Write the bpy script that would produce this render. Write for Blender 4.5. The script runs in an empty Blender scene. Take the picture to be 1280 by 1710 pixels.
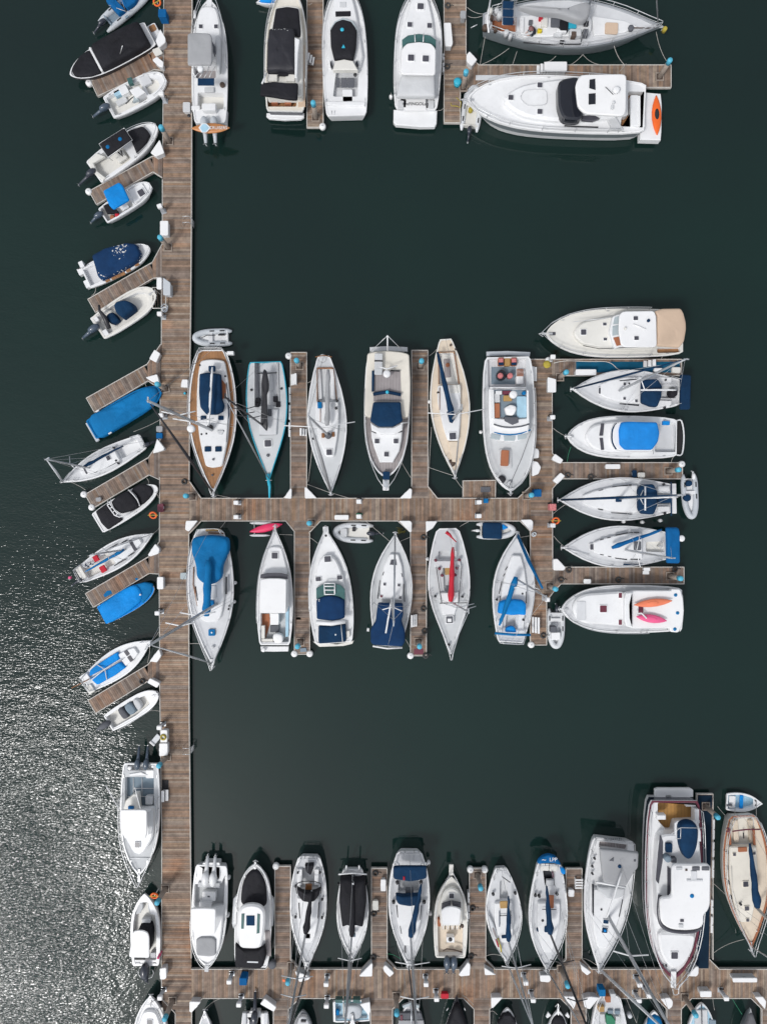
import bpy, math, random
from mathutils import noise as mnoise
from mathutils import Vector, Matrix
from mathutils.geometry import tessellate_polygon
R = math.radians
random.seed(7)
scn = bpy.context.scene
# ---------------------------------------------------------------- camera, sky, sun, exposure
CAMH = 66.0                     # the drone hangs 66 m above the water
cam = bpy.data.cameras.new('camera')
cam_o = bpy.data.objects.new('camera', cam)
scn.collection.objects.link(cam_o)
cam_o.location = (0, 0, CAMH)
cam_o.rotation_euler = (0, 0, 0)
cam.sensor_fit = 'VERTICAL'
cam.angle = 2 * math.atan(42.75 / CAMH)
cam.clip_start = 1
cam.clip_end = 3000
scn.camera = cam_o
SUN_AZ = math.atan2(-37, -31)   # direction towards the sun in plan
SUN_EL = R(54)
world = bpy.data.worlds.new('World')
scn.world = world
world.use_nodes = True
nt = world.node_tree
nt.nodes.clear()
sky = nt.nodes.new('ShaderNodeTexSky')
sky.sky_type = 'NISHITA'
sky.sun_disc = False
sky.sun_elevation = SUN_EL
sky.sun_rotation = math.pi / 2 - SUN_AZ
sky.air_density = 1.0
sky.dust_density = 2.0
sky.ozone_density = 1.0
hs = nt.nodes.new('ShaderNodeHueSaturation')
hs.inputs['Saturation'].default_value = 0.28
bg = nt.nodes.new('ShaderNodeBackground')
bg.inputs['Strength'].default_value = 0.15
wo = nt.nodes.new('ShaderNodeOutputWorld')
nt.links.new(sky.outputs[0], hs.inputs['Color'])
nt.links.new(hs.outputs[0], bg.inputs['Color'])
nt.links.new(bg.outputs[0], wo.inputs['Surface'])
sun = bpy.data.lights.new('sun', 'SUN')
sun.energy = 1.5
sun.angle = R(10)
sun.color = (1.0, 0.985, 0.965)
sun_o = bpy.data.objects.new('sun', sun)
scn.collection.objects.link(sun_o)
sd = Vector((math.cos(SUN_AZ) * math.cos(SUN_EL), math.sin(SUN_AZ) * math.cos(SUN_EL), math.sin(SUN_EL)))
sun_o.rotation_euler = sd.to_track_quat('Z', 'Y').to_euler()
scn.view_settings.view_transform = 'Standard'
scn.view_settings.look = 'None'
scn.view_settings.gamma = 1
scn.view_settings.exposure = 0.15
scn.view_settings.use_curve_mapping = False
scn.render.engine = 'CYCLES'

# ---------------------------------------------------------------- materials
MATS = {}
def _nt(name):
    m = bpy.data.materials.new(name)
    m.use_nodes = True
    return m, m.node_tree, m.node_tree.nodes['Principled BSDF']
def _n(t, typ, **kw):
    n = t.nodes.new(typ)
    for k, v in kw.items():
        if k in n.inputs.keys(): n.inputs[k].default_value = v
        else: setattr(n, k, v)
    return n
def c4(c, k=1.0): return (min(1, c[0] * k), min(1, c[1] * k), min(1, c[2] * k), 1)
def mat(key, col, rough=.5, var=.12, scale=1.2, bump=0.0, bscale=6.0, metal=0.0, dirt=0.0, speck=0.0, spec=.5, stripe=0.0, coat=0.0):
    """procedural surface: colour drift, dirt blotches, specks, wrinkles, seams"""
    m, t, b = _nt(key)
    L = t.links.new
    tc = _n(t, 'ShaderNodeTexCoord')
    n1 = _n(t, 'ShaderNodeTexNoise', Scale=scale, Detail=4.0)
    L(tc.outputs['Object'], n1.inputs['Vector'])
    r1 = _n(t, 'ShaderNodeMapRange'); r1.inputs[1].default_value = .3; r1.inputs[2].default_value = .7
    L(n1.outputs['Fac'], r1.inputs[0])
    mx = _n(t, 'ShaderNodeMix', data_type='RGBA')
    mx.inputs[6].default_value = c4(col, 1 - var); mx.inputs[7].default_value = c4(col, 1 + var * .6)
    L(r1.outputs[0], mx.inputs[0])
    out = mx.outputs[2]
    if dirt:
        n2 = _n(t, 'ShaderNodeTexNoise', Scale=3.1, Detail=7.0, Roughness=.7)
        L(tc.outputs['Object'], n2.inputs['Vector'])
        r2 = _n(t, 'ShaderNodeMapRange'); r2.inputs[1].default_value = .54; r2.inputs[2].default_value = .78; r2.inputs[4].default_value = dirt
        L(n2.outputs['Fac'], r2.inputs[0])
        m2 = _n(t, 'ShaderNodeMix', data_type='RGBA'); m2.inputs[7].default_value = (.2, .17, .13, 1)
        L(r2.outputs[0], m2.inputs[0]); L(out, m2.inputs[6]); out = m2.outputs[2]
    if speck:
        n3 = _n(t, 'ShaderNodeTexNoise', Scale=6.5, Detail=1.5)
        n4 = _n(t, 'ShaderNodeTexNoise', Scale=.55, Detail=0.0)
        L(tc.outputs['Object'], n3.inputs['Vector']); L(tc.outputs['Object'], n4.inputs['Vector'])
        mu = _n(t, 'ShaderNodeMath', operation='MULTIPLY'); L(n3.outputs['Fac'], mu.inputs[0]); L(n4.outputs['Fac'], mu.inputs[1])
        r3 = _n(t, 'ShaderNodeMapRange'); r3.inputs[1].default_value = .46 - speck; r3.inputs[2].default_value = .475 - speck
        L(mu.outputs[0], r3.inputs[0])
        m3 = _n(t, 'ShaderNodeMix', data_type='RGBA'); m3.inputs[7].default_value = (.6, .6, .58, 1)
        L(r3.outputs[0], m3.inputs[0]); L(out, m3.inputs[6]); out = m3.outputs[2]
    if stripe:
        sp = _n(t, 'ShaderNodeSeparateXYZ'); L(tc.outputs['Object'], sp.inputs[0])
        mm = _n(t, 'ShaderNodeMath', operation='PINGPONG'); mm.inputs[1].default_value = stripe
        L(sp.outputs['Y'], mm.inputs[0])
        r4 = _n(t, 'ShaderNodeMapRange'); r4.inputs[1].default_value = 0; r4.inputs[2].default_value = stripe * .3; r4.inputs[3].default_value = .45; r4.inputs[4].default_value = 0
        L(mm.outputs[0], r4.inputs[0])
        m4 = _n(t, 'ShaderNodeMix', data_type='RGBA'); m4.inputs[7].default_value = c4(col, .3)
        L(r4.outputs[0], m4.inputs[0]); L(out, m4.inputs[6]); out = m4.outputs[2]
    L(out, b.inputs['Base Color'])
    b.inputs['Roughness'].default_value = rough
    b.inputs['Metallic'].default_value = metal
    b.inputs['Specular IOR Level'].default_value = spec
    if coat: b.inputs['Coat Weight'].default_value = coat
    if bump:
        nb = _n(t, 'ShaderNodeTexNoise', Scale=bscale, Detail=3.0, Distortion=.6)
        L(tc.outputs['Object'], nb.inputs['Vector'])
        bp = _n(t, 'ShaderNodeBump', Strength=1.0, Distance=bump)
        L(nb.outputs['Fac'], bp.inputs['Height']); L(bp.outputs[0], b.inputs['Normal'])
    MATS[key] = m
    return m
WH = mat('white_gelcoat', (.76, .765, .77), .35, .06, .8, .01, 1.5, dirt=.16)
W2 = mat('white_fibreglass_top', (.79, .79, .79), .45, .04, .5, .012, 1.1, dirt=.09)
OW = mat('off_white_gelcoat', (.7, .685, .64), .45, .05, .7, .01, 2, dirt=.08)
CR = mat('cream_deck_paint', (.68, .58, .46), .6, .09, 1.1, .01, 3, dirt=.3)
CT = mat('cream_roof_paint', (.72, .68, .6), .6, .06, 1.1, .01, 3, dirt=.12)
NS = mat('grey_nonskid_deck', (.56, .575, .585), .8, .06, 1.5, .004, 30, dirt=.1)
NW = mat('pale_nonskid_deck', (.61, .62, .635), .8, .07, 1.5, .004, 30, dirt=.08)
LG = mat('light_grey_fabric', (.55, .56, .57), .85, .06, 1.0, .03, 2.2)
GC = mat('grey_canvas', (.33, .335, .345), .9, .07, 1.0, .035, 1.8)
DG = mat('dark_grey_cushion', (.1, .105, .12), .8, .1, 1.5, .02, 5)
BK = mat('black_canvas', (.011, .011, .015), .75, .3, .8, .08, 1.8, spec=.3)
BS = mat('stained_black_canvas', (.014, .014, .02), .6, .2, 1.0, .05, 1.6, speck=.07)
NV = mat('navy_canvas', (.003, .03, .08), .85, .3, .7, .09, 1.8, spec=.25)
NVS = mat('stained_navy_canvas', (.004, .032, .1), .85, .2, 1.2, .05, 1.8, speck=.045, spec=.25)
BL = mat('blue_canvas', (.001, .105, .3), .85, .15, 1.2, .05, 1.8, spec=.25)
CY = mat('bright_blue_tarpaulin', (.001, .235, .66), .7, .2, .7, .09, 1.7, spec=.25)
TB = mat('teal_blue_tarpaulin', (.001, .15, .38), .8, .2, .6, .08, 1.5, spec=.25)
TQ = mat('turquoise_paint', (.03, .42, .58), .5, .1)
TN = mat('tan_canvas', (.56, .42, .31), .9, .05, .8, .03, 2)
TK = mat('oiled_teak_deck', (.33, .16, .065), .6, .2, 2.0, .003, 20, stripe=.12, dirt=.2)
TG = mat('weathered_grey_teak', (.33, .3, .3), .8, .12, 2.0, .003, 20, stripe=.12, dirt=.2)
VW = mat('varnished_wood', (.26, .11, .04), .35, .2, 3.0, .002, 20)
GL = mat('dark_tinted_glass', (.015, .017, .024), .12, .1)
HG = mat('grey_hatch_acrylic', (.07, .07, .085), .25, .15)
TGL = mat('green_tinted_windscreen', (.05, .13, .125), .1, .2, 2.5)
PG = mat('pale_windscreen_glass', (.4, .46, .48), .15, .1)
AL = mat('brushed_aluminium', (.5, .52, .54), .35, .08, metal=.6)
SS = mat('stainless_steel_rail', (.6, .61, .62), .3, .05, metal=.5)
BM = mat('black_carbon', (.02, .02, .024), .4, .1)
RB = mat('black_rubber', (.018, .018, .02), .8, .1)
EG = mat('dark_engine_cowling', (.03, .035, .05), .3, .15, coat=.4)
EB = mat('blue_grey_engine_cowling', (.06, .085, .12), .3, .12, coat=.4)
GT = mat('grey_inflatable_tube', (.5, .53, .56), .55, .06, 1.5, .02, 3, dirt=.15)
WT = mat('white_inflatable_tube', (.62, .64, .66), .55, .06, 1.5, .02, 3, dirt=.2)
RD = mat('red_canvas', (.5, .012, .03), .8, .12, 2, .03, 3)
MR = mat('maroon_paint', (.13, .02, .04), .5, .15)
OR = mat('orange_plastic', (.8, .13, .015), .45, .1)
CO = mat('coral_plastic', (.75, .2, .1), .45, .1)
PK = mat('pink_plastic', (.72, .1, .24), .45, .1)
YL = mat('yellow_fabric', (.45, .36, .05), .8, .15)
GN = mat('green_plastic', (.02, .2, .1), .6, .15)
BRN = mat('brown_cushion', (.36, .13, .06), .8, .12)
GLD = mat('golden_varnish', (.4, .24, .08), .5, .15)
SB = mat('slate_blue_mat', (.2, .26, .31), .9, .08)
LB = mat('pale_blue_paint', (.36, .56, .68), .6, .12, 2, dirt=.1)
NM = mat('navy_carpet', (.006, .02, .04), .95, .15, spec=.2)
BLM = mat('blue_carpet', (.006, .09, .17), .95, .2, 1.0, spec=.2)
CYH = mat('turquoise_hull_paint', (.02, .36, .5), .35, .08)
GRH = mat('grey_hull_paint', (.2, .225, .24), .35, .1, .8, dirt=.2)
NVH = mat('navy_hull_paint', (.01, .015, .035), .25, .1)
BRD = mat('bamboo_board', (.5, .21, .07), .4, .15, 3)
ROPE = mat('pale_rope', (.42, .4, .37), .9, .15, 5)
ROPED = mat('dark_rope', (.06, .06, .06), .9, .15, 5)
PIL = mat('weathered_pile', (.3, .25, .21), .8, .2, 2, .02, 8, dirt=.5)
PLC = mat('pile_cap_turquoise', (.08, .42, .58), .6, .15, 3)
CON = mat('grey_concrete_float', (.2, .19, .18), .9, .15, 1, .02, 8)
EDG = mat('pale_fender_strip', (.56, .53, .49), .7, .15, 2, dirt=.3)
IRN = mat('rusty_iron', (.09, .06, .045), .7, .2, 5)
FLW = mat('pink_flowers', (.6, .2, .2), .8, .4, 12)

def wood(key, tint):
    m, t, b = _nt(key)
    L = t.links.new
    g = _n(t, 'ShaderNodeNewGeometry')
    cr = _n(t, 'ShaderNodeValToRGB')
    e = cr.color_ramp.elements
    cols = [(.17, .125, .10), (.235, .18, .15), (.29, .20, .15), (.20, .165, .15), (.33, .27, .225), (.25, .17, .12), (.15, .115, .10), (.30, .25, .22)]
    while len(e) < len(cols): e.new(.5)
    for i, c in enumerate(cols):
        e[i].position = i / (len(cols) - 1); e[i].color = (c[0] * tint[0], c[1] * tint[1], c[2] * tint[2], 1)
    L(g.outputs['Random Per Island'], cr.inputs[0])
    tc = _n(t, 'ShaderNodeTexCoord')
    geo = g.outputs['Position']
    n1 = _n(t, 'ShaderNodeTexNoise', Scale=.22, Detail=2.0); L(geo, n1.inputs['Vector'])
    r1 = _n(t, 'ShaderNodeMapRange'); r1.inputs[1].default_value = .56; r1.inputs[2].default_value = .72; r1.inputs[4].default_value = .6
    L(n1.outputs['Fac'], r1.inputs[0])
    m1 = _n(t, 'ShaderNodeMix', data_type='RGBA', blend_type='MULTIPLY'); m1.inputs[7].default_value = (1.25, .9, .68, 1)
    L(r1.outputs[0], m1.inputs[0]); L(cr.outputs[0], m1.inputs[6])
    n2 = _n(t, 'ShaderNodeTexNoise', Scale=1.6, Detail=6.0, Roughness=.7); L(geo, n2.inputs['Vector'])
    r2 = _n(t, 'ShaderNodeMapRange'); r2.inputs[1].default_value = .3; r2.inputs[2].default_value = .7; r2.inputs[3].default_value = .62; r2.inputs[4].default_value = 1.28
    L(n2.outputs['Fac'], r2.inputs[0])
    m2 = _n(t, 'ShaderNodeMix', data_type='RGBA', blend_type='MULTIPLY'); m2.inputs[0].default_value = 1
    L(m1.outputs[2], m2.inputs[6]); L(r2.outputs[0], m2.inputs[7])
    L(m2.outputs[2], b.inputs['Base Color'])
    b.inputs['Roughness'].default_value = .75
    b.inputs['Specular IOR Level'].default_value = .3
    return m
WD = wood('weathered_dock_boards', (1.08, 1.04, .96))
WDG = wood('silvered_finger_boards', (.95, .94, .91))

def water_mat():
    m, t, b = _nt('harbour_water')
    L = t.links.new
    g = _n(t, 'ShaderNodeNewGeometry')
    sp = _n(t, 'ShaderNodeSeparateXYZ'); L(g.outputs['Position'], sp.inputs[0])
    # open water west of the long walkway feels the wind, the basins lie sheltered
    rx = _n(t, 'ShaderNodeMapRange', interpolation_type='SMOOTHSTEP'); rx.inputs[1].default_value = -17.5; rx.inputs[2].default_value = -26.0
    L(sp.outputs['X'], rx.inputs[0])
    ry = _n(t, 'ShaderNodeMapRange', interpolation_type='SMOOTHSTEP'); ry.inputs[1].default_value = 10.0; ry.inputs[2].default_value = -34.0; ry.inputs[3].default_value = .16
    L(sp.outputs['Y'], ry.inputs[0])
    gust = _n(t, 'ShaderNodeTexNoise', Scale=.09, Detail=2.0); L(g.outputs['Position'], gust.inputs['Vector'])
    gr = _n(t, 'ShaderNodeMapRange'); gr.inputs[1].default_value = .3; gr.inputs[2].default_value = .7; gr.inputs[3].default_value = .65; gr.inputs[4].default_value = 1.1
    L(gust.outputs['Fac'], gr.inputs[0])
    a = _n(t, 'ShaderNodeMath', operation='MULTIPLY'); L(rx.outputs[0], a.inputs[0]); L(ry.outputs[0], a.inputs[1])
    a2 = _n(t, 'ShaderNodeMath', operation='MULTIPLY'); L(a.outputs[0], a2.inputs[0]); L(gr.outputs[0], a2.inputs[1])
    a3 = _n(t, 'ShaderNodeMath', operation='MULTIPLY_ADD'); L(a2.outputs[0], a3.inputs[0]); a3.inputs[1].default_value = 1.0; cp = _n(t, 'ShaderNodeMapRange'); cp.inputs[1].default_value = .5; cp.inputs[2].default_value = .75; cp.inputs[3].default_value = .015; cp.inputs[4].default_value = .08; L(gust.outputs['Fac'], cp.inputs[0]); L(cp.outputs[0], a3.inputs[2])
    mp = _n(t, 'ShaderNodeMapping'); mp.inputs['Rotation'].default_value = (0, 0, R(18)); mp.inputs['Scale'].default_value = (1.0, 2.1, 1)
    L(g.outputs['Position'], mp.inputs[0])
    w1 = _n(t, 'ShaderNodeTexNoise', Scale=3.3, Detail=2.0, Roughness=.45, Distortion=.5); L(mp.outputs[0], w1.inputs['Vector'])
    w2 = _n(t, 'ShaderNodeTexNoise', Scale=.55, Detail=2.0); L(mp.outputs[0], w2.inputs['Vector'])
    ad = _n(t, 'ShaderNodeMath', operation='MULTIPLY_ADD'); L(w2.outputs['Fac'], ad.inputs[0]); ad.inputs[1].default_value = 1.6; L(w1.outputs['Fac'], ad.inputs[2])
    hh = _n(t, 'ShaderNodeMath', operation='MULTIPLY'); L(ad.outputs[0], hh.inputs[0]); L(a3.outputs[0], hh.inputs[1])
    bp = _n(t, 'ShaderNodeBump', Strength=1.0, Distance=.072); L(hh.outputs[0], bp.inputs['Height'])
    L(bp.outputs[0], b.inputs['Normal'])
    n = _n(t, 'ShaderNodeTexNoise', Scale=.035, Detail=3.0); L(g.outputs['Position'], n.inputs['Vector'])
    mx = _n(t, 'ShaderNodeMix', data_type='RGBA'); L(n.outputs['Fac'], mx.inputs[0])
    mx.inputs[6].default_value = (.0055, .0115, .012, 1); mx.inputs[7].default_value = (.0075, .027, .0215, 1)
    L(mx.outputs[2], b.inputs['Base Color'])
    b.inputs['Roughness'].default_value = .05
    b.inputs['IOR'].default_value = 1.4
    return m
WATER = water_mat()

# ---------------------------------------------------------------- plan coordinates
# The site plan was taken off an aerial survey at 20 px per metre; W() gives the place of a plan point that stands z metres high.
FR = {'P': (0, 0, 1), 'A1': (100, 0, 4.267), 'A2': (100, 180, 5.333), 'A3': (100, 380, 5.333), 'A4': (60, 570, 4.571), 'A5': (100, 780, 5.333),
      'A6': (100, 1020, 4.267), 'A7': (150, 1220, 6.58), 'A8': (150, 1470, 6.737), 'A9': (100, 0, 5.818), 'B1': (400, 0, 5.333), 'B2': (620, 0, 4.923),
      'B3': (740, 0, 3.2), 'B4': (300, 530, 5.515), 'B5': (480, 550, 5.818), 'B6': (690, 550, 5.333), 'B7': (870, 490, 4.0), 'B8': (870, 680, 4.0),
      'BX': (300, 0, 7.125), 'BY': (780, 0, 3.657),
      'C1': (870, 860, 4.0), 'C2': (290, 820, 5.518), 'C3': (490, 820, 5.565), 'C4': (690, 820, 5.12), 'C5': (300, 1400, 4.923), 'C6': (530, 1390, 4.923),
      'C7': (770, 1390, 4.129), 'C8': (1040, 1290, 4.071), 'D1': (200, 1600, 4.571), 'D2': (460, 1600, 4.571), 'D3': (720, 1600, 4.571), 'D4': (980, 1600, 4.267)}
CUR = ['P']
def fr(k): CUR[0] = k
def W(p, z=0.0):
    x0, y0, s = FR[CUR[0]]
    k = (CAMH - z) / CAMH
    return Vector(((x0 + p[0] / s - 640) / 20 * k, (855 - y0 - p[1] / s) / 20 * k, z))
def px2m(d): return d / FR[CUR[0]][2] / 20

# ---------------------------------------------------------------- geometry helpers
def area(xy):
    return sum(xy[i][0] * xy[(i + 1) % len(xy)][1] - xy[(i + 1) % len(xy)][0] * xy[i][1] for i in range(len(xy))) / 2
def ccw(xy):
    xy = [(p[0], p[1]) for p in xy]
    return xy if area(xy) > 0 else xy[::-1]
def offset(xy, d):
    if abs(d) < 1e-6: return list(xy)
    n = len(xy); out = []
    for i in range(n):
        a, b, c = Vector(xy[i - 1]), Vector(xy[i]), Vector(xy[(i + 1) % n])
        e1, e2 = (b - a), (c - b)
        if e1.length < 1e-6 or e2.length < 1e-6: out.append(tuple(b)); continue
        e1.normalize(); e2.normalize()
        n1, n2 = Vector((-e1.y, e1.x)), Vector((-e2.y, e2.x))
        m = n1 + n2
        if m.length < .2: m = n1.copy()
        m.normalize()
        k = max(.45, m.dot(n1))
        out.append((b.x + m.x * d / k, b.y + m.y * d / k))
    return out
def smooth(pts, k=4, closed=True):
    n = len(pts); out = []
    P = [Vector(p) for p in pts]
    rng = range(n) if closed else range(n - 1)
    for i in rng:
        if closed: p0, p1, p2, p3 = P[i - 1], P[i], P[(i + 1) % n], P[(i + 2) % n]
        else: p0, p1, p2, p3 = P[max(i - 1, 0)], P[i], P[i + 1], P[min(i + 2, n - 1)]
        for j in range(k):
            t = j / k
            out.append(tuple(.5 * ((2 * p1) + (-p0 + p2) * t + (2 * p0 - 5 * p1 + 4 * p2 - p3) * t * t + (-p0 + 3 * p1 - 3 * p2 + p3) * t ** 3)))
    if not closed: out.append(tuple(P[-1]))
    return out
def roundc(xy, r, k=3):
    """cut the corners of a polygon with small arcs"""
    n = len(xy); out = []
    for i in range(n):
        a, b, c = Vector(xy[i - 1]), Vector(xy[i]), Vector(xy[(i + 1) % n])
        d1 = min(r, (a - b).length * .45); d2 = min(r, (c - b).length * .45)
        if (a - b).length < 1e-5 or (c - b).length < 1e-5: continue
        p = b + (a - b).normalized() * d1; q = b + (c - b).normalized() * d2
        for j in range(k + 1):
            t = j / k
            out.append(tuple((1 - t) ** 2 * p + 2 * t * (1 - t) * b + t * t * q))
    return out
class G:
    def __init__(s): s.v = []; s.f = []; s.m = []
    def put(s, V, F, mi=0):
        o = len(s.v); s.v += [tuple(p) for p in V]; s.f += [tuple(i + o for i in f) for f in F]; s.m += [mi] * len(F)
        return s
    def rings(s, rs, top=True, bot=True, mi=0):
        o = len(s.v); n = len(rs[0]); F = []
        for r in rs: s.v += [tuple(p) for p in r]
        for k in range(len(rs) - 1):
            for i in range(n):
                j = (i + 1) % n
                F.append((o + k * n + i, o + k * n + j, o + (k + 1) * n + j, o + (k + 1) * n + i))
        if top: F.append(tuple(o + (len(rs) - 1) * n + i for i in range(n)))
        if bot: F.append(tuple(o + i for i in reversed(range(n))))
        s.f += F; s.m += [mi] * len(F)
        return s
    def prism(s, xy, z0, z1, bev=0, flare=0, mi=0, tilt=None):
        xy = ccw(xy)
        rs = [[(x, y, z0) for x, y in offset(xy, -flare)]]
        if bev:
            rs.append([(x, y, z1 - bev) for x, y in xy]); rs.append([(x, y, z1) for x, y in offset(xy, bev)])
        else: rs.append([(x, y, z1) for x, y in xy])
        return s.rings(rs, mi=mi)
    def dome(s, xy, z0, z1, wr=.03, mi=0, flat=.75):
        xy = ccw(xy)
        # densify the edge
        d = []
        for i in range(len(xy)):
            a, b = Vector(xy[i]), Vector(xy[(i + 1) % len(xy)])
            m = max(1, int((b - a).length / .45))
            for j in range(m): d.append(tuple(a.lerp(b, j / m)))
        cx = sum(p[0] for p in d) / len(d); cy = sum(p[1] for p in d) / len(d)
        rs = []
        for k, h in ((1.0, 0), (.99, .5), (.96, .78), (.88, .9), (.72, .96), (.5, .99), (.25, 1)):
            rs.append([(cx + (x - cx) * k, cy + (y - cy) * k, z0 + (z1 - z0) * h + (wr * 1.6 * mnoise.noise((x * .9 + k, y * .9, z1)) if k < .97 else 0)) for x, y in d])
        return s.rings(rs, mi=mi, bot=False)
    def tube(s, pts, r, n=6, mi=0):
        P = [Vector(p) for p in pts]; rs = []
        rr = r if isinstance(r, (list, tuple)) else [r] * len(P)
        up = Vector((0, 0, 1))
        for i, p in enumerate(P):
            d = (P[min(i + 1, len(P) - 1)] - P[max(i - 1, 0)])
            if d.length < 1e-7: d = Vector((1, 0, 0))
            d.normalize()
            a = d.cross(up)
            if a.length < .05: a = d.cross(Vector((1, 0, 0)))
            a.normalize(); b = a.cross(d)
            rs.append([p + (a * math.cos(2 * math.pi * k / n) + b * math.sin(2 * math.pi * k / n)) * rr[i] for k in range(n)])
        return s.rings(rs, mi=mi)
    def lathe(s, c, prof, n=14, mi=0, ex=1.0, ey=1.0, ang=0):
        rs = []
        for r, z in prof:
            ring = []
            for k in range(n):
                t = 2 * math.pi * k / n; x, y = r * ex * math.cos(t), r * ey * math.sin(t)
                ring.append((c[0] + x * math.cos(ang) - y * math.sin(ang), c[1] + x * math.sin(ang) + y * math.cos(ang), (c[2] if len(c) > 2 else 0) + z))
            rs.append(ring)
        return s.rings(rs, mi=mi)
    def box(s, x0, x1, y0, y1, z0, z1, bev=.0, mi=0):
        return s.prism([(x0, y0), (x1, y0), (x1, y1), (x0, y1)], z0, z1, bev, mi=mi)
    def torus(s, c, R_, r, n=16, m=6, mi=0, tiltx=0):
        rs = []; o = len(s.v)
        for i in range(n):
            a = 2 * math.pi * i / n
            for j in range(m):
                b = 2 * math.pi * j / m
                x, y, z = (R_ + r * math.cos(b)) * math.cos(a), (R_ + r * math.cos(b)) * math.sin(a), r * math.sin(b)
                if tiltx: y, z = y * math.cos(tiltx) - z * math.sin(tiltx), y * math.sin(tiltx) + z * math.cos(tiltx)
                s.v.append((c[0] + x, c[1] + y, c[2] + z))
        for i in range(n):
            for j in range(m):
                s.f.append((o + i * m + j, o + ((i + 1) % n) * m + j, o + ((i + 1) % n) * m + (j + 1) % m, o + i * m + (j + 1) % m)); s.m.append(mi)
        return s
SOFT = set(['white_gelcoat'])
def mesh(name, g, mats, sm=False):
    me = bpy.data.meshes.new(name)
    me.from_pydata(g.v, [], g.f)
    for m in (mats if isinstance(mats, (list, tuple)) else [mats]): me.materials.append(m)
    if any(g.m): me.polygons.foreach_set('material_index', g.m)
    if sm: me.polygons.foreach_set('use_smooth', [True] * len(me.polygons))
    me.update()
    return me
COL = scn.collection
def obj(name, me, par=None, label=None, kind=None):
    o = bpy.data.objects.new(name, me); COL.objects.link(o)
    if par: o.parent = par
    if label: o['label'] = label
    if kind: o['kind'] = kind
    return o
def tagt(o, label, cat, group=None):
    o['label'] = label; o['category'] = cat
    if group: o['group'] = group
    return o
class Thing:
    """an Empty at the thing's base; parts are given in world metres and stored in the thing's own frame"""
    def __init__(s, name, label, cat, org, ang=0.0, group=None):
        s.e = bpy.data.objects.new(name, None); COL.objects.link(s.e)
        s.e.empty_display_size = .3
        s.e.location = org; s.e.rotation_euler = (0, 0, ang)
        tagt(s.e, label, cat, group)
        s.org = Vector(org); s.ang = ang
        s.mw = Matrix.Translation(s.org) @ Matrix.Rotation(ang, 4, 'Z'); s.mi = s.mw.inverted()
    def loc(s, w): return s.mi @ Vector(w)
    def add(s, name, g, m, par=None, sm=False, label=None, kind=None, local=False):
        if not local: g.v = [tuple(s.mi @ Vector(p)) for p in g.v]
        return obj(name, mesh(name, g, m, sm), par or s.e, label, kind)
    # plan-coordinate parts ------------------------------------------------
    def P(s, name, pts, z0, z1, m, bev=.04, sm=False, par=None, lab=None, flare=0, rc=0):
        xy = [tuple(W(p, z1)[:2]) for p in pts]
        if sm: xy = smooth(xy, 3)
        if rc: xy = roundc(ccw(xy), rc)
        return s.add(name, G().prism(xy, z0, z1, bev, flare), m, par, False, lab)
    def C(s, name, pts, z0, z1, m, sm=False, par=None, lab=None, wr=.03, rc=.15):
        xy = [tuple(W(p, (z0 + z1) / 2)[:2]) for p in pts]
        if sm: xy = smooth(xy, 3)
        elif rc: xy = roundc(ccw(xy), rc)
        return s.add(name, G().dome(xy, z0, z1, wr), m, par, True, lab)
    def R(s, name, c, L, Wd, z0, z1, m, bev=.03, par=None, lab=None, a=0):
        """box centred on a plan point, L along the axis, Wd across (plan units)"""
        w = s.loc(W(c, z1)); l, d = px2m(L) / 2, px2m(Wd) / 2
        k = (CAMH - z1) / CAMH; l *= k; d *= k
        ca, sa = math.cos(a), math.sin(a)
        q = [(w.x + x * ca - y * sa, w.y + x * sa + y * ca) for x, y in ((-l, -d), (l, -d), (l, d), (-l, d))]
        return s.add(name, G().prism(roundc(q, min(l, d) * .25, 2), z0, z1, bev), m, par, False, lab, local=True)
    def D(s, name, c, r, z0, z1, m, par=None, lab=None, n=14):
        w = s.loc(W(c, z1)); r = px2m(r)
        return s.add(name, G().lathe((w.x, w.y, 0), [(r, z0), (r, z1 - r * .25), (r * .8, z1 - r * .06), (r * .35, z1)], n), m, par, True, lab, local=True)
    def T(s, name, pts, r, m, par=None, lab=None, n=6):
        return s.add(name, G().tube([W(p[:2], p[2]) for p in pts], r, n), m, par, True, lab)
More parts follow.
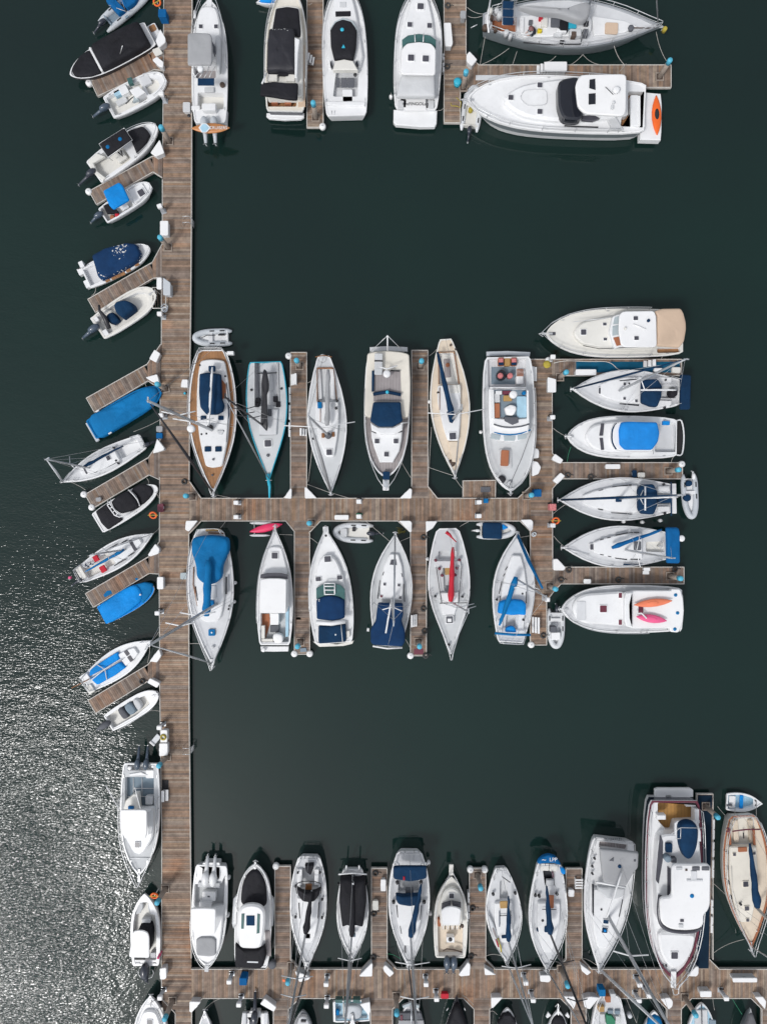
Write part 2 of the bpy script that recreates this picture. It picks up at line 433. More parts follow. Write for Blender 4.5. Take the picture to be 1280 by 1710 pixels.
    # boats --------------------------------------------------------------
PROF = {
 'sail': [(0, .60), (.06, .68), (.15, .79), (.3, .93), (.45, 1.0), (.58, .96), (.7, .82), (.82, .57), (.91, .31), (.97, .11), (1, .02)],
 'classic': [(0, .30), (.04, .4), (.12, .58), (.25, .82), (.42, 1.0), (.55, .99), (.68, .84), (.8, .6), (.9, .33), (.97, .12), (1, .03)],
 'race': [(0, .8), (.1, .9), (.25, .99), (.38, 1.0), (.52, .92), (.66, .72), (.8, .45), (.9, .24), (.97, .1), (1, .04)],
 'round_stern': [(0, .1), (.02, .36), (.06, .58), (.14, .78), (.28, .95), (.42, 1.0), (.56, .95), (.7, .77), (.82, .52), (.92, .26), (.98, .08), (1, .02)],
 'motor': [(0, .88), (.12, .95), (.3, 1), (.5, 1.0), (.64, .94), (.76, .8), (.86, .58), (.93, .36), (.98, .15), (1, .03)],
 'bluff': [(0, .86), (.12, .95), (.35, 1), (.58, .99), (.72, .91), (.83, .76), (.91, .55), (.96, .35), (.99, .16), (1, .05)],
 'skiff': [(0, .88), (.2, .98), (.45, 1), (.65, .95), (.78, .83), (.88, .65), (.95, .43), (.985, .25), (1, .1)],
 'blunt': [(0, .84), (.2, .96), (.5, 1), (.72, .95), (.84, .82), (.92, .64), (.97, .45), (1, .28)],
 'ketch': [(0, .5), (.03, .62), (.1, .76), (.22, .92), (.38, 1.0), (.52, .98), (.65, .85), (.78, .6), (.88, .36), (.95, .16), (1, .03)],
 'vee': [(0, .84), (.15, .95), (.32, 1), (.5, .96), (.64, .84), (.76, .64), (.87, .38), (.95, .15), (1, .02)],
}
def pf(name, u):
    t = PROF[name] if isinstance(name, str) else name
    for i in range(len(t) - 1):
        if u <= t[i + 1][0] + 1e-9:
            p0, p1, p2, p3 = t[max(i - 1, 0)][1], t[i][1], t[i + 1][1], t[min(i + 2, len(t) - 1)][1]
            k = (u - t[i][0]) / (t[i + 1][0] - t[i][0])
            return max(0.0, .5 * ((2 * p1) + (-p0 + p2) * k + (2 * p0 - 5 * p1 + 4 * p2 - p3) * k * k + (-p0 + 3 * p1 - 3 * p2 + p3) * k ** 3))
    return t[-1][1]
US = [0, .03, .07, .12, .18, .25, .32, .4, .48, .56, .64, .71, .77, .82, .865, .905, .94, .965, .985, 1.0]
class Boat(Thing):
    def __init__(s, name, label, cat, frame, stern, bow, beam, prof='sail', f=1.0, group=None,
                 hm=WH, dm=NW, gm=WH, wells=(), gun=.11, cut=.1, bul=.12, band=None, round_t=.12):
        fr(frame)
        a, b = W(stern, f), W(bow, f)
        ang = math.atan2(b.y - a.y, b.x - a.x)
        Thing.__init__(s, name, label, cat, (a.x, a.y, 0), ang, group)
        s.Ln = (b.xy - a.xy).length; s.B = px2m(beam) * (CAMH - f) / CAMH; s.f = f; s.prof = prof
        Ln, B = s.Ln, s.B
        def hw(u): return B / 2 * pf(prof, u)
        s.hw = hw
        def ring(kw, pull, z, cutk=1.0, dx=0):
            P = []
            for sg in (-1, 1):
                us = US if sg < 0 else US[::-1]
                for u in us:
                    x = u * Ln - pull * Ln * (u ** 5) + dx * (1 - u)
                    w = hw(u) * kw
                    if u == 0: x += round_t * B * .0
                    P.append((x, sg * max(w, .012), z(u) if callable(z) else z))
            # bowed transom: slide stern points
            n = len(P)
            for i in (0, n - 1): P[i] = (P[i][0] + round_t * .5, P[i][1] * .93, P[i][2])
            return P
        g = G()
        sheer = lambda u: f + bul * (.4 + .6 * u * u)
        rsn = [ring(.55, cut * 1.6, -.45, dx=.35), ring(.84, cut, .0, dx=.25), ring(.86, cut * .9, .1, dx=.22), ring(.93, cut * .55, f * .45, dx=.12), ring(1.0, .012, f - .14, dx=.02), ring(1.012, 0, f - .1), ring(1.012, 0, f - .04), ring(1.0, .0, sheer)]
        n = len(rsn[0]); o = 0
        g.rings(rsn, top=False, bot=True)
        for i in range(len(g.f) - 1):
            if i // n < 2: g.m[i] = 2
        if band:   # coloured band below the rub rail
            for i in range(len(g.f)):
                k = i // n
                if k in (3,): g.m[i] = 1
        s.hull = s.add('hull', g, [hm, band or hm, BM], sm=False, local=True)
        # gunwale cap and inner bulwark
        outer = [(p[0], p[1]) for p in rsn[-1]]
        inn = []
        for i, p in enumerate(outer):
            k = i if i < n // 2 else n - 1 - i
            u = US[k]
            w = max(hw(u) - gun, .01); x = p[0] + (gun if u == 0 else 0) - (gun * 1.6 if u > .99 else gun * .7 if u > .95 else 0)
            inn.append((x, (1 if p[1] > 0 else -1) * w))
        for i in (0, n - 1): inn[i] = (outer[i][0] + gun, inn[i][1] * .93)
        g = G(); V = []; F = []
        for i in range(n): V.append((outer[i][0], outer[i][1], rsn[-1][i][2]))
        for i in range(n): V.append((inn[i][0], inn[i][1], rsn[-1][i][2] + .005))
        for i in range(n): V.append((inn[i][0], inn[i][1], f))
        for k in range(2):
            for i in range(n):
                j = (i + 1) % n; F.append((k * n + i, k * n + j, (k + 1) * n + j, (k + 1) * n + i))
        s.gun = s.add('gunwale', g.put(V, F), gm, local=True)
        # deck with openings for the cockpits
        holes = []
        for w in wells:
            if w[0] == 'S':
                pts = [(u * Ln, v * B / 2) for u, v in w[1]] + [(u * Ln, -v * B / 2) for u, v in reversed(w[1])]
            else: pts = [tuple(s.loc(W(p, f))[:2]) for p in w[1]]
            holes.append((roundc(ccw(pts), .12, 2), w[2], w[3]))
        loops = [[Vector((x, y, f)) for x, y in inn]] + [[Vector((x, y, f)) for x, y in reversed(h[0])] for h in holes]
        tri = tessellate_polygon(loops)
        flat = [p for l in loops for p in l]
        F = []
        for t in tri:
            a_, b_, c_ = (flat[i] for i in t)
            F.append(tuple(t) if (b_ - a_).cross(c_ - a_).z > 0 else tuple(reversed(t)))
        g = G().put(flat, F)
        s.deck = s.add('deck', g, dm, local=True)
        for xy, d, fm in holes:
            g = G(); m = len(xy)
            rr = [[(x, y, f) for x, y in xy], [(x, y, f - d) for x, y in offset(xy, .03)]]
            rr = [r[::-1] for r in rr]
            g.rings(rr, top=False, bot=False)
            s.add('cockpit_side', g, WH, par=s.deck, local=True)
            g = G().put([(x, y, f - d) for x, y in offset(xy, .03)], [tuple(range(m))])
            s.add('cockpit_floor', g, fm, par=s.deck, local=True)
    def S(s, name, uv, z0, z1, m, bev=.04, flare=0, sm=False, par=None, rc=.1, lab=None):
        pts = [(u * s.Ln, v * s.B / 2) for u, v in uv] + [(u * s.Ln, -v * s.B / 2) for u, v in reversed(uv)]
        if sm: pts = smooth(pts, 3)
        elif rc: pts = roundc(ccw(pts), rc, 2)
        return s.add(name, G().prism(pts, z0, z1, bev, flare), m, par, False, lab, local=True)
    def SC(s, name, uv, z0, z1, m, par=None, wr=.03, sm=False):
        pts = [(u * s.Ln, v * s.B / 2) for u, v in uv] + [(u * s.Ln, -v * s.B / 2) for u, v in reversed(uv)]
        pts = smooth(pts, 3) if sm else roundc(ccw(pts), .2, 2)
        return s.add(name, G().dome(pts, z0, z1, wr), m, par, True, local=True)
    def U(s, name, u, v, l, w, z0, z1, m, bev=.03, par=None, a=0):
        cx, cy = u * s.Ln, v * s.B / 2; ca, sa = math.cos(a), math.sin(a)
        q = [(cx + x * ca - y * sa, cy + x * sa + y * ca) for x, y in ((-l / 2, -w / 2), (l / 2, -w / 2), (l / 2, w / 2), (-l / 2, w / 2))]
        return s.add(name, G().prism(roundc(q, min(l, w) * .2, 2), z0, z1, bev), m, par, local=True)
    def rail(s, u0=.3, u1=1.0, h=.6, ins=.1, r=.022, over=.0, m=SS, st=None, two=True, post=1.7, stern=False):
        """guard rail following the deck edge, round the bow"""
        g = G()
        N = 14; side = []
        for i in range(N + 1):
            u = u0 + (u1 - u0) * i / N
            side.append((u * s.Ln + over * u ** 8, max(s.hw(u) - ins, .05 if u > .98 else .08) ))
        path = [(x, -y) for x, y in side] + [(x, y) for x, y in reversed(side)]
        for k, hh in enumerate((h, h * .5) if two else (h,)):
            g.tube([(x, y, s.f + hh) for x, y in path], r if k == 0 else r * .6, 5)
        d = 0; last = None
        for x, y in path:
            if last is not None: d += math.hypot(x - last[0], y - last[1])
            if last is None or d > post:
                g.tube([(x, y, s.f), (x, y, s.f + h)], r * .9, 5); d = 0
            last = (x, y)
        for x, y in (path[0], path[-1]): g.tube([(x, y, s.f), (x, y, s.f + h)], r, 5)
        return s.add('guard_rail', g, m, sm=True, local=True)
    def pushpit(s, h=.65, u1=.1, r=.025):
        g = G(); w = s.hw(0) - .08
        pts = [(u1 * s.Ln, -s.hw(u1) + .08), (.05, -w), (.02, -w * .5), (.02, w * .5), (.05, w), (u1 * s.Ln, s.hw(u1) - .08)]
        for hh in (h, h * .5): g.tube([(x, y, s.f + hh) for x, y in pts], r, 5)
        for x, y in pts: g.tube([(x, y, s.f), (x, y, s.f + h)], r, 5)
        return s.add('stern_rail', g, SS, sm=True, local=True)
    def hatch(s, c, L, Wd, m=HG, z=None, a=0, frame=WH):
        """framed deck hatch at a plan point"""
        z = s.f + .35 if z is None else z
        h = s.R('hatch', c, L * 1.22, Wd * 1.22, z - .12, z + .02, frame, .02, a=a)
        s.R('hatch_lens', c, L * .98, Wd * .98, z, z + .035, m, .01, par=h, a=a)
        return h
    def mast(s, base, h, top=None, bow=True, back=True, m=AL, r=.1, spr=(.45, .72), sprw=1.0, fm=GC, fr_=.05, shr=True, bowu=.985, zb=None, sprm=None):
        zb = s.f + .3 if zb is None else zb
        b = s.loc(W(base, zb))
        t = s.loc(W(top, h)) if top else Vector((b.x, b.y, h))
        b0 = Vector((b.x, b.y, zb - .3))
        s.mb, s.mt = b0, t
        r *= .8; mo = s.add('mast', G().tube([b0, b0.lerp(t, .5), t], [r, r * .95, r * .7], 8), m, sm=True, local=True)
        for k in spr:
            c = b0.lerp(t, k); w = s.B * .5 * sprw * (.78 if k < .6 else .6)
            s.add('spreader', G().tube([c + Vector((-.25, -w, .06)), c, c + Vector((-.25, w, .06))], r * .42, 5), sprm or m, par=mo, sm=True, local=True)
        s.add('masthead_gear', G().tube([t, t + Vector((.0, 0, .35))], .02, 5).box(t.x - .25, t.x + .1, t.y - .04, t.y + .04, t.z - .05, t.z + .05), m, par=mo, local=True)
        if bow: s.add('furled_headsail', G().tube([(bowu * s.Ln, 0, s.f + .25), Vector((bowu * s.Ln, 0, s.f)).lerp(t, .5), t * .97 + Vector((bowu * s.Ln, 0, s.f)) * .03], [fr_, fr_ * 1.25, fr_ * .45], 6), fm, sm=True, local=True)
        g = G()
        if back: g.tube([(.1, 0, s.f + .1), t], .014, 4)
        if shr:
            u = b.x / s.Ln
            for sg in (-1, 1):
                e = (b.x - .25, sg * (s.hw(max(0, u - .03)) - .12), s.f)
                g.tube([e, t.lerp(b0, .08)], .014, 4)
                for k in spr[:1]:
                    g.tube([(b.x - .5, e[1] * .95, s.f), b0.lerp(t, k)], .012, 4)
        if g.v: s.add('rigging_wire', g, SS, local=True)
        return mo
    def boom(s, a, b, z, m, r=.16, r2=.07, bm=AL, cover=True):
        """boom with the sail furled under its cover; a at the mast"""
        p, q = s.loc(W(a, z)), s.loc(W(b, z))
        bo = s.add('boom', G().tube([p, q], .07, 6), bm, sm=True, local=True)
        if cover:
            g = G(); N = 9; pts = []; rr = []
            for i in range(N):
                t = i / (N - 1); c = p.lerp(q, t); c.z += .1 + .05 * math.sin(i * 2.3); c += Vector((random.uniform(-.02, .02), random.uniform(-.02, .02), 0))
                pts.append(c); rr.append((r + (r2 - r) * t) * (1 + .12 * math.sin(i * 1.9)))
            rr[0] *= .6; rr[-1] *= .6
            s.add('sail_cover', g.tube(pts, rr, 8), m, par=bo, sm=True, local=True)
        return bo
    def outboard(s, u=-.02, v=0, m=EG, tilt=True, sc=1.0, z=None, L=1.35, prop=SS):
        x, y = u * s.Ln, v * s.B / 2; z = s.f - .05 if z is None else z
        k = sc
        g = G()
        g.lathe((x - .12 * k, y, z), [(.18 * k, .0), (.3 * k, .1 * k), (.33 * k, .3 * k), (.28 * k, .48 * k), (.12 * k, .58 * k)], 12, ex=1.5, ey=.78)
        c = s.add('outboard_motor', g, m, sm=True, local=True)
        g = G()
        if tilt: g.tube([(x - .3 * k, y, z + .15), (x - .75 * k, y, z + .05), (x - L * k, y, z - .12)], [.2 * k, .13 * k, .1 * k], 6)
        else: g.tube([(x - .25 * k, y, z), (x - .32 * k, y, -.5)], [.1 * k, .07 * k], 6)
        s.add('motor_leg', g, m, par=c, sm=True, local=True)
        if tilt:
            g = G(); e = Vector((x - (L + .07) * k, y, z - .14))
            g.lathe(e - Vector((0, 0, .05)), [(.05, 0), (.06, .05), (.03, .1)], 6)
            for q in range(3):
                a = q * 2.094 + .5
                g.put([e + Vector((.02, math.cos(a - .4) * .07, math.sin(a - .4) * .07)), e + Vector((-.05, math.cos(a - .3) * .19 * k, math.sin(a - .3) * .19 * k)), e + Vector((-.02, math.cos(a + .3) * .19 * k, math.sin(a + .3) * .19 * k)), e + Vector((.04, math.cos(a + .4) * .07, math.sin(a + .4) * .07))], [(0, 1, 2, 3), (3, 2, 1, 0)])
            s.add('propeller', g, prop, par=c, local=True)
        return c
    def winch(s, pts, z=None, m=BM, r=.09):
        for p in pts:
            w = s.loc(W(p, s.f + .45)); zz = s.f + .2 if z is None else z
            s.add('winch', G().lathe((w.x, w.y, zz), [(r * 1.2, 0), (r * .8, .06), (r * .8, .16), (r, .2), (r * .4, .22)], 10), m, sm=True, local=True)
    def wheel(s, c, r=.45, m=BM):
        w = s.loc(W(c, s.f + .7)); g = G(); z = s.f + .55
        rs = [(w.x + .05 * math.sin(t), w.y + r * math.cos(t), z + r * math.sin(t)) for t in [2 * math.pi * i / 16 for i in range(17)]]
        g.tube(rs, .025, 5)
        for i in range(0, 16, 4): g.tube([(w.x, w.y, z), rs[i]], .015, 4)
        g.tube([(w.x, w.y, s.f - .4), (w.x, w.y, z)], .08, 6)
        return s.add('steering_wheel', g, m, sm=True, local=True)
    def anchor(s, ex=.35):
        g = G(); x = s.Ln
        g.box(x - .5, x + ex * .6, -.09, .09, s.f + .02, s.f + .12, .02)
        g.tube([(x - .3, 0, s.f + .16), (x + ex, 0, s.f + .05)], .03, 5)
        g.tube([(x + ex * .4, -.2, s.f - .12), (x + ex, 0, s.f + .02), (x + ex * .4, .2, s.f - .12)], .04, 5)
        return s.add('bow_anchor', g, SS, local=True)
    def cleats(s):
        g = G()
        for u in (.12, .55, .88):
            for sg in (-1, 1):
                y = sg * (s.hw(u) - .16); x = u * s.Ln
                g.box(x - .12, x + .12, y - .02, y + .02, s.f + .05, s.f + .09); g.box(x - .04, x + .04, y - .03, y + .03, s.f, s.f + .05)
        return s.add('deck_cleats', g, SS, local=True, kind='stuff')
# ---------------------------------------------------------------- water
g = G(); g.put([(-400, -400, 0), (400, -400, 0), (400, 400, 0), (-400, 400, 0)], [(0, 1, 2, 3)])
water = obj('water', mesh('water', g, WATER), kind='structure')
water['label'] = 'dark green harbour water, rippled by wind beyond the long walkway'

# ---------------------------------------------------------------- floating docks
DZ = .55
def clip(poly, n, lo, hi):
    for nn, d in ((n, lo), (-n, -hi)):
        out = []
        for i in range(len(poly)):
            a, b = poly[i], poly[(i + 1) % len(poly)]
            da, db = a.dot(nn) - d, b.dot(nn) - d
            if da >= 0: out.append(a)
            if (da >= 0) != (db >= 0): out.append(a.lerp(b, da / (da - db)))
        poly = out
        if len(poly) < 3: return []
    return poly
def planks(g, poly, n, z, pitch=.165, gap=.012):
    poly = [Vector(p[:2]) for p in poly]; n = Vector(n).normalized()
    lo = min(p.dot(n) for p in poly); hi = max(p.dot(n) for p in poly)
    k = math.floor(lo / pitch)
    while k * pitch < hi:
        c = clip(poly, n, k * pitch + gap / 2, (k + 1) * pitch - gap / 2)
        if len(c) >= 3 and abs(area(c)) > .01:
            zz = z + random.uniform(-.006, .004)
            c = [c[i] for i in range(len(c)) if (c[i] - c[i - 1]).length > 1e-4]
            if len(c) >= 3: g.prism([tuple(p) for p in c], zz - .04, zz)
        k += 1
def dock(name, label, segs, edges, mat_=WD, z=DZ, cat='dock', group='floating docks', org=None):
    """segs: (polygon in plan points, plank step direction); edges: polylines carrying the pale rubbing strip"""
    fr('P')
    first = segs[0][0]
    o = W(first[0]); t = Thing(name, label, cat, (o.x, o.y, 0), 0, group)
    g = G()
    for poly, n in segs: planks(g, [W(p, z) for p in poly], n, z)
    t.add('deck_planks', g, mat_, kind='stuff')
    g = G()
    for poly, n in segs: g.prism(offset(ccw([tuple(W(p, z)[:2]) for p in poly]), .02), z - .3, z - .06)
    t.add('deck_frame', g, CON)
    g = G()
    for poly, n in segs: g.prism(offset(ccw([tuple(W(p, z)[:2]) for p in poly]), .12), -.4, z - .32)
    t.add('float', g, CON)
    for e in edges:
        g = G()
        for a, b in zip(e, e[1:]):
            p, q = W(a, z), W(b, z)
            if (q - p).length < .05: continue
            d = (q - p).normalized(); s_ = Vector((-d.y, d.x, 0)) * .033
            p = p - d * .02; q = q + d * .02
            g.prism([tuple((p + s_)[:2]), tuple((q + s_)[:2]), tuple((q - s_)[:2]), tuple((p - s_)[:2])], z - .22, z + .035, .01)
        t.add('edge_strip', g, EDG)
    return t
X, Y = (1, 0), (0, 1)
LE = [(-40, 274), (400, 271.6), (600, 269.7), (800, 266.8), (1000, 266), (1200, 267), (1400, 270.5), (1600, 270), (1686, 270.5)]
RE = [(-40, 321), (400, 319.5), (600, 317.5), (800, 316), (1000, 315), (1200, 316), (1400, 318), (1600, 319.5), (1686, 320)]
segs = []
for i in range(len(LE) - 1):
    segs.append(([(LE[i][1], LE[i][0]), (RE[i][1], RE[i][0]), (RE[i + 1][1], RE[i + 1][0]), (LE[i + 1][1], LE[i + 1][0])], Y))
segs.append(([(293, 1686), (320, 1686), (320, 1760), (293, 1760)], Y))
lp = lambda a, b: [(x, y) for y, x in LE if a <= y <= b]
rp = lambda a, b: [(x, y) for y, x in RE if a <= y <= b]
dock('long_walkway', 'long weathered timber walkway that every other pier branches from', segs,
     [[(274, -40), (272, 262)], [(271.5, 300), (271.4, 408)], [(270, 470), (269.8, 575)], [(268, 650), (267.5, 735)], [(266.8, 797), (266.5, 905)], [(266, 960), (267, 1085)], [(267, 1140), (270.5, 1400), (270, 1668), (293, 1692), (293, 1760)],
      [(321, -40), (319.5, 400), (317.5, 600), (316, 802)], [(315.2, 892), (315, 1000), (316, 1200), (318, 1400), (319.5, 1600)], [(320, 1690), (320, 1760)]])
# cross pier in the middle with its corner gussets
dock('cross_pier', 'timber cross pier joining the long walkway to the tee-headed pier',
     [([(316, 832), (885, 832), (885, 869.5), (316, 869.5)], X), ([(316, 803), (316, 832), (336, 832)], X), ([(316, 892), (336, 869.5), (316, 869.5)], X),
      ([(714, 832), (730, 832), (714, 812)], X), ([(864, 832), (885, 832), (885, 812)], X), ([(512, 832), (526, 832), (512, 820)], X), ([(485, 832), (473, 832), (485, 820)], X), ([(687, 832), (672, 832), (687, 818)], X),
      ([(491, 869.5), (477, 869.5), (491, 887)], X), ([(516, 869.5), (535, 869.5), (516, 890)], X), ([(685, 869.5), (664, 869.5), (685, 889)], X), ([(711, 869.5), (726, 869.5), (711, 887)], X), ([(885, 869.5), (868, 869.5), (885, 887)], X)],
     [[(316, 803), (336, 832), (473, 832), (485, 820)], [(512, 820), (526, 832), (672, 832), (687, 818)], [(714, 812), (730, 832), (864, 832), (885, 812)],
      [(315, 892), (336, 870), (477, 870), (491, 887)], [(516, 890), (535, 870), (664, 870), (685, 889)], [(711, 887), (726, 870), (868, 870), (885, 887)]])
dock('tee_head_pier', 'timber pier crossing the end of the middle cross pier between the two boat rows',
     [([(884.5, 600), (921, 600), (922, 990), (885, 990)], Y), ([(885, 990), (922, 990), (912, 1004), (912, 1077), (885, 1077)], Y),
      ([(921, 640), (921, 627), (937, 627)], Y), ([(921.5, 757), (921.5, 772.5), (937, 772.5)], Y), ([(921.7, 799.5), (921.7, 816), (936, 799.5)], Y), ([(922, 932), (922, 947), (937, 947)], Y), ([(922, 975), (922, 990), (936, 975)], Y)],
     [[(884.5, 600), (884.5, 812)], [(885, 887), (885, 1077), (912, 1077), (912, 1004), (922, 990), (936, 975)], [(884.5, 600), (921, 600)], [(937, 627), (921, 640), (921.5, 757), (937, 772.5)], [(936, 799.5), (921.7, 816), (922, 932), (937, 947)]])
dock('shore_side_pier', 'wide timber pier along the bottom of the marina with moored boats on both sides',
     [([(319.6, 1618.5), (1300, 1618.5), (1300, 1667), (320, 1667)], X)] +
     [([(x, 1618.5), (x + s_ * 16, 1618.5), (x, 1602)], X) for x, s_ in ((459.5, -1), (484.5, 1), (620, -1), (646, 1), (783.5, -1), (810, 1), (944.5, -1), (971, 1), (1183.5, 1), (1158, -1))] +
     [([(x, 1667), (x + s_ * 18, 1667), (x, 1685)], X) for x, s_ in ((320, 1), (456.5, -1), (481.8, 1), (655, 1), (791, -1), (817, 1), (953, -1), (977.7, 1), (1112.5, -1), (1136.5, 1), (1271, -1))],
     [[(319.6, 1618.5), (443, 1618.5), (459.5, 1602)], [(484.5, 1602), (500, 1618.5), (604, 1618.5), (620, 1602)], [(646, 1602), (662, 1618.5), (767, 1618.5), (783.5, 1602)], [(810, 1602), (826, 1618.5), (928, 1618.5), (944.5, 1602)],
      [(971, 1602), (987, 1618.5), (1142, 1618.5), (1158, 1602)], [(1183.5, 1602), (1200, 1618.5), (1300, 1618.5)],
      [(320, 1685), (338, 1667), (438, 1667), (456.5, 1685)], [(481.8, 1685), (500, 1667), (560, 1667)], [(655, 1685), (673, 1667), (773, 1667), (791, 1685)], [(817, 1685), (835, 1667), (935, 1667), (953, 1685)], [(977.7, 1685), (996, 1667), (1094, 1667), (1112.5, 1685)], [(1136.5, 1685), (1154, 1667), (1253, 1667), (1271, 1685)]])
def finger(label, x0, y0, x1, y1, n, edges, m=WDG, nm='finger_pier', poly=None):
    return dock(nm, label, [(poly or [(x0, y0), (x1, y0), (x1, y1), (x0, y1)], n)], edges, m, group='finger piers between the berths')
VF = lambda x0, y0, x1, y1: [[(x0, y1), (x0, y0), (x1, y0), (x1, y1)]]      # free end at y0
finger('finger pier between the turquoise-edged racing yacht and the slim white yacht', 485, 588.5, 512, 832, Y, VF(485, 588.5, 512, 820))
finger('finger pier between the cream-roofed trawler and the peach-decked yacht', 687, 585, 714, 832, Y, VF(687, 585, 714, 812))
finger('finger pier under the blue fenders between two white motor cruisers south of the cross pier', 491, 869.5, 517, 1092.5, Y, VF(491.5, 1092.5, 517, 887), poly=[(491, 869.5), (516, 869.5), (517.5, 1092.5), (491, 1092.5)])
finger('finger pier between the navy-tented yacht and the grey yacht with the red boom', 685, 869.5, 711.5, 1095, Y, VF(685, 1095, 711.5, 887))
finger('finger pier laid with a long blue carpet', 921, 600, 1137, 627, X, [[(921, 600), (1137, 600), (1137, 627), (937, 627)]])
finger('finger pier between the blue-topped round cruiser and the yacht carrying a grey tender', 921.5, 772.5, 1138.5, 799.5, X, [[(937, 772.5), (1138.5, 772.5), (1138.5, 799.5), (936, 799.5)]])
finger('finger pier between the blue-sheeted yacht and the cruiser with two kayaks', 922, 947, 1141, 975, X, [[(937, 947), (1141, 947), (1141, 975), (936, 975)]])
finger('short grey finger pier between the black-decked cruiser and the yacht with the black spray hood', 459, 1446.5, 485, 1618.5, Y, VF(459, 1446.5, 485, 1602))
finger('short grey finger pier between the black-covered sloop and the navy-hooded yacht', 620, 1450, 646, 1618.5, Y, VF(620, 1450, 646, 1602))
finger('short grey finger pier between the cream sport fisher and the small yacht with a kayak', 783.3, 1450.5, 810.5, 1618.5, Y, VF(783.3, 1450.5, 810.5, 1602))
finger('short grey finger pier between the blue-sterned yacht and the grey-topped yacht', 944.4, 1450.5, 971, 1618.5, Y, VF(944.4, 1450.5, 971, 1602))
cf = finger('finger pier covered in navy carpet beside the large motor yacht', 1162, 1326, 1189.5, 1618.5, Y, VF(1162.5, 1326, 1189.5, 1602), m=WDG, poly=[(1162.5, 1326), (1189.8, 1326), (1184, 1618.5), (1158, 1618.5)])
for lab, x0, x1 in (('stub of grey finger pier beside the small white bow and the twin-hulled boat', 456.5, 481.8), ('stub of wide grey finger pier beside the pale blue dinghy', 618.5, 655), ('stub of grey finger pier beside the all-black boat', 791, 817),
                    ('stub of grey finger pier under the black headsail tip', 953, 977.7), ('stub of grey finger pier beside the navy-covered boat', 1112.5, 1136.5), ('stub of grey finger pier beside the charcoal-covered boat', 1271, 1300)):
    finger(lab, x0, 1667, x1, 1760, Y, [[(x0, 1685), (x0, 1760)], [(x1, 1685), (x1, 1760)]])
finger('finger pier between the black-covered cream yacht and the white express cruiser', 512.5, -40, 539.5, 212.5, Y, [[(512.5, -40), (512.5, 212.5), (539.5, 212.5), (539.5, -40)]], m=WD)
dock('branch_pier', 'reddish timber pier beside the white cruiser with the lettered transom', [([(741, -40), (777.5, -40), (777.5, 146), (768, 150), (768, 205), (741, 205)], Y)], [[(741, -40), (741, 205), (768, 205), (768, 150)], [(777.5, -40), (777.5, 90), (800, 109)]], WD)
dock('branch_pier', 'reddish timber pier between the grey ketch and the largest white yacht', [([(777.5, 108.5), (1119.5, 108.5), (1119.5, 146), (777.5, 146)], X), ([(777.5, 90), (777.5, 108.5), (800, 108.5)], X)], [[(800, 108.5), (1119.5, 108.5), (1119.5, 146), (860, 146)]], WD)
def angled(label, e, i_, w, gus, n=(.9, .43), lab=None):
    e, i_ = Vector(e), Vector(i_); d = (i_ - e).normalized(); s_ = Vector((-d.y, d.x)) * w / 2
    q = [tuple(e - s_), tuple(i_ - s_), tuple(i_ + s_), tuple(e + s_)]
    dd = (d.x, -d.y)
    return dock('angled_finger_pier', label, [(q, dd), (gus, X)], [[gus[1], gus[0], q[0], q[3], gus[3], gus[2]]] , WDG, group='angled finger piers along the long walkway')
angled('angled finger pier between the black-covered speedboat and the open white console boat', (157.4, 148), (254.7, 102), 28, [(251, 88), (272, 78), (272, 118), (258, 116)])
angled('angled finger pier between the black-canopied boat and the blue-canopied boat', (155.3, 330.4), (255.6, 273.8), 25.5, [(254.5, 261), (271.5, 260), (271, 296.5), (256, 287)])
angled('angled finger pier between the navy-covered whaler and the cream console boat', (153.4, 510.7), (255.6, 451.3), 25.5, [(254.6, 438), (271.3, 407), (271, 463), (256, 464.5)])
angled('angled finger pier beside the big blue tarpaulin boat', (151.2, 676.5), (247, 621.8), 27, [(246, 608), (268.5, 575), (268, 650), (247.5, 636)])
angled('angled finger pier between the white sailboat and the black-covered speedboat', (149.1, 837.2), (249, 778.5), 26.5, [(248, 764), (268, 735), (266.5, 801), (249, 793)])
angled('angled finger pier between the sailboat with red cushions and the blue-covered hull', (149.7, 1002.6), (249, 943.6), 26.5, [(248.5, 929.5), (266, 905), (266, 958.5), (249, 957.5)])
angled('angled finger pier between the blue-panelled sailboat and the small white outboard boat', (153.7, 1180.3), (247, 1124), 25, [(247, 1110), (267, 1086), (267, 1140), (247, 1137.5)])
dock('wooden_raft', 'small square wooden raft against the cross pier', [([(772.5, 803), (827, 802), (826.5, 831), (772.5, 831)], X)], [[(772.5, 831), (772.5, 803), (827, 802), (826.5, 831)]], WD, z=.4, cat='raft', group='')
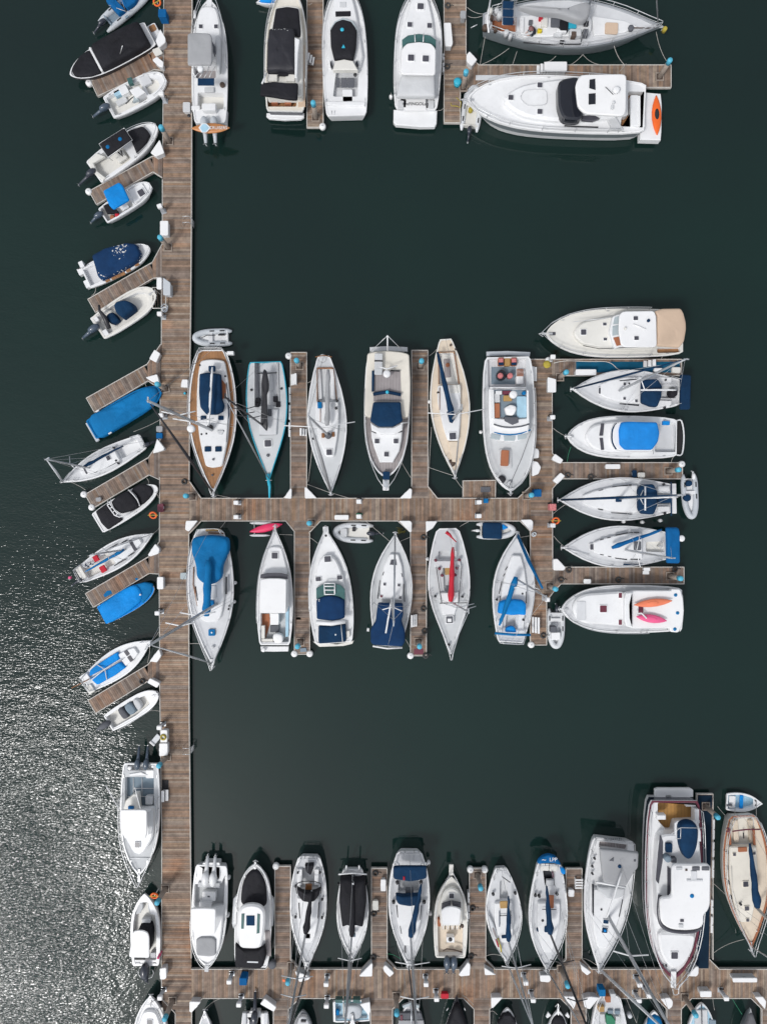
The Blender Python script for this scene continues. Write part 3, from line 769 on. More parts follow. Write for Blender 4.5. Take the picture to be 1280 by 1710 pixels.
# ---------------------------------------------------------------- inflatable tenders and paddle craft
GS, GMo, GI = 'sailing yachts at their berths', 'motor boats at their berths', 'inflatable tenders'
class Rib(Boat):
    def __init__(s, label, frame, stern, bow, beam, tm=GT, fm=WH, r=.22, z=.25, cat='inflatable boat', name='inflatable_tender', group=GI):
        fr(frame)
        a, b = W(stern, z + r), W(bow, z + r)
        ang = math.atan2(b.y - a.y, b.x - a.x)
        Thing.__init__(s, name, label, cat, (a.x, a.y, 0), ang, group)
        s.Ln = (b.xy - a.xy).length; s.B = px2m(beam); s.f = z + r; L_, B_ = s.Ln, s.B
        s.hw = lambda u: B_ / 2 * (1 if u < .6 else max(.1, math.sqrt(max(0, 1 - ((u - .6) / .42) ** 2))))
        w = B_ / 2 - r
        half = [(-.12, 1.0, .0), (.25, 1.02, .0), (.5, 1.0, .02), (.68, .9, .06), (.82, .68, .12), (.92, .38, .17), (.955, .0, .19)]
        pts = [(u * L_, -v * w, z + h) for u, v, h in half] + [(u * L_, v * w, z + h) for u, v, h in reversed(half[:-1])]
        pts = smooth(pts, 3, closed=False)
        n = len(pts); rr = [r * (.35 if i in (0, n - 1) else .8 if i in (1, n - 2) else 1) for i in range(n)]
        s.add('inflatable_tube', G().tube(pts, rr, 12), tm, sm=True, local=True)
        fl = [(0, -w), (.5 * L_, -w), (.7 * L_, -w * .85), (.88 * L_, -w * .3), (.88 * L_, w * .3), (.7 * L_, w * .85), (.5 * L_, w), (0, w)]
        s.fl = s.add('floor', G().prism(fl, -.1, z - .02), fm, local=True)
        s.add('transom', G().box(-.03, .06, -w, w, 0, z + .22, .01), fm, local=True)
        g = G()
        for sg in (-1, 1):
            for u in (.15, .45, .7): g.box(u * L_ - .2, u * L_ + .2, sg * (s.hw(u) - r) - .05, sg * (s.hw(u) - r) + .05, z + r - .01, z + r + .025, .01)
        s.add('grab_handles', g, RB, local=True, kind='stuff')
    def thwart(s, u, m=WH, l=.3): s.U('seat', u, 0, l, s.B - .5, s.f - .15, s.f - .02, m)
def kayak(name, label, cat, frame, a, b, w, z, m, cock=RB, group=None, seat=True):
    fr(frame)
    p, q = W(a, z), W(b, z); ang = math.atan2(q.y - p.y, q.x - p.x); t = Thing(name, label, cat, (p.x, p.y, z - .2), ang, group)
    L_ = (q - p).length; B_ = px2m(w)
    t.Ln, t.B, t.f = L_, B_, z
    rs = []
    for u in (0, .04, .12, .25, .42, .6, .78, .9, .97, 1):
        k = math.sin(math.pi * max(.015, min(.985, u))) ** .7
        rs.append([(u * L_, B_ / 2 * k * math.cos(2 * math.pi * i / 12), .12 * (k ** .5) * math.sin(2 * math.pi * i / 12) + .08 + .06 * abs(u - .5)) for i in range(12)])
    hull = t.add('hull', G().rings(rs), m, sm=True, local=True)
    if seat:
        t.add('cockpit', G().lathe((L_ * .48, 0, .14), [(.3, 0), (.3, .07), (.24, .08)], 14, ex=1.5, ey=B_ / 1.0 * .75), cock, sm=True, local=True)
    return t
FNT = []
def text(t, name, s_, c, z, size, m, par=None, rot=0.0, flip=False):
    """flat lettering lying on a surface, along the thing's own axes"""
    cu = bpy.data.curves.new(name, 'FONT'); cu.body = s_; cu.size = size; cu.extrude = .006; cu.align_x = 'CENTER'; cu.align_y = 'CENTER'
    cu.materials.append(m)
    tmp = bpy.data.objects.new(name + '_curve', cu); me = bpy.data.meshes.new_from_object(tmp); bpy.data.objects.remove(tmp)
    o = obj(name, me, par or t.e)
    w = t.loc(W(c, z)); o.location = (w.x, w.y, z - t.org.z + .008); o.rotation_euler = (0, 0, rot - t.ang)
    return o

# ================================================================ west side of the long walkway, from the top
r = Rib('white tubed inflatable with blue canvas over its seats, at the top edge of the marina', 'A9', (465, 195), (925, -190), 190, GT, SB, .26)
r.C('seat_cover', [(445, 10), (575, 150), (640, 100), (560, 20), (520, -40)], .5, 1.05, BL, wr=.05)
r.C('bow_cover', [(590, 20), (655, 95), (745, 30), (770, -60), (620, -80)], .5, .95, BL, wr=.05)
r.outboard(-.08, 0, EG, sc=.8, z=.5); r.T('grab_rail', [(480, 50, .9), (640, 110, 1.2), (600, 0, 1.2)], .03, SS)
r.R('registration_panel', (650, 160), 34, 22, .62, .73, SB, .01)
b = Boat('speedboat', 'long white speedboat wholly covered in black canvas, brown swim platform towards the walkway', 'speedboat', 'A1', (650, 238), (78, 540), 215, 'bluff', .95, GMo, dm=WH, gun=.08, hm=BM)
b.SC('bow_cover', [(.68, .88), (.8, .78), (.9, .5), (.965, .2)], .95, 1.25, BK)
b.SC('cockpit_cover', [(.06, .84), (.2, .92), (.45, .94), (.655, .88)], .95, 1.75, BK, wr=.06)
b.S('windscreen_band', [(.655, .9), (.68, .88)], 1.0, 1.35, WH, .03)
b.U('swim_platform', -.045, 0, .75, b.B * .86, .25, .4, WH)
for v in (-.55, 0, .55): b.U('teak_pad', -.045, v, .55, .55, .4, .425, TK if v else WH, .005)
b.T('antenna', [(430, 385, 1.8), (447, 325, 2.6)], .03, SS); b.cleats()
b = Boat('console_boat', 'open white console boat with a white cuddy seat and dark blue outboard', 'motorboat', 'A1', (342, 772), (752, 556), 200, 'blunt', .8, GMo, dm=WH,
         wells=[('S', [(.05, .72), (.45, .76), (.62, .72)], .45, OW), ('S', [(.66, .55), (.8, .5), (.88, .25)], .3, OW)])
b.P('console', [(495, 640), (560, 610), (610, 655), (545, 700)], .4, 1.35, WH); b.P('windscreen', [(478, 558), (510, 548), (522, 590), (490, 600)], .9, 1.3, TGL, .01); b.P('windscreen', [(535, 655), (565, 665), (560, 710), (520, 725)], .9, 1.2, PG, .01)
b.R('stern_seat', (455, 640), 60, 60, .4, .95, WH); b.R('seat_cushion', (410, 660), 50, 40, .4, .8, LB); b.R('bow_seat', (610, 570), 70, 70, .55, .85, NW); b.R('locker_lid', (440, 720), 80, 40, .35, .6, LG)
b.T('steering_gear', [(470, 740, 1.0), (510, 700, 1.1), (540, 680, 1.2), (520, 730, 1.0)], .05, BM)
b.outboard(-.01, .05, EB, L=1.3); b.rail(.72, .98, .3, .12, two=False); b.cleats()
b = Boat('canopied_motorboat', 'white motorboat with black bow cover and black canopy dotted with two blue marks', 'motorboat', 'A2', (298, 580), (866, 168), 262, 'skiff', .9, GMo, dm=WH, hm=WH,
         wells=[('S', [(.04, .7), (.5, .75)], .5, OW)])
b.C('bow_cover', [(600, 212), (740, 165), (775, 195), (808, 240), (760, 335), (685, 412), (640, 300)], .95, 1.25, BK)
c = b.C('canopy', [(352, 322), (575, 180), (645, 285), (430, 440)], 1.9, 2.15, BK, wr=.03)
b.T('canopy_frame', [(350, 322, 2.0), (575, 180, 2.0), (647, 287, 2.0), (430, 442, 2.0), (350, 322, 2.0)], .035, SS)
for q in ((535, 275), (425, 345)): b.D('blue_patch', q, 17, 2.12, 2.2, TB, par=c)
b.P('aft_seat', [(250, 470), (330, 400), (400, 430), (300, 490), (330, 560), (410, 620), (385, 650), (290, 570)], .8, 1.1, OW, .06); b.R('bench', (540, 430), 90, 90, .5, .8, OW); b.T('seat_straps', [(520, 395, 1.0), (560, 430, 1.1), (545, 380, 1.1)], .06, BK)
b.outboard(-.0, 0, EG, L=1.5); b.rail(.55, 1.0, .45, .1, two=False); b.cleats(); b.T('canopy_prop', [(430, 440, 2.0), (470, 470, .9)], .03, SS)
b = Boat('bimini_runabout', 'small white runabout shaded by a square bright blue bimini', 'motorboat', 'A2', (378, 968), (812, 692), 178, 'blunt', .75, GMo, dm=WH, wells=[('S', [(.04, .72), (.56, .78)], .4, OW)])
b.C('bimini', [(385, 740), (530, 662), (560, 690), (622, 822), (478, 908), (440, 870)], 1.8, 2.0, CY); b.hatch((725, 755), 56, 60, HG, .95); b.R('cuddy_top', (700, 760), 150, 130, .7, .88, WH)
b.P('stern_cover', [(385, 870), (430, 850), (520, 920), (520, 940), (420, 940)], .6, .85, BK); b.D('red_bucket', (508, 950), 20, .4, .8, RD); b.D('brown_basket', (465, 970), 20, .4, .75, BRN)
b.R('fish_box', (575, 880), 70, 45, .4, .75, WH); b.outboard(-.01, .2, EB, sc=.9, L=1.1); b.T('bimini_frame', [(600, 730, 1.8), (640, 800, .9), (660, 850, .8)], .03, SS); b.rail(.6, .98, .35, .1, two=False)
b = Boat('covered_whaler', 'white boat under a stained navy cover with teak seats showing along one side', 'motorboat', 'A3', (225, 455), (802, 182), 225, 'skiff', .75, GMo, dm=WH, wells=[('S', [(.03, .7), (.2, .72)], .35, NW)])
b.C('boat_cover', [(287, 255), (400, 190), (600, 140), (690, 150), (728, 235), (700, 300), (560, 385), (380, 472), (340, 440)], .8, 1.45, NVS, wr=.05)
for i, (x, y) in enumerate(((425, 468), (480, 447), (520, 430), (560, 412), (610, 380), (685, 328))): b.R('teak_slat', (x, y), 42, 26, .78, .86, TK, .01)
b.R('swim_step', (180, 390), 40, 60, .2, .7, WH); b.R('swim_step', (240, 500), 40, 70, .2, .7, WH); b.R('motor_cover', (190, 325), 40, 55, .5, 1.1, WH); b.T('stern_bar', [(160, 370, 1.0), (240, 330, 1.0)], .05, RB); b.rail(.8, 1.0, .35, .1, two=False)
b = Boat('cream_console_boat', 'open cream boat with a navy peaked console cover and large outboard', 'motorboat', 'A3', (332, 905), (842, 572), 262, 'blunt', .8, GMo, hm=WH, gm=OW, dm=OW, gun=.16, wells=[('S', [(.05, .7), (.5, .78), (.78, .6), (.88, .3)], .45, OW)])
b.C('console_cover', [(490, 700), (515, 665), (600, 655), (660, 680), (682, 730), (570, 815), (510, 768)], .4, 1.5, NV, wr=.02)
b.C('seat_cover', [(420, 785), (470, 755), (500, 770), (540, 830), (490, 862), (440, 850)], .4, 1.1, NV); b.T('leaning_post', [(350, 690, 1.5), (355, 740, 1.5), (400, 800, 1.3), (440, 900, 1.2)], [.1, .12, .2, .2], BM)
b.R('stern_step', (310, 815), 60, 60, .5, .82, WH); b.R('stern_step', (400, 940), 60, 60, .5, .82, WH); b.outboard(-.0, .08, EB, sc=1.15, L=1.2); b.anchor(.15); b.cleats()
b = Boat('tarpaulin_boat', 'wide boat hidden under one smooth blue tarpaulin, grey swim step at its stern', 'motorboat', 'A4', (418, 680), (950, 372), 190, 'blunt', .7, GMo, dm=TB, gm=TB, hm=TB)
b.C('tarpaulin', [(397, 575), (560, 500), (850, 342), (925, 348), (945, 395), (930, 450), (880, 510), (700, 625), (490, 748), (440, 690)], .55, 1.1, TB, wr=.06, rc=.5)
b.R('swim_step', (432, 690), 30, 165, .3, .5, GT); b.R('vent_patch', (468, 532), 26, 10, .9, 1.05, WH, .01); b.R('vent_patch', (565, 700), 26, 10, .85, 1.0, WH, .01)
b = Boat('small_sloop', 'white sloop pointing away from the walkway, thick white furled jib and navy boom cover', 'sailboat', 'A4', (826, 760), (205, 1078), 190, 'sail', .9, GS, dm=NW, wells=[('S', [(.06, .42), (.3, .48)], .4, WH)])
b.S('cabin', [(.32, .56), (.5, .58), (.66, .46), (.76, .3)], .85, 1.25, WH, .06, .03)
b.S('cabin_window', [(.695, .36), (.715, .35)], 1.2, 1.27, HG, .01)
for v in (.5, -.5):
    b.U('side_window', .42, v * 1.13, .9, .06, 1.0, 1.15, GL, .01); b.U('side_window', .58, v * .98, .8, .06, 1.0, 1.15, GL, .01)
b.boom((372, 955), (668, 798), 2.0, NV, .16, .05); b.mast((410, 968), 9.5, (80, 900), fm=WT, fr_=.09, sprw=.7, spr=(.5,)); b.hatch((553, 890), 30, 34, HG, 1.3)
b.outboard(-.0, .4, EG, sc=.7, L=1.3); b.pushpit(); b.rail(.85, 1.0, .5); b.winch([(590, 810), (610, 910), (625, 930)]); b.cleats()
b = Boat('covered_speedboat', 'rounded white speedboat with three black cover panels split by white arches', 'speedboat', 'A5', (330, 505), (868, 178), 222, 'skiff', .85, GMo, dm=WH)
b.C('bow_cover', [(640, 205), (700, 162), (770, 155), (822, 190), (820, 250), (722, 340), (690, 262)], .85, 1.1, BK, sm=True)
b.C('cabin_cover', [(460, 310), (520, 250), (605, 208), (690, 290), (712, 350), (655, 385), (545, 415), (495, 380)], 1.0, 1.6, BK); b.C('stern_cover', [(318, 395), (425, 318), (470, 370), (500, 430), (565, 465), (430, 560), (370, 500)], .85, 1.15, BK)
b.T('roll_bar', [(430, 300, 1.6), (425, 340, 1.7), (490, 430, 1.7), (530, 445, 1.6), (590, 430, 1.5), (660, 385, 1.2)], .05, WH); b.T('roll_bar', [(455, 290, 1.6), (450, 330, 1.7), (510, 410, 1.7), (545, 420, 1.6)], .05, WH)
for p, q in (((428, 335), (452, 325)), ((450, 368), (475, 350)), ((475, 402), (495, 382)), ((500, 432), (520, 408))): b.T('roll_bar_link', [(p[0], p[1], 1.68), (q[0], q[1], 1.68)], .04, WH)
b.T('windscreen_frame', [(612, 203, 1.3), (650, 240, 1.4), (692, 292, 1.4), (712, 348, 1.3)], .05, WH); b.cleats()
b = Boat('cushioned_sloop', 'white sloop with red cushions and a striped cloth under its blue boom', 'sailboat', 'A5', (172, 972), (834, 592), 235, 'sail', .9, GS, dm=NW, wells=[('S', [(.08, .5), (.44, .56)], .4, OW)])
b.S('cabin', [(.46, .58), (.6, .56), (.74, .4), (.84, .2)], .85, 1.2, WH, .06, .03); b.R('cabin_window', (650, 698), 28, 108, 1.1, 1.24, HG, .01)
for v in (.66, -.66): b.U('side_window', .5, v, 1.1, .06, .95, 1.1, GL, .01); b.U('side_window', .66, v * .85, .6, .06, .95, 1.1, GL, .01)
b.boom((578, 735), (230, 932), 1.9, TB, .16, .05); b.mast((582, 735), 8.5, None, fr_=.03, fm=WT, spr=(.55,), sprw=.6, back=False)
b.R('red_cushion', (382, 908), 50, 60, 1.0, 1.2, RD); b.R('red_cushion', (320, 815), 45, 55, 1.0, 1.2, RD)
g = None
for i in range(5): b.T('striped_cloth', [(205 + i * 22, 872 - i * 9, 1.15), (215 + i * 20, 885 - i * 8, 1.2), (235 + i * 20, 893 - i * 9, 1.15), (255 + i * 22, 870 - i * 8, 1.15)], .05, NV if i % 2 else WT)
b.outboard(.0, -.3, EG, sc=.7, L=1.3); b.D('cloth_ensign', (85, 985), 12, .9, 1.3, PK); b.pushpit(); b.rail(.88, 1.0, .5); b.R('stern_locker', (185, 940), 55, 120, .9, 1.15, OW)
b = Boat('tarpaulin_boat', 'small pointed hull wrapped in a bright blue tarpaulin, white stern showing', 'motorboat', 'A5', (368, 1325), (838, 1068), 196, 'skiff', .65, GMo, dm=CY, gm=CY)
b.C('tarpaulin', [(345, 1272), (365, 1230), (480, 1140), (600, 1070), (690, 1035), (745, 1120), (735, 1190), (600, 1300), (440, 1395), (395, 1375)], .62, 1.15, CY, wr=.04, rc=.4)
b.C('bow_tarpaulin', [(670, 1045), (760, 1022), (830, 1040), (826, 1110), (740, 1218), (700, 1150)], .6, .95, TB); b.D('tarpaulin_tie', (715, 1137), 8, 1.0, 1.15, WH)
b = Boat('panelled_sloop', 'small white sloop with bright blue cockpit panels crossed by white battens', 'sailboat', 'A6', (186, 528), (654, 210), 200, 'sail', .85, GS, dm=WH)
b.C('cockpit_panel', [(214, 425), (270, 380), (415, 290), (430, 342), (320, 410), (212, 468)], .95, 1.2, CY, wr=.01); b.C('cockpit_panel', [(216, 482), (330, 424), (432, 362), (476, 400), (395, 460), (268, 530)], .95, 1.2, CY, wr=.01)
b.T('batten', [(190, 520, 1.2), (320, 415, 1.6), (450, 345, 1.3)], .045, WT); b.T('batten', [(265, 382, 1.2), (322, 418, 1.5), (336, 492, 1.2)], .04, WT); b.R('cabin_window', (478, 300), 28, 40, .9, 1.12, HG, .01); b.R('cabin_window', (503, 341), 28, 44, .9, 1.12, HG, .01)
b.S('cabin', [(.56, .5), (.68, .44), (.78, .26)], .8, 1.1, WH, .05); b.T('tiller', [(85, 550, .9), (210, 487, 1.2)], .04, VW); b.R('stern_bench', (180, 480), 60, 60, .8, 1.1, WH); b.R('stern_bench', (215, 560), 50, 60, .8, 1.05, OW); b.rail(.88, 1.0, .45); b.pushpit(.5)
b = Boat('small_outboard_boat', 'small white outboard boat with three rounded grey and teal seat covers', 'motorboat', 'A6', (342, 805), (696, 590), 152, 'blunt', .7, GMo, dm=WH, wells=[('S', [(.04, .62), (.5, .7), (.8, .45)], .35, OW)])
b.C('seat_cover', [(418, 705), (450, 688), (495, 745), (460, 768)], .4, .95, DG, sm=True); b.C('seat_cover', [(465, 680), (505, 652), (550, 705), (510, 738)], .4, 1.1, SB, sm=True, lab='teal seat cover'); b.C('seat_cover', [(525, 640), (555, 622), (592, 675), (562, 705)], .4, .95, LG, sm=True)
b.outboard(-.0, .05, DG, sc=1.15, L=.9); b.anchor(.1); b.T('side_rail', [(420, 850, .8), (520, 790, .85), (660, 700, .8)], .02, SS)
b = Boat('sport_fisher', 'white sport fisher bow-down beside the walkway, twin tilted outboards and hard top', 'fishing boat', 'A7', (560, 352), (545, 1585), 428, 'motor', 1.1, GMo, dm=NS,
         wells=[('P', [(385, 510), (705, 510), (705, 855), (385, 855)], .55, SB), ('P', [(415, 365), (700, 365), (700, 440), (415, 440)], .4, NS)])
b.P('cabin', [(355, 880), (690, 860), (700, 1050), (690, 1180), (600, 1340), (540, 1375), (470, 1340), (385, 1180)], 1.05, 1.9, WH, .12, sm=False, rc=.3)
b.P('hard_top', [(332, 872), (625, 872), (628, 1100), (615, 1190), (480, 1205), (385, 1190), (335, 1090)], 2.9, 3.05, W2, .04, rc=.2)
b.P('side_deck_recess', [(632, 900), (700, 870), (700, 1000), (680, 1130), (640, 1150)], 1.85, 1.93, LG, .02); b.hatch((523, 1258), 55, 55, HG, 2.0); b.P('console', [(395, 770), (480, 700), (525, 700), (540, 870), (370, 870)], 1.0, 1.8, OW)
b.T('outrigger_pole', [(180, 605, 4.6), (330, 880, 2.8)], .04, WH); b.T('outrigger_pole', [(495, 625, 4.2), (560, 870, 2.9)], .04, WH)
for x in (575,): b.T('deck_line', [(x, 515, .6), (x, 720, .6)], .03, WH); b.T('deck_line', [(480, 635, .6), (705, 635, .6)], .03, WH); b.T('deck_line', [(480, 520, .6), (480, 780, .6)], .035, WH); b.T('deck_line', [(400, 725, .6), (705, 725, .6)], .03, WH)
b.R('blue_cloth', (450, 850), 30, 60, 1.8, 1.95, BL); b.R('bait_station', (660, 480), 90, 90, .8, 1.15, WH); b.P('stern_seat', [(430, 480), (560, 455), (640, 490), (440, 500)], .8, 1.2, WH)
b.R('tackle_case', (650, 770), 90, 80, .6, 1.2, LG); b.D('bait_bucket', (437, 415), 22, .7, 1.15, WH); b.D('bait_bucket', (690, 395), 18, .7, 1.15, WH)
b.outboard(.02, -.12, EB, sc=.95, L=1.55); b.outboard(.02, .32, EB, sc=.95, L=1.55)
b.rail(.3, 1.0, .75, .05, over=.7, r=.03); b.anchor(.9); b.cleats(); b.T('windlass_beam', [(440, 1400, 1.15), (660, 1400, 1.15)], .04, WH)
b = Boat('t_top_boat', 'white console boat bow-up with a white T-top over a black cover and black outboard', 'motorboat', 'A8', (632, 968), (620, 148), 330, 'motor', .95, GMo, dm=WH, gun=.2,
         wells=[('P', [(570, 250), (660, 245), (690, 380), (735, 390), (750, 600), (748, 900), (505, 900), (490, 600), (500, 400)], .5, OW)])
b.C('console_cover', [(575, 490), (690, 485), (712, 580), (705, 720), (660, 820), (560, 800), (545, 560)], .5, 1.5, BK); b.P('t_top', [(495, 575), (540, 565), (600, 567), (650, 590), (667, 640), (670, 865), (655, 875), (455, 870), (440, 855), (467, 690), (468, 640)], 2.4, 2.52, W2, .04, rc=.12)
b.R('fore_seat', (632, 460), 45, 95, .5, 1.0, LG); b.P('bow_locker', [(510, 390), (560, 260), (590, 250), (600, 310), (570, 370)], .6, .9, NS); b.P('bow_locker', [(655, 250), (690, 290), (715, 380), (680, 380), (655, 320)], .6, .9, NS); b.R('live_well', (712, 845), 60, 60, .5, .9, LG)
b.R('rod_holder_rack', (560, 888), 18, 110, 1.6, 1.8, BM); b.R('stern_hatch', (538, 935), 28, 55, .93, 1.0, LG); b.R('stern_hatch', (727, 938), 20, 30, .93, 1.0, BM)
b.outboard(-.01, 0, EG, tilt=True, sc=1.4, L=.9); b.T('propeller_guard_ring', [(555, 1000, .5), (545, 1050, .4), (580, 1100, .35), (640, 1112, .3), (700, 1090, .35), (720, 1040, .4), (700, 1000, .5)], .03, SS)
b.cleats()
b = Boat('cuddy_boat', 'broad white cuddy bow cut by the bottom edge, dark hatch and turquoise pile beside it', 'motorboat', 'A8', (680, 2350), (685, 1298), 400, 'motor', 1.0, GMo, dm=WH)
b.S('cabin', [(.3, .8), (.6, .74), (.75, .56), (.85, .3)], .95, 1.3, WH, .1, sm=True); b.hatch((672, 1608), 70, 62, HG, 1.35); b.T('anchor_line', [(690, 1420, 1.1), (680, 1380, 1.1), (760, 1330, 1.1)], .025, RB); b.anchor(.1); b.rail(.4, .95, .5); b.R('locker_lid', (800, 1470), 70, 45, .98, 1.04, OW)
# ================================================================ top edge
b = Boat('covered_skiff', 'tip of a small skiff under bright cyan canvas at the top edge', 'dinghy', 'B1', (470, -70), (150, 30), 130, 'vee', .5, None, dm=TQ, gm=WH)
b.SC('boat_cover', [(.1, .8), (.6, .7), (.9, .2)], .5, .8, CY)
b = Boat('cabin_cruiser', 'white cabin cruiser with a grey bimini, solar panel and twin grey outboards beside the walkway', 'motor cruiser', 'BX', (362, 1475), (352, 10), 425, 'bluff', 1.2, GMo, dm=WH, hm=WH,
         wells=[('P', [(215, 1100), (525, 1100), (525, 1300), (215, 1300)], .7, OW), ('P', [(170, 790), (430, 790), (430, 930), (170, 930)], .6, TG)])
b.S('cabin', [(.5, .7), (.7, .7), (.84, .6), (.92, .35)], 1.15, 1.7, WH, .12, sm=True)
for x in (250, 432): b.hatch((x, 312), 46, 44, HG, 1.75)
b.C('bimini', [(95, 402), (180, 388), (360, 398), (385, 440), (388, 740), (370, 775), (95, 775)], 3.3, 3.5, GC, wr=.02); b.P('flybridge_seat', [(385, 480), (425, 560), (430, 640), (395, 620)], 1.7, 2.3, DG)
b.C('tender_bag', [(430, 440), (470, 420), (500, 470), (498, 700), (485, 860), (460, 870), (440, 820), (425, 600)], 1.6, 2.2, LG, wr=.05)
b.D('radar_dome', (242, 810), 34, 3.4, 3.75, WH, n=20); b.P('solar_panel', [(215, 930), (410, 930), (410, 1015), (215, 1015)], 3.0, 3.06, NV, .01)
for i in range(4): b.T('arch_tube', [(170 + i * 60, 930, 2.9), (230 + i * 50, 860, 2.9), (200 + i * 75, 790, 2.9)], .03, SS)
b.T('gate_strut', [(165, 780, 2.2), (160, 860, 1.9), (195, 930, 1.6)], .06, WH); b.R('transom_locker', (345, 1270), 85, 165, 1.2, 1.8, WH); b.R('hatch_cover', (350, 1065), 55, 115, 1.2, 1.4, LG); b.R('side_bench', (190, 1280), 50, 100, .9, 1.3, WH); b.D('fishing_reel', (505, 1000), 30, 1.3, 1.5, IRN)
b.P('swim_platform', [(190, 1320), (570, 1320), (560, 1475), (195, 1475)], .4, .8, WH)
b.outboard(-.0, .27, GT, sc=1.3, L=1.15); b.outboard(-.0, -.27, GT, sc=1.3, L=1.15); b.rail(.45, 1.0, .8, .05, over=.7, r=.028); b.R('bow_pulpit', (352, 10), 130, 62, 1.25, 1.35, WH); b.D('windlass', (352, 130), 20, 1.3, 1.6, BM); b.T('fender_board', [(182, 130, 1.6), (178, 215, 1.6)], .12, WH); b.cleats()
t = kayak('paddleboard', 'bamboo-coloured paddleboard with a pale blue diamond across the outboards of the cabin cruiser', 'paddleboard', 'BX', (140, 1520), (592, 1515), 122, 2.2, BRD, seat=False)
t.P('blue_diamond', [(225, 1520), (262, 1468), (318, 1468), (372, 1520), (318, 1575), (262, 1575)], 2.3, 2.34, WH, .0); t.P('diamond_centre', [(245, 1520), (272, 1477), (310, 1477), (350, 1520), (310, 1567), (272, 1567)], 2.34, 2.36, LB, .0)
text(t, 'board_lettering', 'CRUISERS', (460, 1522), 2.36, .34, WH); t.D('foot_pad', (182, 1520), 20, 2.28, 2.34, BM)
b = Boat('flybridge_yacht', 'cream-decked yacht with a stained black bridge cover and black aft canopy', 'motor yacht', 'B1', (405, 1000), (430, -150), 372, 'motor', 1.5, GMo, dm=CT, gm=OW, hm=WH, band=NVH,
         wells=[('P', [(235, 870), (510, 870), (505, 950), (235, 950)], .5, TK)])
b.P('trunk', [(260, 300), (320, 60), (425, 45), (530, 60), (560, 300), (560, 860), (240, 860)], 1.45, 2.4, OW, .08, rc=.2)
b.C('foredeck_cover', [(322, 75), (425, 60), (527, 78), (545, 290), (540, 335), (290, 262)], 2.35, 2.6, BK); b.C('bridge_cover', [(262, 262), (300, 255), (485, 262), (492, 320), (500, 640), (430, 645), (345, 640), (242, 640), (248, 400)], 2.6, 3.3, BS, wr=.07)
b.P('bridge_wall', [(490, 330), (535, 350), (520, 480), (510, 690), (490, 690)], 2.4, 3.2, WH, .05); b.C('aft_canopy', [(190, 742), (300, 730), (420, 742), (522, 740), (515, 892), (440, 888), (280, 862), (180, 850)], 3.0, 3.25, BK)
b.R('companion_step', (290, 690), 60, 90, 2.4, 2.7, OW); b.R('companion_step', (450, 690), 60, 80, 2.4, 2.65, OW); b.R('bench_cover', (385, 655), 30, 90, 2.6, 2.8, BK); b.T('davit', [(240, 650, 3.0), (200, 745, 3.3)], .07, WH)
b.P('side_deck_teak', [(545, 420), (575, 400), (585, 950), (520, 950)], 1.5, 1.56, TN, .01)
for p in ((310, 890), (430, 900)): b.R('deck_chair', p, 50, 60, 1.0, 1.5, BRN)
b.P('swim_platform', [(240, 1005), (575, 1005), (572, 1045), (545, 1060), (400, 1066), (262, 1055), (238, 1035)], .3, .55, WH, .05); b.rail(.2, .95, .7, .02, r=.028); b.cleats()
b = Boat('express_cruiser', 'white express cruiser with an oval black cockpit cover marked in cyan', 'motor cruiser', 'B1', (950, 1040), (918, -170), 398, 'motor', 1.3, GMo, dm=WH,
         wells=[('P', [(860, 620), (1060, 620), (1050, 860), (830, 860)], .5, NW)])
b.S('trunk', [(.36, .72), (.6, .68), (.8, .5), (.9, .25)], 1.25, 1.75, WH, .12, sm=True); b.P('windscreen', [(805, 255), (845, 190), (920, 155), (1005, 185), (1045, 255), (1030, 275), (985, 215), (920, 190), (855, 215), (820, 275)], 1.7, 2.3, PG, .03)
c = b.C('cockpit_cover', [(805, 260), (850, 195), (920, 172), (1000, 190), (1044, 260), (1036, 420), (1010, 532), (930, 520), (842, 532), (810, 400)], 1.9, 2.4, BK)
b.D('cyan_disc', (912, 260), 16, 2.38, 2.46, TQ, par=c); b.P('cyan_triangle', [(908, 425), (938, 425), (924, 395)], 2.4, 2.46, TQ, 0, par=c); b.P('roof_aft', [(850, 540), (930, 525), (1010, 540), (1050, 620), (830, 620)], 1.6, 2.1, OW, .06)
b.R('forward_hatch', (920, 120), 45, 135, 1.7, 1.82, BK); b.R('locker', (920, 40), 50, 60, 1.72, 1.8, LG)
for x, w_ in ((875, 30), (930, 52), (990, 62)): b.R('engine_hatch', (x, 735), 85, w_, 1.3, 1.36, DG, .01)
b.R('dining_table', (960, 850), 110, 90, .9, 1.3, WH); b.D('speaker', (1028, 662), 16, 1.5, 1.6, BM); b.P('transom_bench', [(765, 900), (1120, 905), (1115, 945), (780, 935)], 1.3, 1.5, WH, .05)
b.P('windscreen_side', [(805, 530), (830, 590), (820, 610), (806, 580)], 1.8, 2.1, GL, .02); b.P('windscreen_side', [(1040, 530), (1060, 580), (1050, 600), (1030, 560)], 1.8, 2.1, GL, .02)
b.rail(.3, 1.0, .7, .04); b.T('stern_ladder', [(820, 985, 1.35), (820, 1025, 1.3), (845, 1025, 1.3), (845, 985, 1.35)], .025, SS); b.cleats()
b = Boat('hardtop_cruiser', 'white cruiser with dark lettering across its transom and a green-glass windscreen', 'motor cruiser', 'B2', (365, 905), (400, -110), 386, 'motor', 1.3, GMo, dm=WH, gm=W2,
         wells=[('P', [(240, 800), (520, 800), (520, 900), (235, 900)], .4, WH)])
b.S('trunk', [(.3, .74), (.6, .68), (.82, .45), (.92, .2)], 1.25, 1.7, WH, .12, sm=True)
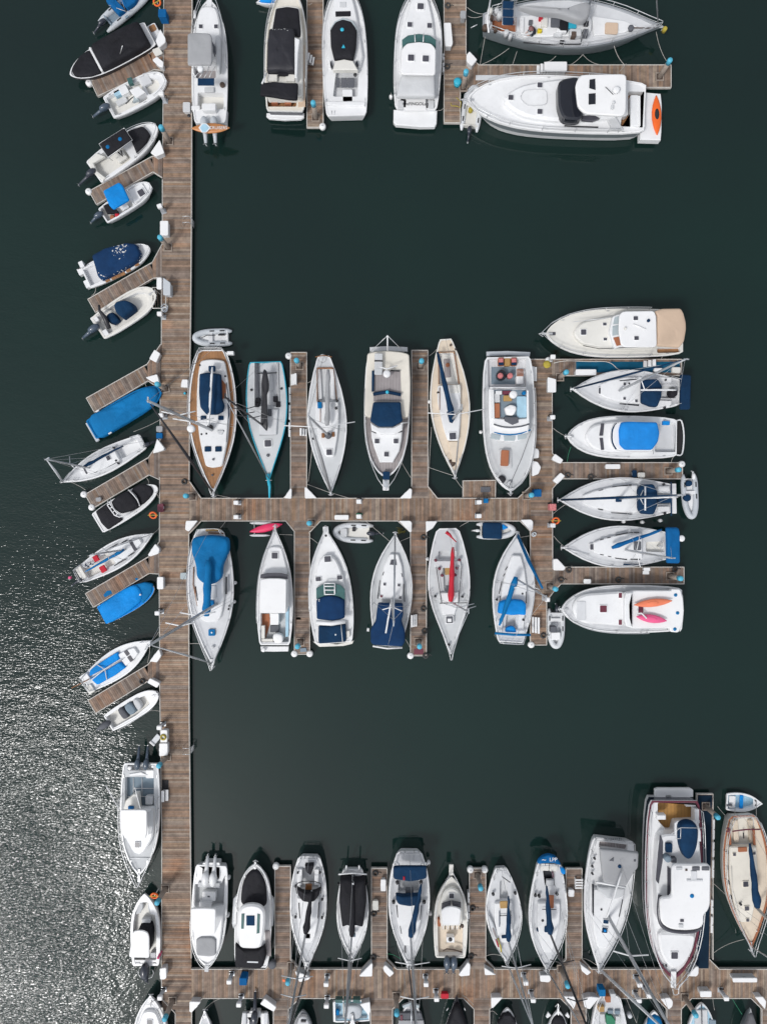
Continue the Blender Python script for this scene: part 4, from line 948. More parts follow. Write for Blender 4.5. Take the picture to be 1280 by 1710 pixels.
b.P('windscreen', [(250, 325), (300, 288), (390, 274), (480, 288), (530, 325), (530, 385), (485, 350), (390, 338), (300, 350), (255, 390)], 1.7, 2.5, TGL, .05)
for x in (355, 428): b.T('windscreen_bar', [(x, 278, 2.52), (x + (390 - x) * .1, 345, 2.7)], .04, WH)
b.P('hard_top', [(250, 400), (290, 355), (390, 342), (490, 355), (528, 400), (525, 600), (515, 612), (250, 608), (242, 595)], 2.8, 3.0, W2, .06, rc=.2)
for c_, s_ in (((325, 473), 52), ((445, 480), 52)): b.hatch(c_, s_, s_, HG, 3.05)
b.hatch((403, 50), 50, 52, HG, 1.78); b.hatch((315, 200), 40, 40, HG, 1.78); b.hatch((477, 208), 40, 40, HG, 1.78)
b.C('aft_cover', [(242, 618), (520, 618), (525, 800), (205, 800), (215, 720)], 2.0, 2.5, LG, wr=.02)
b.P('transom_panel', [(285, 812), (445, 812), (450, 905), (280, 905)], 1.2, 1.42, W2, .03); text(b, 'transom_lettering', 'OnFINGOLan', (362, 855), 1.45, .36, BM)
b.R('stern_seat', (240, 860), 70, 50, 1.1, 1.4, LG); b.R('stern_seat', (490, 860), 70, 50, 1.1, 1.4, LG)
b.P('swim_platform', [(182, 900), (540, 905), (535, 1015), (520, 1040), (400, 1042), (200, 1025), (180, 1000)], .4, .85, WH, .06); b.rail(.12, 1.0, .7, .02, r=.026); b.cleats()
r = Rib('small inflatable tucked under the bow of the largest white yacht', 'B2', (808, 1030), (850, 705), 168, WT, OW, .22); r.thwart(.55); r.outboard(-.12, 0, EG, sc=.75, L=1.2, z=.45); r.D('fuel_can', (815, 895), 18, .3, .7, YL); r.T('oar', [(845, 880, .7), (870, 900, .7)], .04, BM)
b = Boat('large_motor_yacht', 'largest white yacht lying along the top branch pier, black windscreen and white hard top', 'motor yacht', 'B3', (1078, 578), (128, 534), 300, 'bluff', 1.9, GMo, dm=WH, gm=W2, bul=.2, band=GRH,
         wells=[('P', [(985, 488), (1075, 490), (1075, 682), (945, 675), (950, 625), (985, 615)], .6, TK)])
b.P('trunk', [(300, 530), (400, 450), (620, 415), (960, 400), (960, 620), (760, 640), (620, 645), (420, 620)], 1.85, 2.5, WH, .2, rc=1.0)
b.P('windscreen', [(612, 440), (640, 417), (722, 405), (730, 450), (735, 570), (750, 612), (728, 638), (640, 632), (614, 560)], 2.4, 3.4, GL, .15, rc=.4)
b.P('hard_top', [(705, 450), (728, 402), (760, 396), (962, 393), (978, 405), (976, 600), (955, 618), (760, 606), (718, 570)], 4.0, 4.25, W2, .08, rc=.35)
for y, q in ((450, [(780, 425), (810, 420), (812, 480), (778, 470)]), (525, [(775, 500), (812, 497), (812, 555), (775, 558)])): b.P('roof_window', q, 4.24, 4.29, GL, .01)
b.T('sunpad_ring', smooth([(415, 510, 2.55), (430, 485, 2.55), (480, 478, 2.55), (540, 480, 2.55), (552, 510, 2.55), (550, 550, 2.55), (520, 563, 2.55), (450, 562, 2.55), (415, 530, 2.55), (415, 510, 2.55)], 2, False), .03, LG)
for c_ in ((360, 520), (515, 453), (515, 595)): b.hatch(c_, 27, 27, HG, 2.56)
b.T('radio_mast', [(865, 465, 4.3), (905, 505, 5.2)], .03, BM); b.D('radar_dome', (925, 475), 17, 4.4, 4.7, WH, n=18); b.D('horn', (910, 545), 8, 4.3, 4.4, LG); b.R('searchlight', (902, 570), 14, 22, 4.3, 4.45, LG)
b.R('aft_bench', (1020, 590), 42, 165, 1.4, 2.1, WH, a=R(3)); b.R('bench_cushion', (1046, 590), 12, 160, 1.9, 2.2, W2, a=R(3)); b.P('side_screen', [(735, 620), (800, 612), (835, 632), (800, 645), (740, 640)], 2.3, 2.6, HG, .02); b.P('side_step', [(870, 620), (920, 625), (960, 690), (900, 690)], 1.9, 2.2, LG, .03)
b.P('swim_platform', [(1050, 490), (1160, 500), (1166, 560), (1164, 700), (1160, 748), (1050, 745)], .4, 1.1, WH, .05); b.T('port_window', [(645, 672, 1.95), (700, 676, 1.95), (825, 680, 1.95)], .06, BM); b.rail(.15, 1.0, .75, .05, over=.3, r=.03, post=1.9); b.anchor(.5); b.cleats()
t = kayak('paddleboard', 'bright orange kayak lying across the swim platform of the largest white yacht', 'kayak', 'B3', (1138, 508), (1142, 718), 52, 1.3, OR)
# grey ketch at the top
b = Boat('grey_ketch', 'cluttered grey-hulled ketch with a long grey sail cover, gear heaped on its white deck', 'sailboat', 'BY', (88, 128), (1172, 166), 296, 'classic', 1.5, GS, hm=GRH, dm=NW, gm=AL, bul=.25,
         wells=[('P', [(150, 100), (300, 100), (300, 195), (150, 190)], .5, BRN)])
b.P('cabin', [(320, 90), (700, 85), (760, 110), (755, 190), (690, 215), (350, 225), (318, 200)], 1.45, 1.95, WH, .08, rc=.2); b.P('foredeck_trunk', [(760, 95), (960, 125), (1040, 160), (960, 195), (770, 215)], 1.45, 1.7, WH, .06)
for y in (28, 78, 128): b.R('solar_panel', (248, y), 66, 46, 3.2, 3.26, NV, .01)
b.T('panel_frame', [(214, 0, 3.2), (214, 152, 3.2), (288, 152, 3.2), (288, 0, 3.2)], .04, AL); b.R('foredeck_hatch', (880, 170), 78, 68, 1.7, 1.85, TN)
b.C('sail_bundle', [(300, 42), (420, 50), (560, 60), (690, 55), (722, 20), (755, 30), (742, 105), (700, 142), (640, 125), (560, 95), (420, 85)], 3.0, 3.7, GC, wr=.08, rc=.3)
b.mast((730, 60), 17, None, spr=(.5,), fm=GC, r=.13); b.R('deck_locker', (386, 132), 22, 26, 1.95, 2.2, DG)
for x, y, l, w_, m_ in ((540, 130, 60, 60, DG), (590, 150, 50, 70, BK), (640, 150, 50, 40, TQ), (575, 185, 60, 20, WH), (660, 195, 70, 40, LG), (725, 140, 30, 30, BM), (722, 195, 30, 40, DG), (450, 100, 22, 22, RD), (470, 130, 40, 60, OW), (550, 212, 50, 20, LG), (578, 250, 26, 14, BM), (650, 205, 30, 30, IRN), (335, 150, 20, 90, WH)): b.R('deck_gear', (x, y), l, w_, 1.9, 2.0 + random.uniform(.1, .4), m_)
for x, y in ((140, 60), (150, 100), (175, 170), (200, 80), (180, 60), (130, 130), (240, 190), (265, 210), (110, 160)): b.D('stowed_gear', (x, y), random.uniform(10, 18), 1.5, 1.9 + random.uniform(0, .4), random.choice([LG, WH, OW, IRN]))
b.T('stern_arch', [(130, 200, 2.8), (120, 120, 3.0), (140, 0, 3.0)], .07, WH); b.D('windlass', (1000, 165), 17, 1.6, 1.9, DG); b.T('anchor_chain', [(1005, 170, 1.7), (1140, 172, 1.7)], .05, IRN); b.D('bow_fender', (1208, 170), 13, 1.3, 1.8, YL); b.rail(.05, 1.0, .75, .04, r=.03); b.anchor(.4)
b.T('handrail', [(340, 260, 1.7), (480, 272, 1.7), (690, 270, 1.7), (695, 235, 1.7)], .05, BM); b.T('wind_vane', [(20, 170, 2.0), (60, 150, 2.2)], .04, SS)
# ================================================================ berths north of the cross pier
r = Rib('grey inflatable without a motor floating behind the teak-decked yacht', 'B4', (440, 178), (128, 188), 168, GT, WH, .25); r.thwart(.5, NW, .35); r.R('black_strap', (385, 157), 60, 14, .4, .6, BM); r.T('inner_rope', [(200, 190, .6), (250, 165, .6), (330, 165, .6)], .03, RB)
b = Boat('teak_ketch', 'teak-decked sailing yacht with a navy cockpit tent and a long white boom', 'sailing yacht', 'B4', (300, 292), (312, 1632), 440, 'ketch', 1.3, GS, dm=TK, gm=WH, hm=NVH,
         wells=[('P', [(200, 410), (390, 410), (400, 500), (190, 500)], .4, WH)])
b.P('cabin', [(190, 402), (240, 390), (300, 386), (360, 390), (412, 402), (440, 560), (462, 750), (460, 900), (440, 1120), (415, 1250), (390, 1370), (300, 1385), (240, 1370), (210, 1250), (180, 1100), (158, 900), (158, 700), (168, 540)], 1.25, 1.7, WH, .07, rc=.2)
b.P('companion', [(380, 560), (425, 620), (425, 730), (385, 760)], 1.68, 1.78, BRN, .02)
b.C('cockpit_tent', [(182, 518), (262, 505), (380, 520), (385, 640), (388, 750), (412, 805), (400, 865), (345, 895), (245, 895), (190, 830), (178, 700)], 2.0, 2.5, NV, wr=.03)
b.boom((268, 1000), (302, 462), 3.0, WH, .1, .1, AL); b.T('boom_slot', [(290, 500, 3.12), (268, 900, 3.12)], .05, NV); b.R('boom_end_cover', (295, 470), 50, 60, 2.2, 2.5, NV)
for c_ in ((217, 925), (378, 925)): b.R('hatch_cover', c_, 38, 48, 1.7, 1.82, NV)
for c_ in ((258, 1212), (355, 1212)): b.R('hatch_cover', c_, 48, 58, 1.7, 1.82, NV)
b.mast((298, 1040), 18, (-290, 770), r=.15, spr=(.36, .6), fm=BM, fr_=.1, m=AL, sprm=WH); b.D('radar_dome', (100, 1022), 32, 6.0, 6.4, WH, n=20); b.D('mast_step', (275, 1010), 26, 1.7, 2.1, BM); b.D('vent', (308, 1307), 10, 1.7, 1.85, DG); b.D('vent', (300, 1452), 9, 1.32, 1.5, DG)
b.P('side_window', [(440, 740), (455, 740), (458, 900), (445, 950)], 1.6, 1.74, NV, .02); b.T('toe_line', [(430, 600, 1.75), (455, 800, 1.8), (430, 1150, 1.75)], .03, DG)
b.rail(.02, 1.0, .7, .06, r=.028); b.pushpit(.8); b.R('outboard_bracket', (465, 325), 30, 60, 1.6, 2.1, WH); b.winch([(200, 1075), (245, 1070), (380, 1060), (400, 1045), (185, 440), (420, 540)]); b.anchor(.25)
for k in range(5): b.D('rope_coil', (355 + k * 9, 1050 + (k % 2) * 16), 14, 1.7, 1.8, LG)
b = Boat('racing_yacht', 'open-sterned racing yacht edged in turquoise with a black boom', 'sailing yacht', 'B4', (790, 402), (822, 1500), 375, 'race', 1.0, GS, hm=CYH, dm=NS, gm=CYH, gun=.07,
         wells=[('P', [(690, 410), (918, 410), (925, 820), (690, 820)], .3, NW)])
b.P('cabin', [(735, 845), (905, 845), (890, 1080), (735, 1080)], .95, 1.25, NW, .06); b.P('companion', [(810, 845), (848, 845), (848, 910), (810, 910)], 1.24, 1.3, DG, .01)
b.C('sail_bundle', [(775, 470), (800, 490), (812, 560), (822, 600), (820, 670), (802, 700), (805, 900), (812, 1010), (800, 1050), (745, 990), (755, 800), (752, 600), (765, 520)], 1.7, 2.1, BM, wr=.05)
b.mast((770, 1000), 15.5, (420, 735), r=.1, m=BM, spr=(.35, .62), fm=AL, fr_=.05); b.hatch((812, 1160), 62, 62, HG, 1.08); b.T('bowsprit', [(810, 1440, 1.1), (828, 1560, 1.05), (826, 1665, 1.0)], [.18, .12, .06], TQ)
b.R('bench', (715, 620), 400, 20, .8, 1.0, DG); b.R('bench', (905, 600), 380, 14, .8, .98, LG); b.R('cockpit_hatch', (805, 600), 160, 110, .72, .8, LG); b.D('port_light', (660, 667), 12, 1.0, 1.1, BM); b.D('port_light', (936, 655), 12, 1.0, 1.1, BM)
for p in ((720, 765), (710, 800), (880, 750), (905, 800)): b.R('sheet_bag', p, 50, 40, .75, 1.15, BK)
b.T('genoa_track', [(735, 1083, 1.1), (890, 1080, 1.1)], .03, BM); b.D('forward_vent', (812, 1270), 14, 1.0, 1.12, DG); b.T('spinnaker_pole', [(690, 870, 1.4), (640, 880, 2.2)], .04, BM); b.R('mainsheet_traveller', (800, 512), 8, 190, .9, 1.0, BM); b.T('bow_frame', [(790, 1500, 1.15), (850, 1500, 1.15)], .03, SS)
b = Boat('slim_sloop', 'slim white yacht with a grey boom cover and thick grey furled headsail', 'sailing yacht', 'B5', (350, 250), (420, 1596), 375, 'classic', 1.15, GS, dm=NS, wells=[('P', [(288, 375), (440, 375), (480, 690), (288, 690)], .4, NS)])
b.P('cabin', [(275, 705), (495, 705), (500, 860), (480, 1060), (450, 1240), (370, 1240), (300, 1060), (272, 860)], 1.1, 1.5, WH, .06, rc=.2)
b.boom((385, 945), (395, 395), 2.2, GC, .22, .16); b.mast((395, 1030), 15, (205, 845), spr=(.5,), sprw=2.1, fm=GC, fr_=.11, r=.12, sprm=WH); b.hatch((405, 1193), 56, 56, HG, 1.57)
b.P('coaming', [(285, 370), (440, 370), (440, 382), (285, 382)], 1.1, 1.35, VW, .01); b.T('coaming_rail', [(288, 375, 1.35), (288, 700, 1.35)], .04, VW); b.T('coaming_rail', [(445, 375, 1.3), (480, 690, 1.3)], .03, VW)
b.D('mast_collar', (392, 1030), 30, 1.5, 2.0, DG); b.R('brown_block', (345, 1030), 45, 30, 1.5, 1.65, VW); b.R('brown_block', (442, 1020), 45, 26, 1.5, 1.65, VW); b.R('blue_rope_bag', (312, 735), 60, 42, 1.5, 1.7, TB); b.D('rope_coil', (440, 735), 24, 1.5, 1.6, LG); b.D('compass', (470, 765), 13, 1.5, 1.7, BM)
b.R('cockpit_bench', (310, 530), 300, 34, .8, 1.0, WH); b.R('cockpit_bench', (440, 530), 300, 34, .8, 1.0, WH); b.T('cabin_rail', [(318, 700, 1.6), (318, 900, 1.6)], .025, VW); b.T('cabin_rail', [(490, 700, 1.6), (488, 880, 1.6)], .025, SS)
b.D('stern_patch', (340, 280), 40, 1.15, 1.22, NS); b.T('stern_bar', [(270, 268, 1.25), (350, 252, 1.25), (430, 268, 1.25)], .04, VW); b.anchor(.15); b.rail(.8, 1.0, .6); b.winch([(480, 690), (300, 700), (247, 1060)]); b.cleats()
b = Boat('trawler_yacht', 'trawler yacht with a cream boat deck, grey teak and a navy wheelhouse cover', 'motor yacht', 'B5', (972, 232), (955, 1440), 440, 'bluff', 1.5, GMo, dm=TG, gm=WH, hm=WH, bul=.25)
b.P('boat_deck', [(775, 232), (850, 216), (970, 207), (1100, 218), (1180, 240), (1192, 500), (1190, 700), (1175, 850), (1122, 850), (800, 850), (748, 835), (755, 600), (768, 350)], 1.5, 2.6, CT, .08, rc=.2)
b.P('deck_planking', [(845, 400), (1093, 400), (1105, 700), (832, 700)], 2.6, 2.64, TG, .01); b.P('fore_cabin', [(812, 990), (1112, 990), (1108, 1060), (1085, 1180), (1022, 1290), (895, 1290), (842, 1150), (815, 1050)], 1.45, 2.1, WH, .08)
b.C('wheelhouse_cover', [(830, 705), (1100, 705), (1105, 800), (1120, 890), (1022, 945), (885, 945), (800, 892), (815, 800)], 2.9, 3.3, NV, wr=.03); b.P('wheelhouse_front', [(808, 905), (885, 948), (1025, 948), (1120, 900), (1115, 975), (1040, 1020), (900, 1020), (815, 980)], 2.0, 2.9, WH, .1)
for q in ([(815, 985), (870, 1008), (850, 1008), (815, 992)], [(1110, 985), (1060, 1005), (1080, 1005), (1112, 993)]): b.P('wheelhouse_window', q, 2.2, 2.6, GL, .02)
b.R('folded_tender', (883, 330), 195, 78, 2.7, 3.1, LG); b.R('tender_strap', (883, 305), 14, 82, 3.05, 3.15, BM); b.R('tender_strap', (880, 410), 60, 74, 3.05, 3.12, NS); b.D('radar_dome', (963, 430), 34, 3.3, 3.7, WH, n=20); b.T('antenna_arm', [(885, 360, 3.6), (963, 385, 3.6), (1065, 352, 3.6)], .05, WH)
b.T('navy_bench', [(830, 630, 2.9), (965, 608, 2.9), (1100, 635, 2.9)], .14, NV); b.D('cyan_cap', (967, 608), 16, 3.0, 3.15, TQ); b.R('bench_pad', (828, 500), 200, 22, 2.6, 2.9, NV); b.T('seat_back', [(1000, 400, 2.8), (1090, 405, 2.8)], .06, BM)
for c_ in ((868, 1085), (1052, 1085), (960, 1213)): b.hatch(c_, 46, 46, HG, 2.15)
b.P('swim_platform', [(797, 172), (970, 162), (1163, 172), (1165, 215), (970, 205), (800, 218)], .4, .7, LG, .03); b.T('boom_derrick', [(970, 60, 4.5), (970, 205, 3.0)], .06, WH); b.T('derrick_stay', [(970, 60, 4.5), (795, 225, 2.6)], .025, SS); b.T('derrick_stay', [(970, 60, 4.5), (1130, 220, 2.6)], .025, SS); b.T('wheelhouse_bar', [(1100, 912, 2.9), (1165, 905, 2.4)], .04, WH)
b.R('bow_platform', (955, 1480), 170, 60, 1.5, 1.65, WH); b.R('windlass_cover', (958, 1420), 80, 66, 1.7, 2.0, NV); b.R('anchor_grating', (953, 1500), 70, 40, 1.65, 1.72, GT); b.rail(.3, 1.0, .8, .06, over=1.0, r=.03); b.cleats()
b = Boat('peach_sloop', 'peach-decked yacht with a navy sail cover sagging off its boom', 'sailing yacht', 'B6', (285, 80), (368, 1312), 348, 'classic', 1.1, GS, dm=CR, gm=OW, hm=OW, wells=[('P', [(228, 215), (358, 212), (408, 488), (228, 488)], .4, OW)])
b.P('cabin', [(215, 500), (420, 490), (420, 700), (405, 990), (305, 990), (262, 860), (215, 640)], 1.05, 1.5, WH, .06, rc=.2); b.P('fore_trunk', [(310, 1000), (400, 1000), (385, 1180), (345, 1180)], 1.05, 1.25, CR, .04)
b.boom((345, 790), (212, 205), 2.3, NV, .26, .12); b.P('sail_cover_end', [(300, 730), (350, 720), (372, 785), (350, 830), (325, 822)], 1.9, 2.4, NV, .08); b.mast((345, 800), 14, (430, 700), spr=(.5,), sprw=1.7, r=.11, sprm=WH, fr_=.04); b.hatch((350, 950), 60, 60, HG, 1.57)
b.R('cockpit_grating', (300, 345), 165, 55, .72, .8, TG); b.D('grating_pot', (305, 315), 18, .8, 1.0, BRN); b.T('coaming_rail', [(215, 205, 1.3), (360, 200, 1.3), (405, 485, 1.25)], .05, VW); b.T('coaming_rail', [(222, 215, 1.3), (225, 490, 1.3)], .04, VW)
b.D('vent', (332, 138), 10, 1.1, 1.3, IRN); b.D('rust_patch', (340, 1190), 34, 1.1, 1.13, IRN, n=9); b.T('cabin_rail', [(232, 520, 1.6), (232, 720, 1.6)], .03, VW); b.R('sliding_hatch', (372, 530), 70, 90, 1.5, 1.56, OW); b.anchor(.2); b.rail(.85, 1.0, .6); b.winch([(380, 170), (425, 720), (220, 560)]); b.cleats()
b = Boat('flybridge_trawler', 'big grey-decked flybridge yacht with patio furniture on its open upper decks', 'motor yacht', 'B6', (838, 240), (862, 1438), 462, 'bluff', 1.6, GMo, dm=NS, gm=WH, hm=WH, bul=.2,
         wells=[('P', [(660, 265), (1000, 262), (1003, 520), (665, 520)], .35, NW)])
b.P('deck_house', [(672, 525), (1012, 525), (1030, 860), (1025, 925), (950, 990), (860, 1000), (765, 990), (680, 930), (670, 700)], 1.6, 2.6, WH, .08, rc=.15)
b.P('bridge_deck', [(715, 540), (1005, 540), (1010, 785), (718, 785)], 2.6, 2.66, SB, .01)
for pts in ([(700, 535), (716, 535), (722, 790), (700, 790)], [(1008, 540), (1026, 545), (1030, 800), (1010, 795)]): b.P('bridge_wall', pts, 2.55, 3.1, WH, .04)
b.P('bridge_brow', [(712, 790), (820, 800), (930, 800), (1030, 790), (1035, 845), (960, 875), (865, 885), (780, 875), (715, 850)], 2.5, 3.0, WH, .06); b.T('brow_line', smooth([(715, 845, 3.03), (780, 866, 3.03), (865, 873, 3.03), (960, 863, 3.03), (1030, 842, 3.03)], 2, False), .06, DG)
b.T('blue_line', smooth([(685, 905, 2.5), (760, 928, 2.6), (860, 938, 2.6), (960, 925, 2.6), (1040, 895, 2.5)], 2, False), .06, TB)
for q in ([(692, 925), (775, 945), (765, 985), (690, 970)], [(802, 948), (908, 948), (900, 992), (808, 992)], [(925, 945), (1012, 925), (1005, 970), (928, 985)]): b.P('windscreen_pane', q, 2.5, 2.66, PG, .01)
b.P('helm_console', [(808, 780), (930, 780), (935, 830), (880, 850), (810, 815)], 2.6, 3.1, DG, .04); b.R('settee', (745, 722), 128, 48, 2.6, 2.95, BRN); b.R('sun_lounge', (962, 690), 190, 85, 2.6, 2.85, LB); b.R('settee', (745, 610), 80, 50, 2.6, 2.9, LG)
b.C('table_cover', [(805, 700), (860, 670), (912, 685), (915, 720), (885, 770), (825, 765)], 2.7, 3.2, W2, wr=.06); b.R('bridge_seat', (840, 612), 50, 75, 2.6, 3.0, GLD); b.R('bridge_table', (760, 562), 32, 55, 2.7, 3.1, WH); b.R('red_crate', (830, 562), 32, 75, 2.7, 3.0, MR); b.D('radar_dome', (890, 578), 32, 4.2, 4.6, WH, n=20); b.D('blue_bucket', (985, 565), 16, 2.7, 3.1, TB)
b.P('deck_mat', [(692, 335), (910, 335), (910, 488), (692, 488)], 1.25, 1.29, SB, .01); c = b.D('glass_table', (785, 405), 44, 1.3, 1.95, GL, n=20)
for p in ((775, 410), (862, 410)): b.D('flower_pot', p, 24, 1.5, 2.15, FLW)
for x in (780, 895):
    c = b.R('armchair', (x, 285), 72, 50, 1.3, 1.75, BRN); b.R('chair_cushion', (x, 275), 36, 38, 1.75, 1.9, FLW, par=c); b.R('chair_throw', (x, 305), 26, 44, 1.74, 1.86, NV, par=c)
b.R('side_table', (836, 290), 70, 52, 1.3, 1.7, GLD)
for k in range(6): b.R('stair_tread', (948, 358 + k * 11), 7, 60, 1.5 + k * .15, 1.54 + k * .15, BRN, .005)
b.R('ice_chest', (945, 450), 70, 62, 1.3, 1.9, W2); b.T('aft_beam', [(680, 520, 2.6), (1000, 520, 2.6)], .07, WH)
b.P('swim_platform', [(650, 197), (840, 192), (1040, 202), (1035, 240), (850, 228), (652, 236)], .5, .8, GT, .03); c = b.R('locker_base', (818, 1155), 178, 110, 1.6, 1.75, LG); b.R('varnished_locker', (815, 1145), 140, 66, 1.75, 2.15, BRN, par=c, a=R(-4))
b.D('hose_coil', (787, 1335), 34, 1.65, 1.85, BM, n=18); b.D('windlass', (855, 1370), 20, 1.65, 1.95, LG); b.T('jack_line', [(850, 1400, 2.3), (960, 1150, 2.0), (1050, 900, 2.4)], .02, ROPED); b.rail(.25, 1.0, .85, .06, r=.03); b.anchor(.4); b.cleats()
# ================================================================ east side of the tee-headed pier
HZ = 'boats berthed bow-in at the tee-headed pier'
b = Boat('cream_cruiser', 'cream cruiser with a tan canvas aft deck and three-pane windscreen', 'motor yacht', 'B7', (1080, 260), (165, 270), 322, 'bluff', 1.4, HZ, dm=OW, gm=OW, hm=WH, band=BRN,
         wells=[('P', [(905, 365), (1060, 362), (1060, 395), (905, 398)], .3, TK)])
b.P('trunk', [(340, 260), (400, 190), (600, 150), (890, 140), (890, 365), (600, 370), (400, 335)], 1.35, 1.95, OW, .12, rc=.5)
b.P('hard_top', [(655, 145), (672, 122), (700, 118), (885, 115), (900, 150), (905, 340), (895, 356), (690, 358), (668, 345), (650, 250)], 2.9, 3.1, W2, .06, rc=.2); b.P('windscreen_frame', [(612, 150), (665, 135), (660, 250), (690, 350), (622, 365), (590, 250)], 1.9, 2.55, WH, .06, rc=.15)
for q in ([(622, 160), (658, 150), (650, 202), (612, 206)], [(608, 220), (648, 210), (650, 275), (608, 282)], [(614, 295), (652, 288), (674, 342), (636, 350)]): b.P('windscreen_pane', q, 2.5, 2.62, PG if q[0][0] != 614 else BRN, .01)
b.C('aft_canopy', [(888, 118), (935, 102), (1062, 100), (1080, 130), (1096, 190), (1098, 240), (1085, 320), (1055, 362), (905, 352), (905, 150)], 2.8, 3.1, TN, wr=.02)
for c_, s_ in (((415, 258), 36), ((556, 205), 18), ((560, 305), 18)): b.hatch(c_, s_ * 1.3 if s_ < 20 else s_, s_, HG, 2.0)
for c_ in ((763, 165), (768, 298)): b.hatch(c_, 30, 26, HG, 3.14)
b.D('blue_horn', (850, 180), 10, 3.1, 3.25, NV); b.D('antenna_base', (695, 232), 8, 3.1, 3.3, OW); b.T('searchlight_line', [(745, 205, 3.15), (830, 240, 3.2)], .05, W2); b.T('deck_handrail', [(345, 190, 2.1), (560, 165, 2.2), (600, 150, 2.3)], .025, SS); b.T('deck_handrail', [(410, 348, 2.1), (520, 370, 2.2), (860, 355, 2.2)], .03, BM)
b.rail(.25, 1.0, .75, .05, over=.4, r=.028); b.anchor(.6); b.cleats(); b.R('bow_grating', (208, 268), 40, 20, 1.42, 1.5, HG)
b = Boat('navy_tented_yacht', 'white sloop with navy dodger and navy stern sheet, mast leaning over the blue carpet', 'sailing yacht', 'B7', (1058, 662), (335, 640), 282, 'sail', 1.1, HZ, dm=NW,
         wells=[('P', [(930, 615), (1030, 625), (1030, 700), (925, 700)], .4, NS)])
b.S('cabin', [(.36, .62), (.5, .62), (.66, .44), (.74, .28)], 1.05, 1.5, WH, .07, .02); b.C('dodger', [(802, 580), (850, 572), (905, 572), (935, 620), (932, 690), (905, 760), (860, 755), (800, 730)], 1.8, 2.4, NV)
b.C('stern_sheet', [(1060, 540), (1130, 543), (1127, 660), (1125, 775), (1058, 775)], 1.5, 1.8, NV, wr=.03); b.boom((795, 645), (1032, 645), 2.6, WH, .07, .06, WH); b.mast((650, 650), 14, (1092, 440), r=.13, spr=(.4,), sprw=.5, fm=NV, fr_=.07, sprm=WH)
b.hatch((535, 650), 40, 40, HG, 1.3)
for c_ in ((689, 605), (688, 702), (767, 718)): b.hatch(c_, 17, 17, HG, 1.56)
b.P('side_window', [(655, 733), (785, 742), (785, 752), (655, 740)], 1.45, 1.53, GL, .01); b.P('side_window', [(655, 580), (780, 568), (780, 576), (655, 586)], 1.45, 1.53, GL, .01)
b.C('wheel_cover', [(980, 650), (1000, 640), (1035, 645), (1035, 685), (1005, 700), (980, 680)], 1.1, 1.9, BK, wr=.01); b.R('cockpit_bench', (955, 580), 95, 40, 1.1, 1.35, WH); b.R('cockpit_bench', (955, 735), 95, 40, 1.1, 1.35, WH); b.D('radar_dome', (790, 568), 14, 4, 4.3, WH); b.winch([(965, 577), (960, 762), (720, 600)]); b.rail(.5, 1.0, .6, r=.025); b.pushpit(); b.anchor(.1); b.cleats()
b = Boat('round_cruiser', 'round-bowed white cruiser with a bright blue bridge cover and barred stern platform', 'motor cruiser', 'B8', (1040, 205), (305, 195), 284, 'bluff', 1.2, HZ, dm=WH, wells=[('P', [(905, 110), (1025, 105), (1030, 300), (890, 300)], .5, NW)])
b.P('trunk', [(420, 195), (470, 120), (600, 95), (890, 90), (885, 300), (600, 300), (470, 275)], 1.15, 1.75, WH, .14, rc=.5); b.P('bridge_wall', [(608, 160), (625, 110), (660, 95), (900, 95), (880, 295), (660, 290), (625, 270), (606, 220)], 1.75, 2.5, WH, .08, rc=.2)
b.C('bridge_cover', [(650, 150), (665, 100), (705, 95), (905, 100), (922, 170), (912, 230), (872, 285), (690, 285), (655, 250)], 2.4, 2.9, mat('stained_blue_canvas', (.001, .21, .62), .8, .15, 1.2, .05, 1.8, speck=.05), wr=.02); b.T('bridge_line', smooth([(635, 110, 2.4), (608, 150, 2.4), (606, 230, 2.4), (632, 280, 2.4)], 3, False), .07, NV)
b.P('front_window', [(532, 108), (553, 108), (545, 190), (520, 190)], 1.7, 1.82, HG, .01); b.P('front_window', [(522, 205), (544, 205), (552, 285), (532, 285)], 1.7, 1.82, HG, .01)
b.T('platform_bar', smooth([(1035, 90, .7), (1068, 92, .7), (1084, 190, .7), (1072, 310, .7), (1035, 318, .7)], 3, False), .07, WH); b.P('swim_platform', [(1035, 95), (1062, 97), (1075, 190), (1064, 308), (1035, 312)], .25, .4, RB, .02); b.R('blue_locker', (968, 105), 45, 26, 1.2, 1.5, CY)
b.rail(.45, 1.0, .6, r=.025); b.anchor(.2); b.cleats(); b.T('step_rail', [(805, 285, 2.4), (880, 290, 2.0), (880, 310, 1.6)], .03, SS)
b = Boat('navy_dodger_sloop', 'white sloop with a navy dodger carrying a grey tender across its stern', 'sailing yacht', 'B8', (1035, 608), (248, 620), 288, 'sail', 1.1, HZ, dm=NW, wells=[('P', [(905, 570), (1000, 575), (1000, 650), (905, 650)], .4, NS)])
b.S('cabin', [(.34, .62), (.5, .62), (.7, .4), (.8, .2)], 1.05, 1.5, WH, .07, .02); b.C('dodger', [(775, 550), (800, 516), (880, 512), (905, 565), (905, 655), (880, 718), (800, 712), (778, 680)], 1.8, 2.4, NV); b.C('cockpit_cover', [(905, 608), (1000, 605), (1000, 640), (905, 642)], 1.5, 1.9, NV)
b.T('dodger_strap', [(826, 530, 2.45), (826, 690, 2.45)], .07, WH); b.boom((785, 606), (1042, 600), 3.0, WH, .07, .06, WH); b.mast((650, 610), 15, None, r=.12, fm=NV, fr_=.08, spr=(.4,), sprw=.4)
b.R('hatch_cover', (437, 620), 42, 48, 1.2, 1.35, NV); b.R('hatch_cover', (650, 615), 38, 36, 1.5, 1.62, NV)
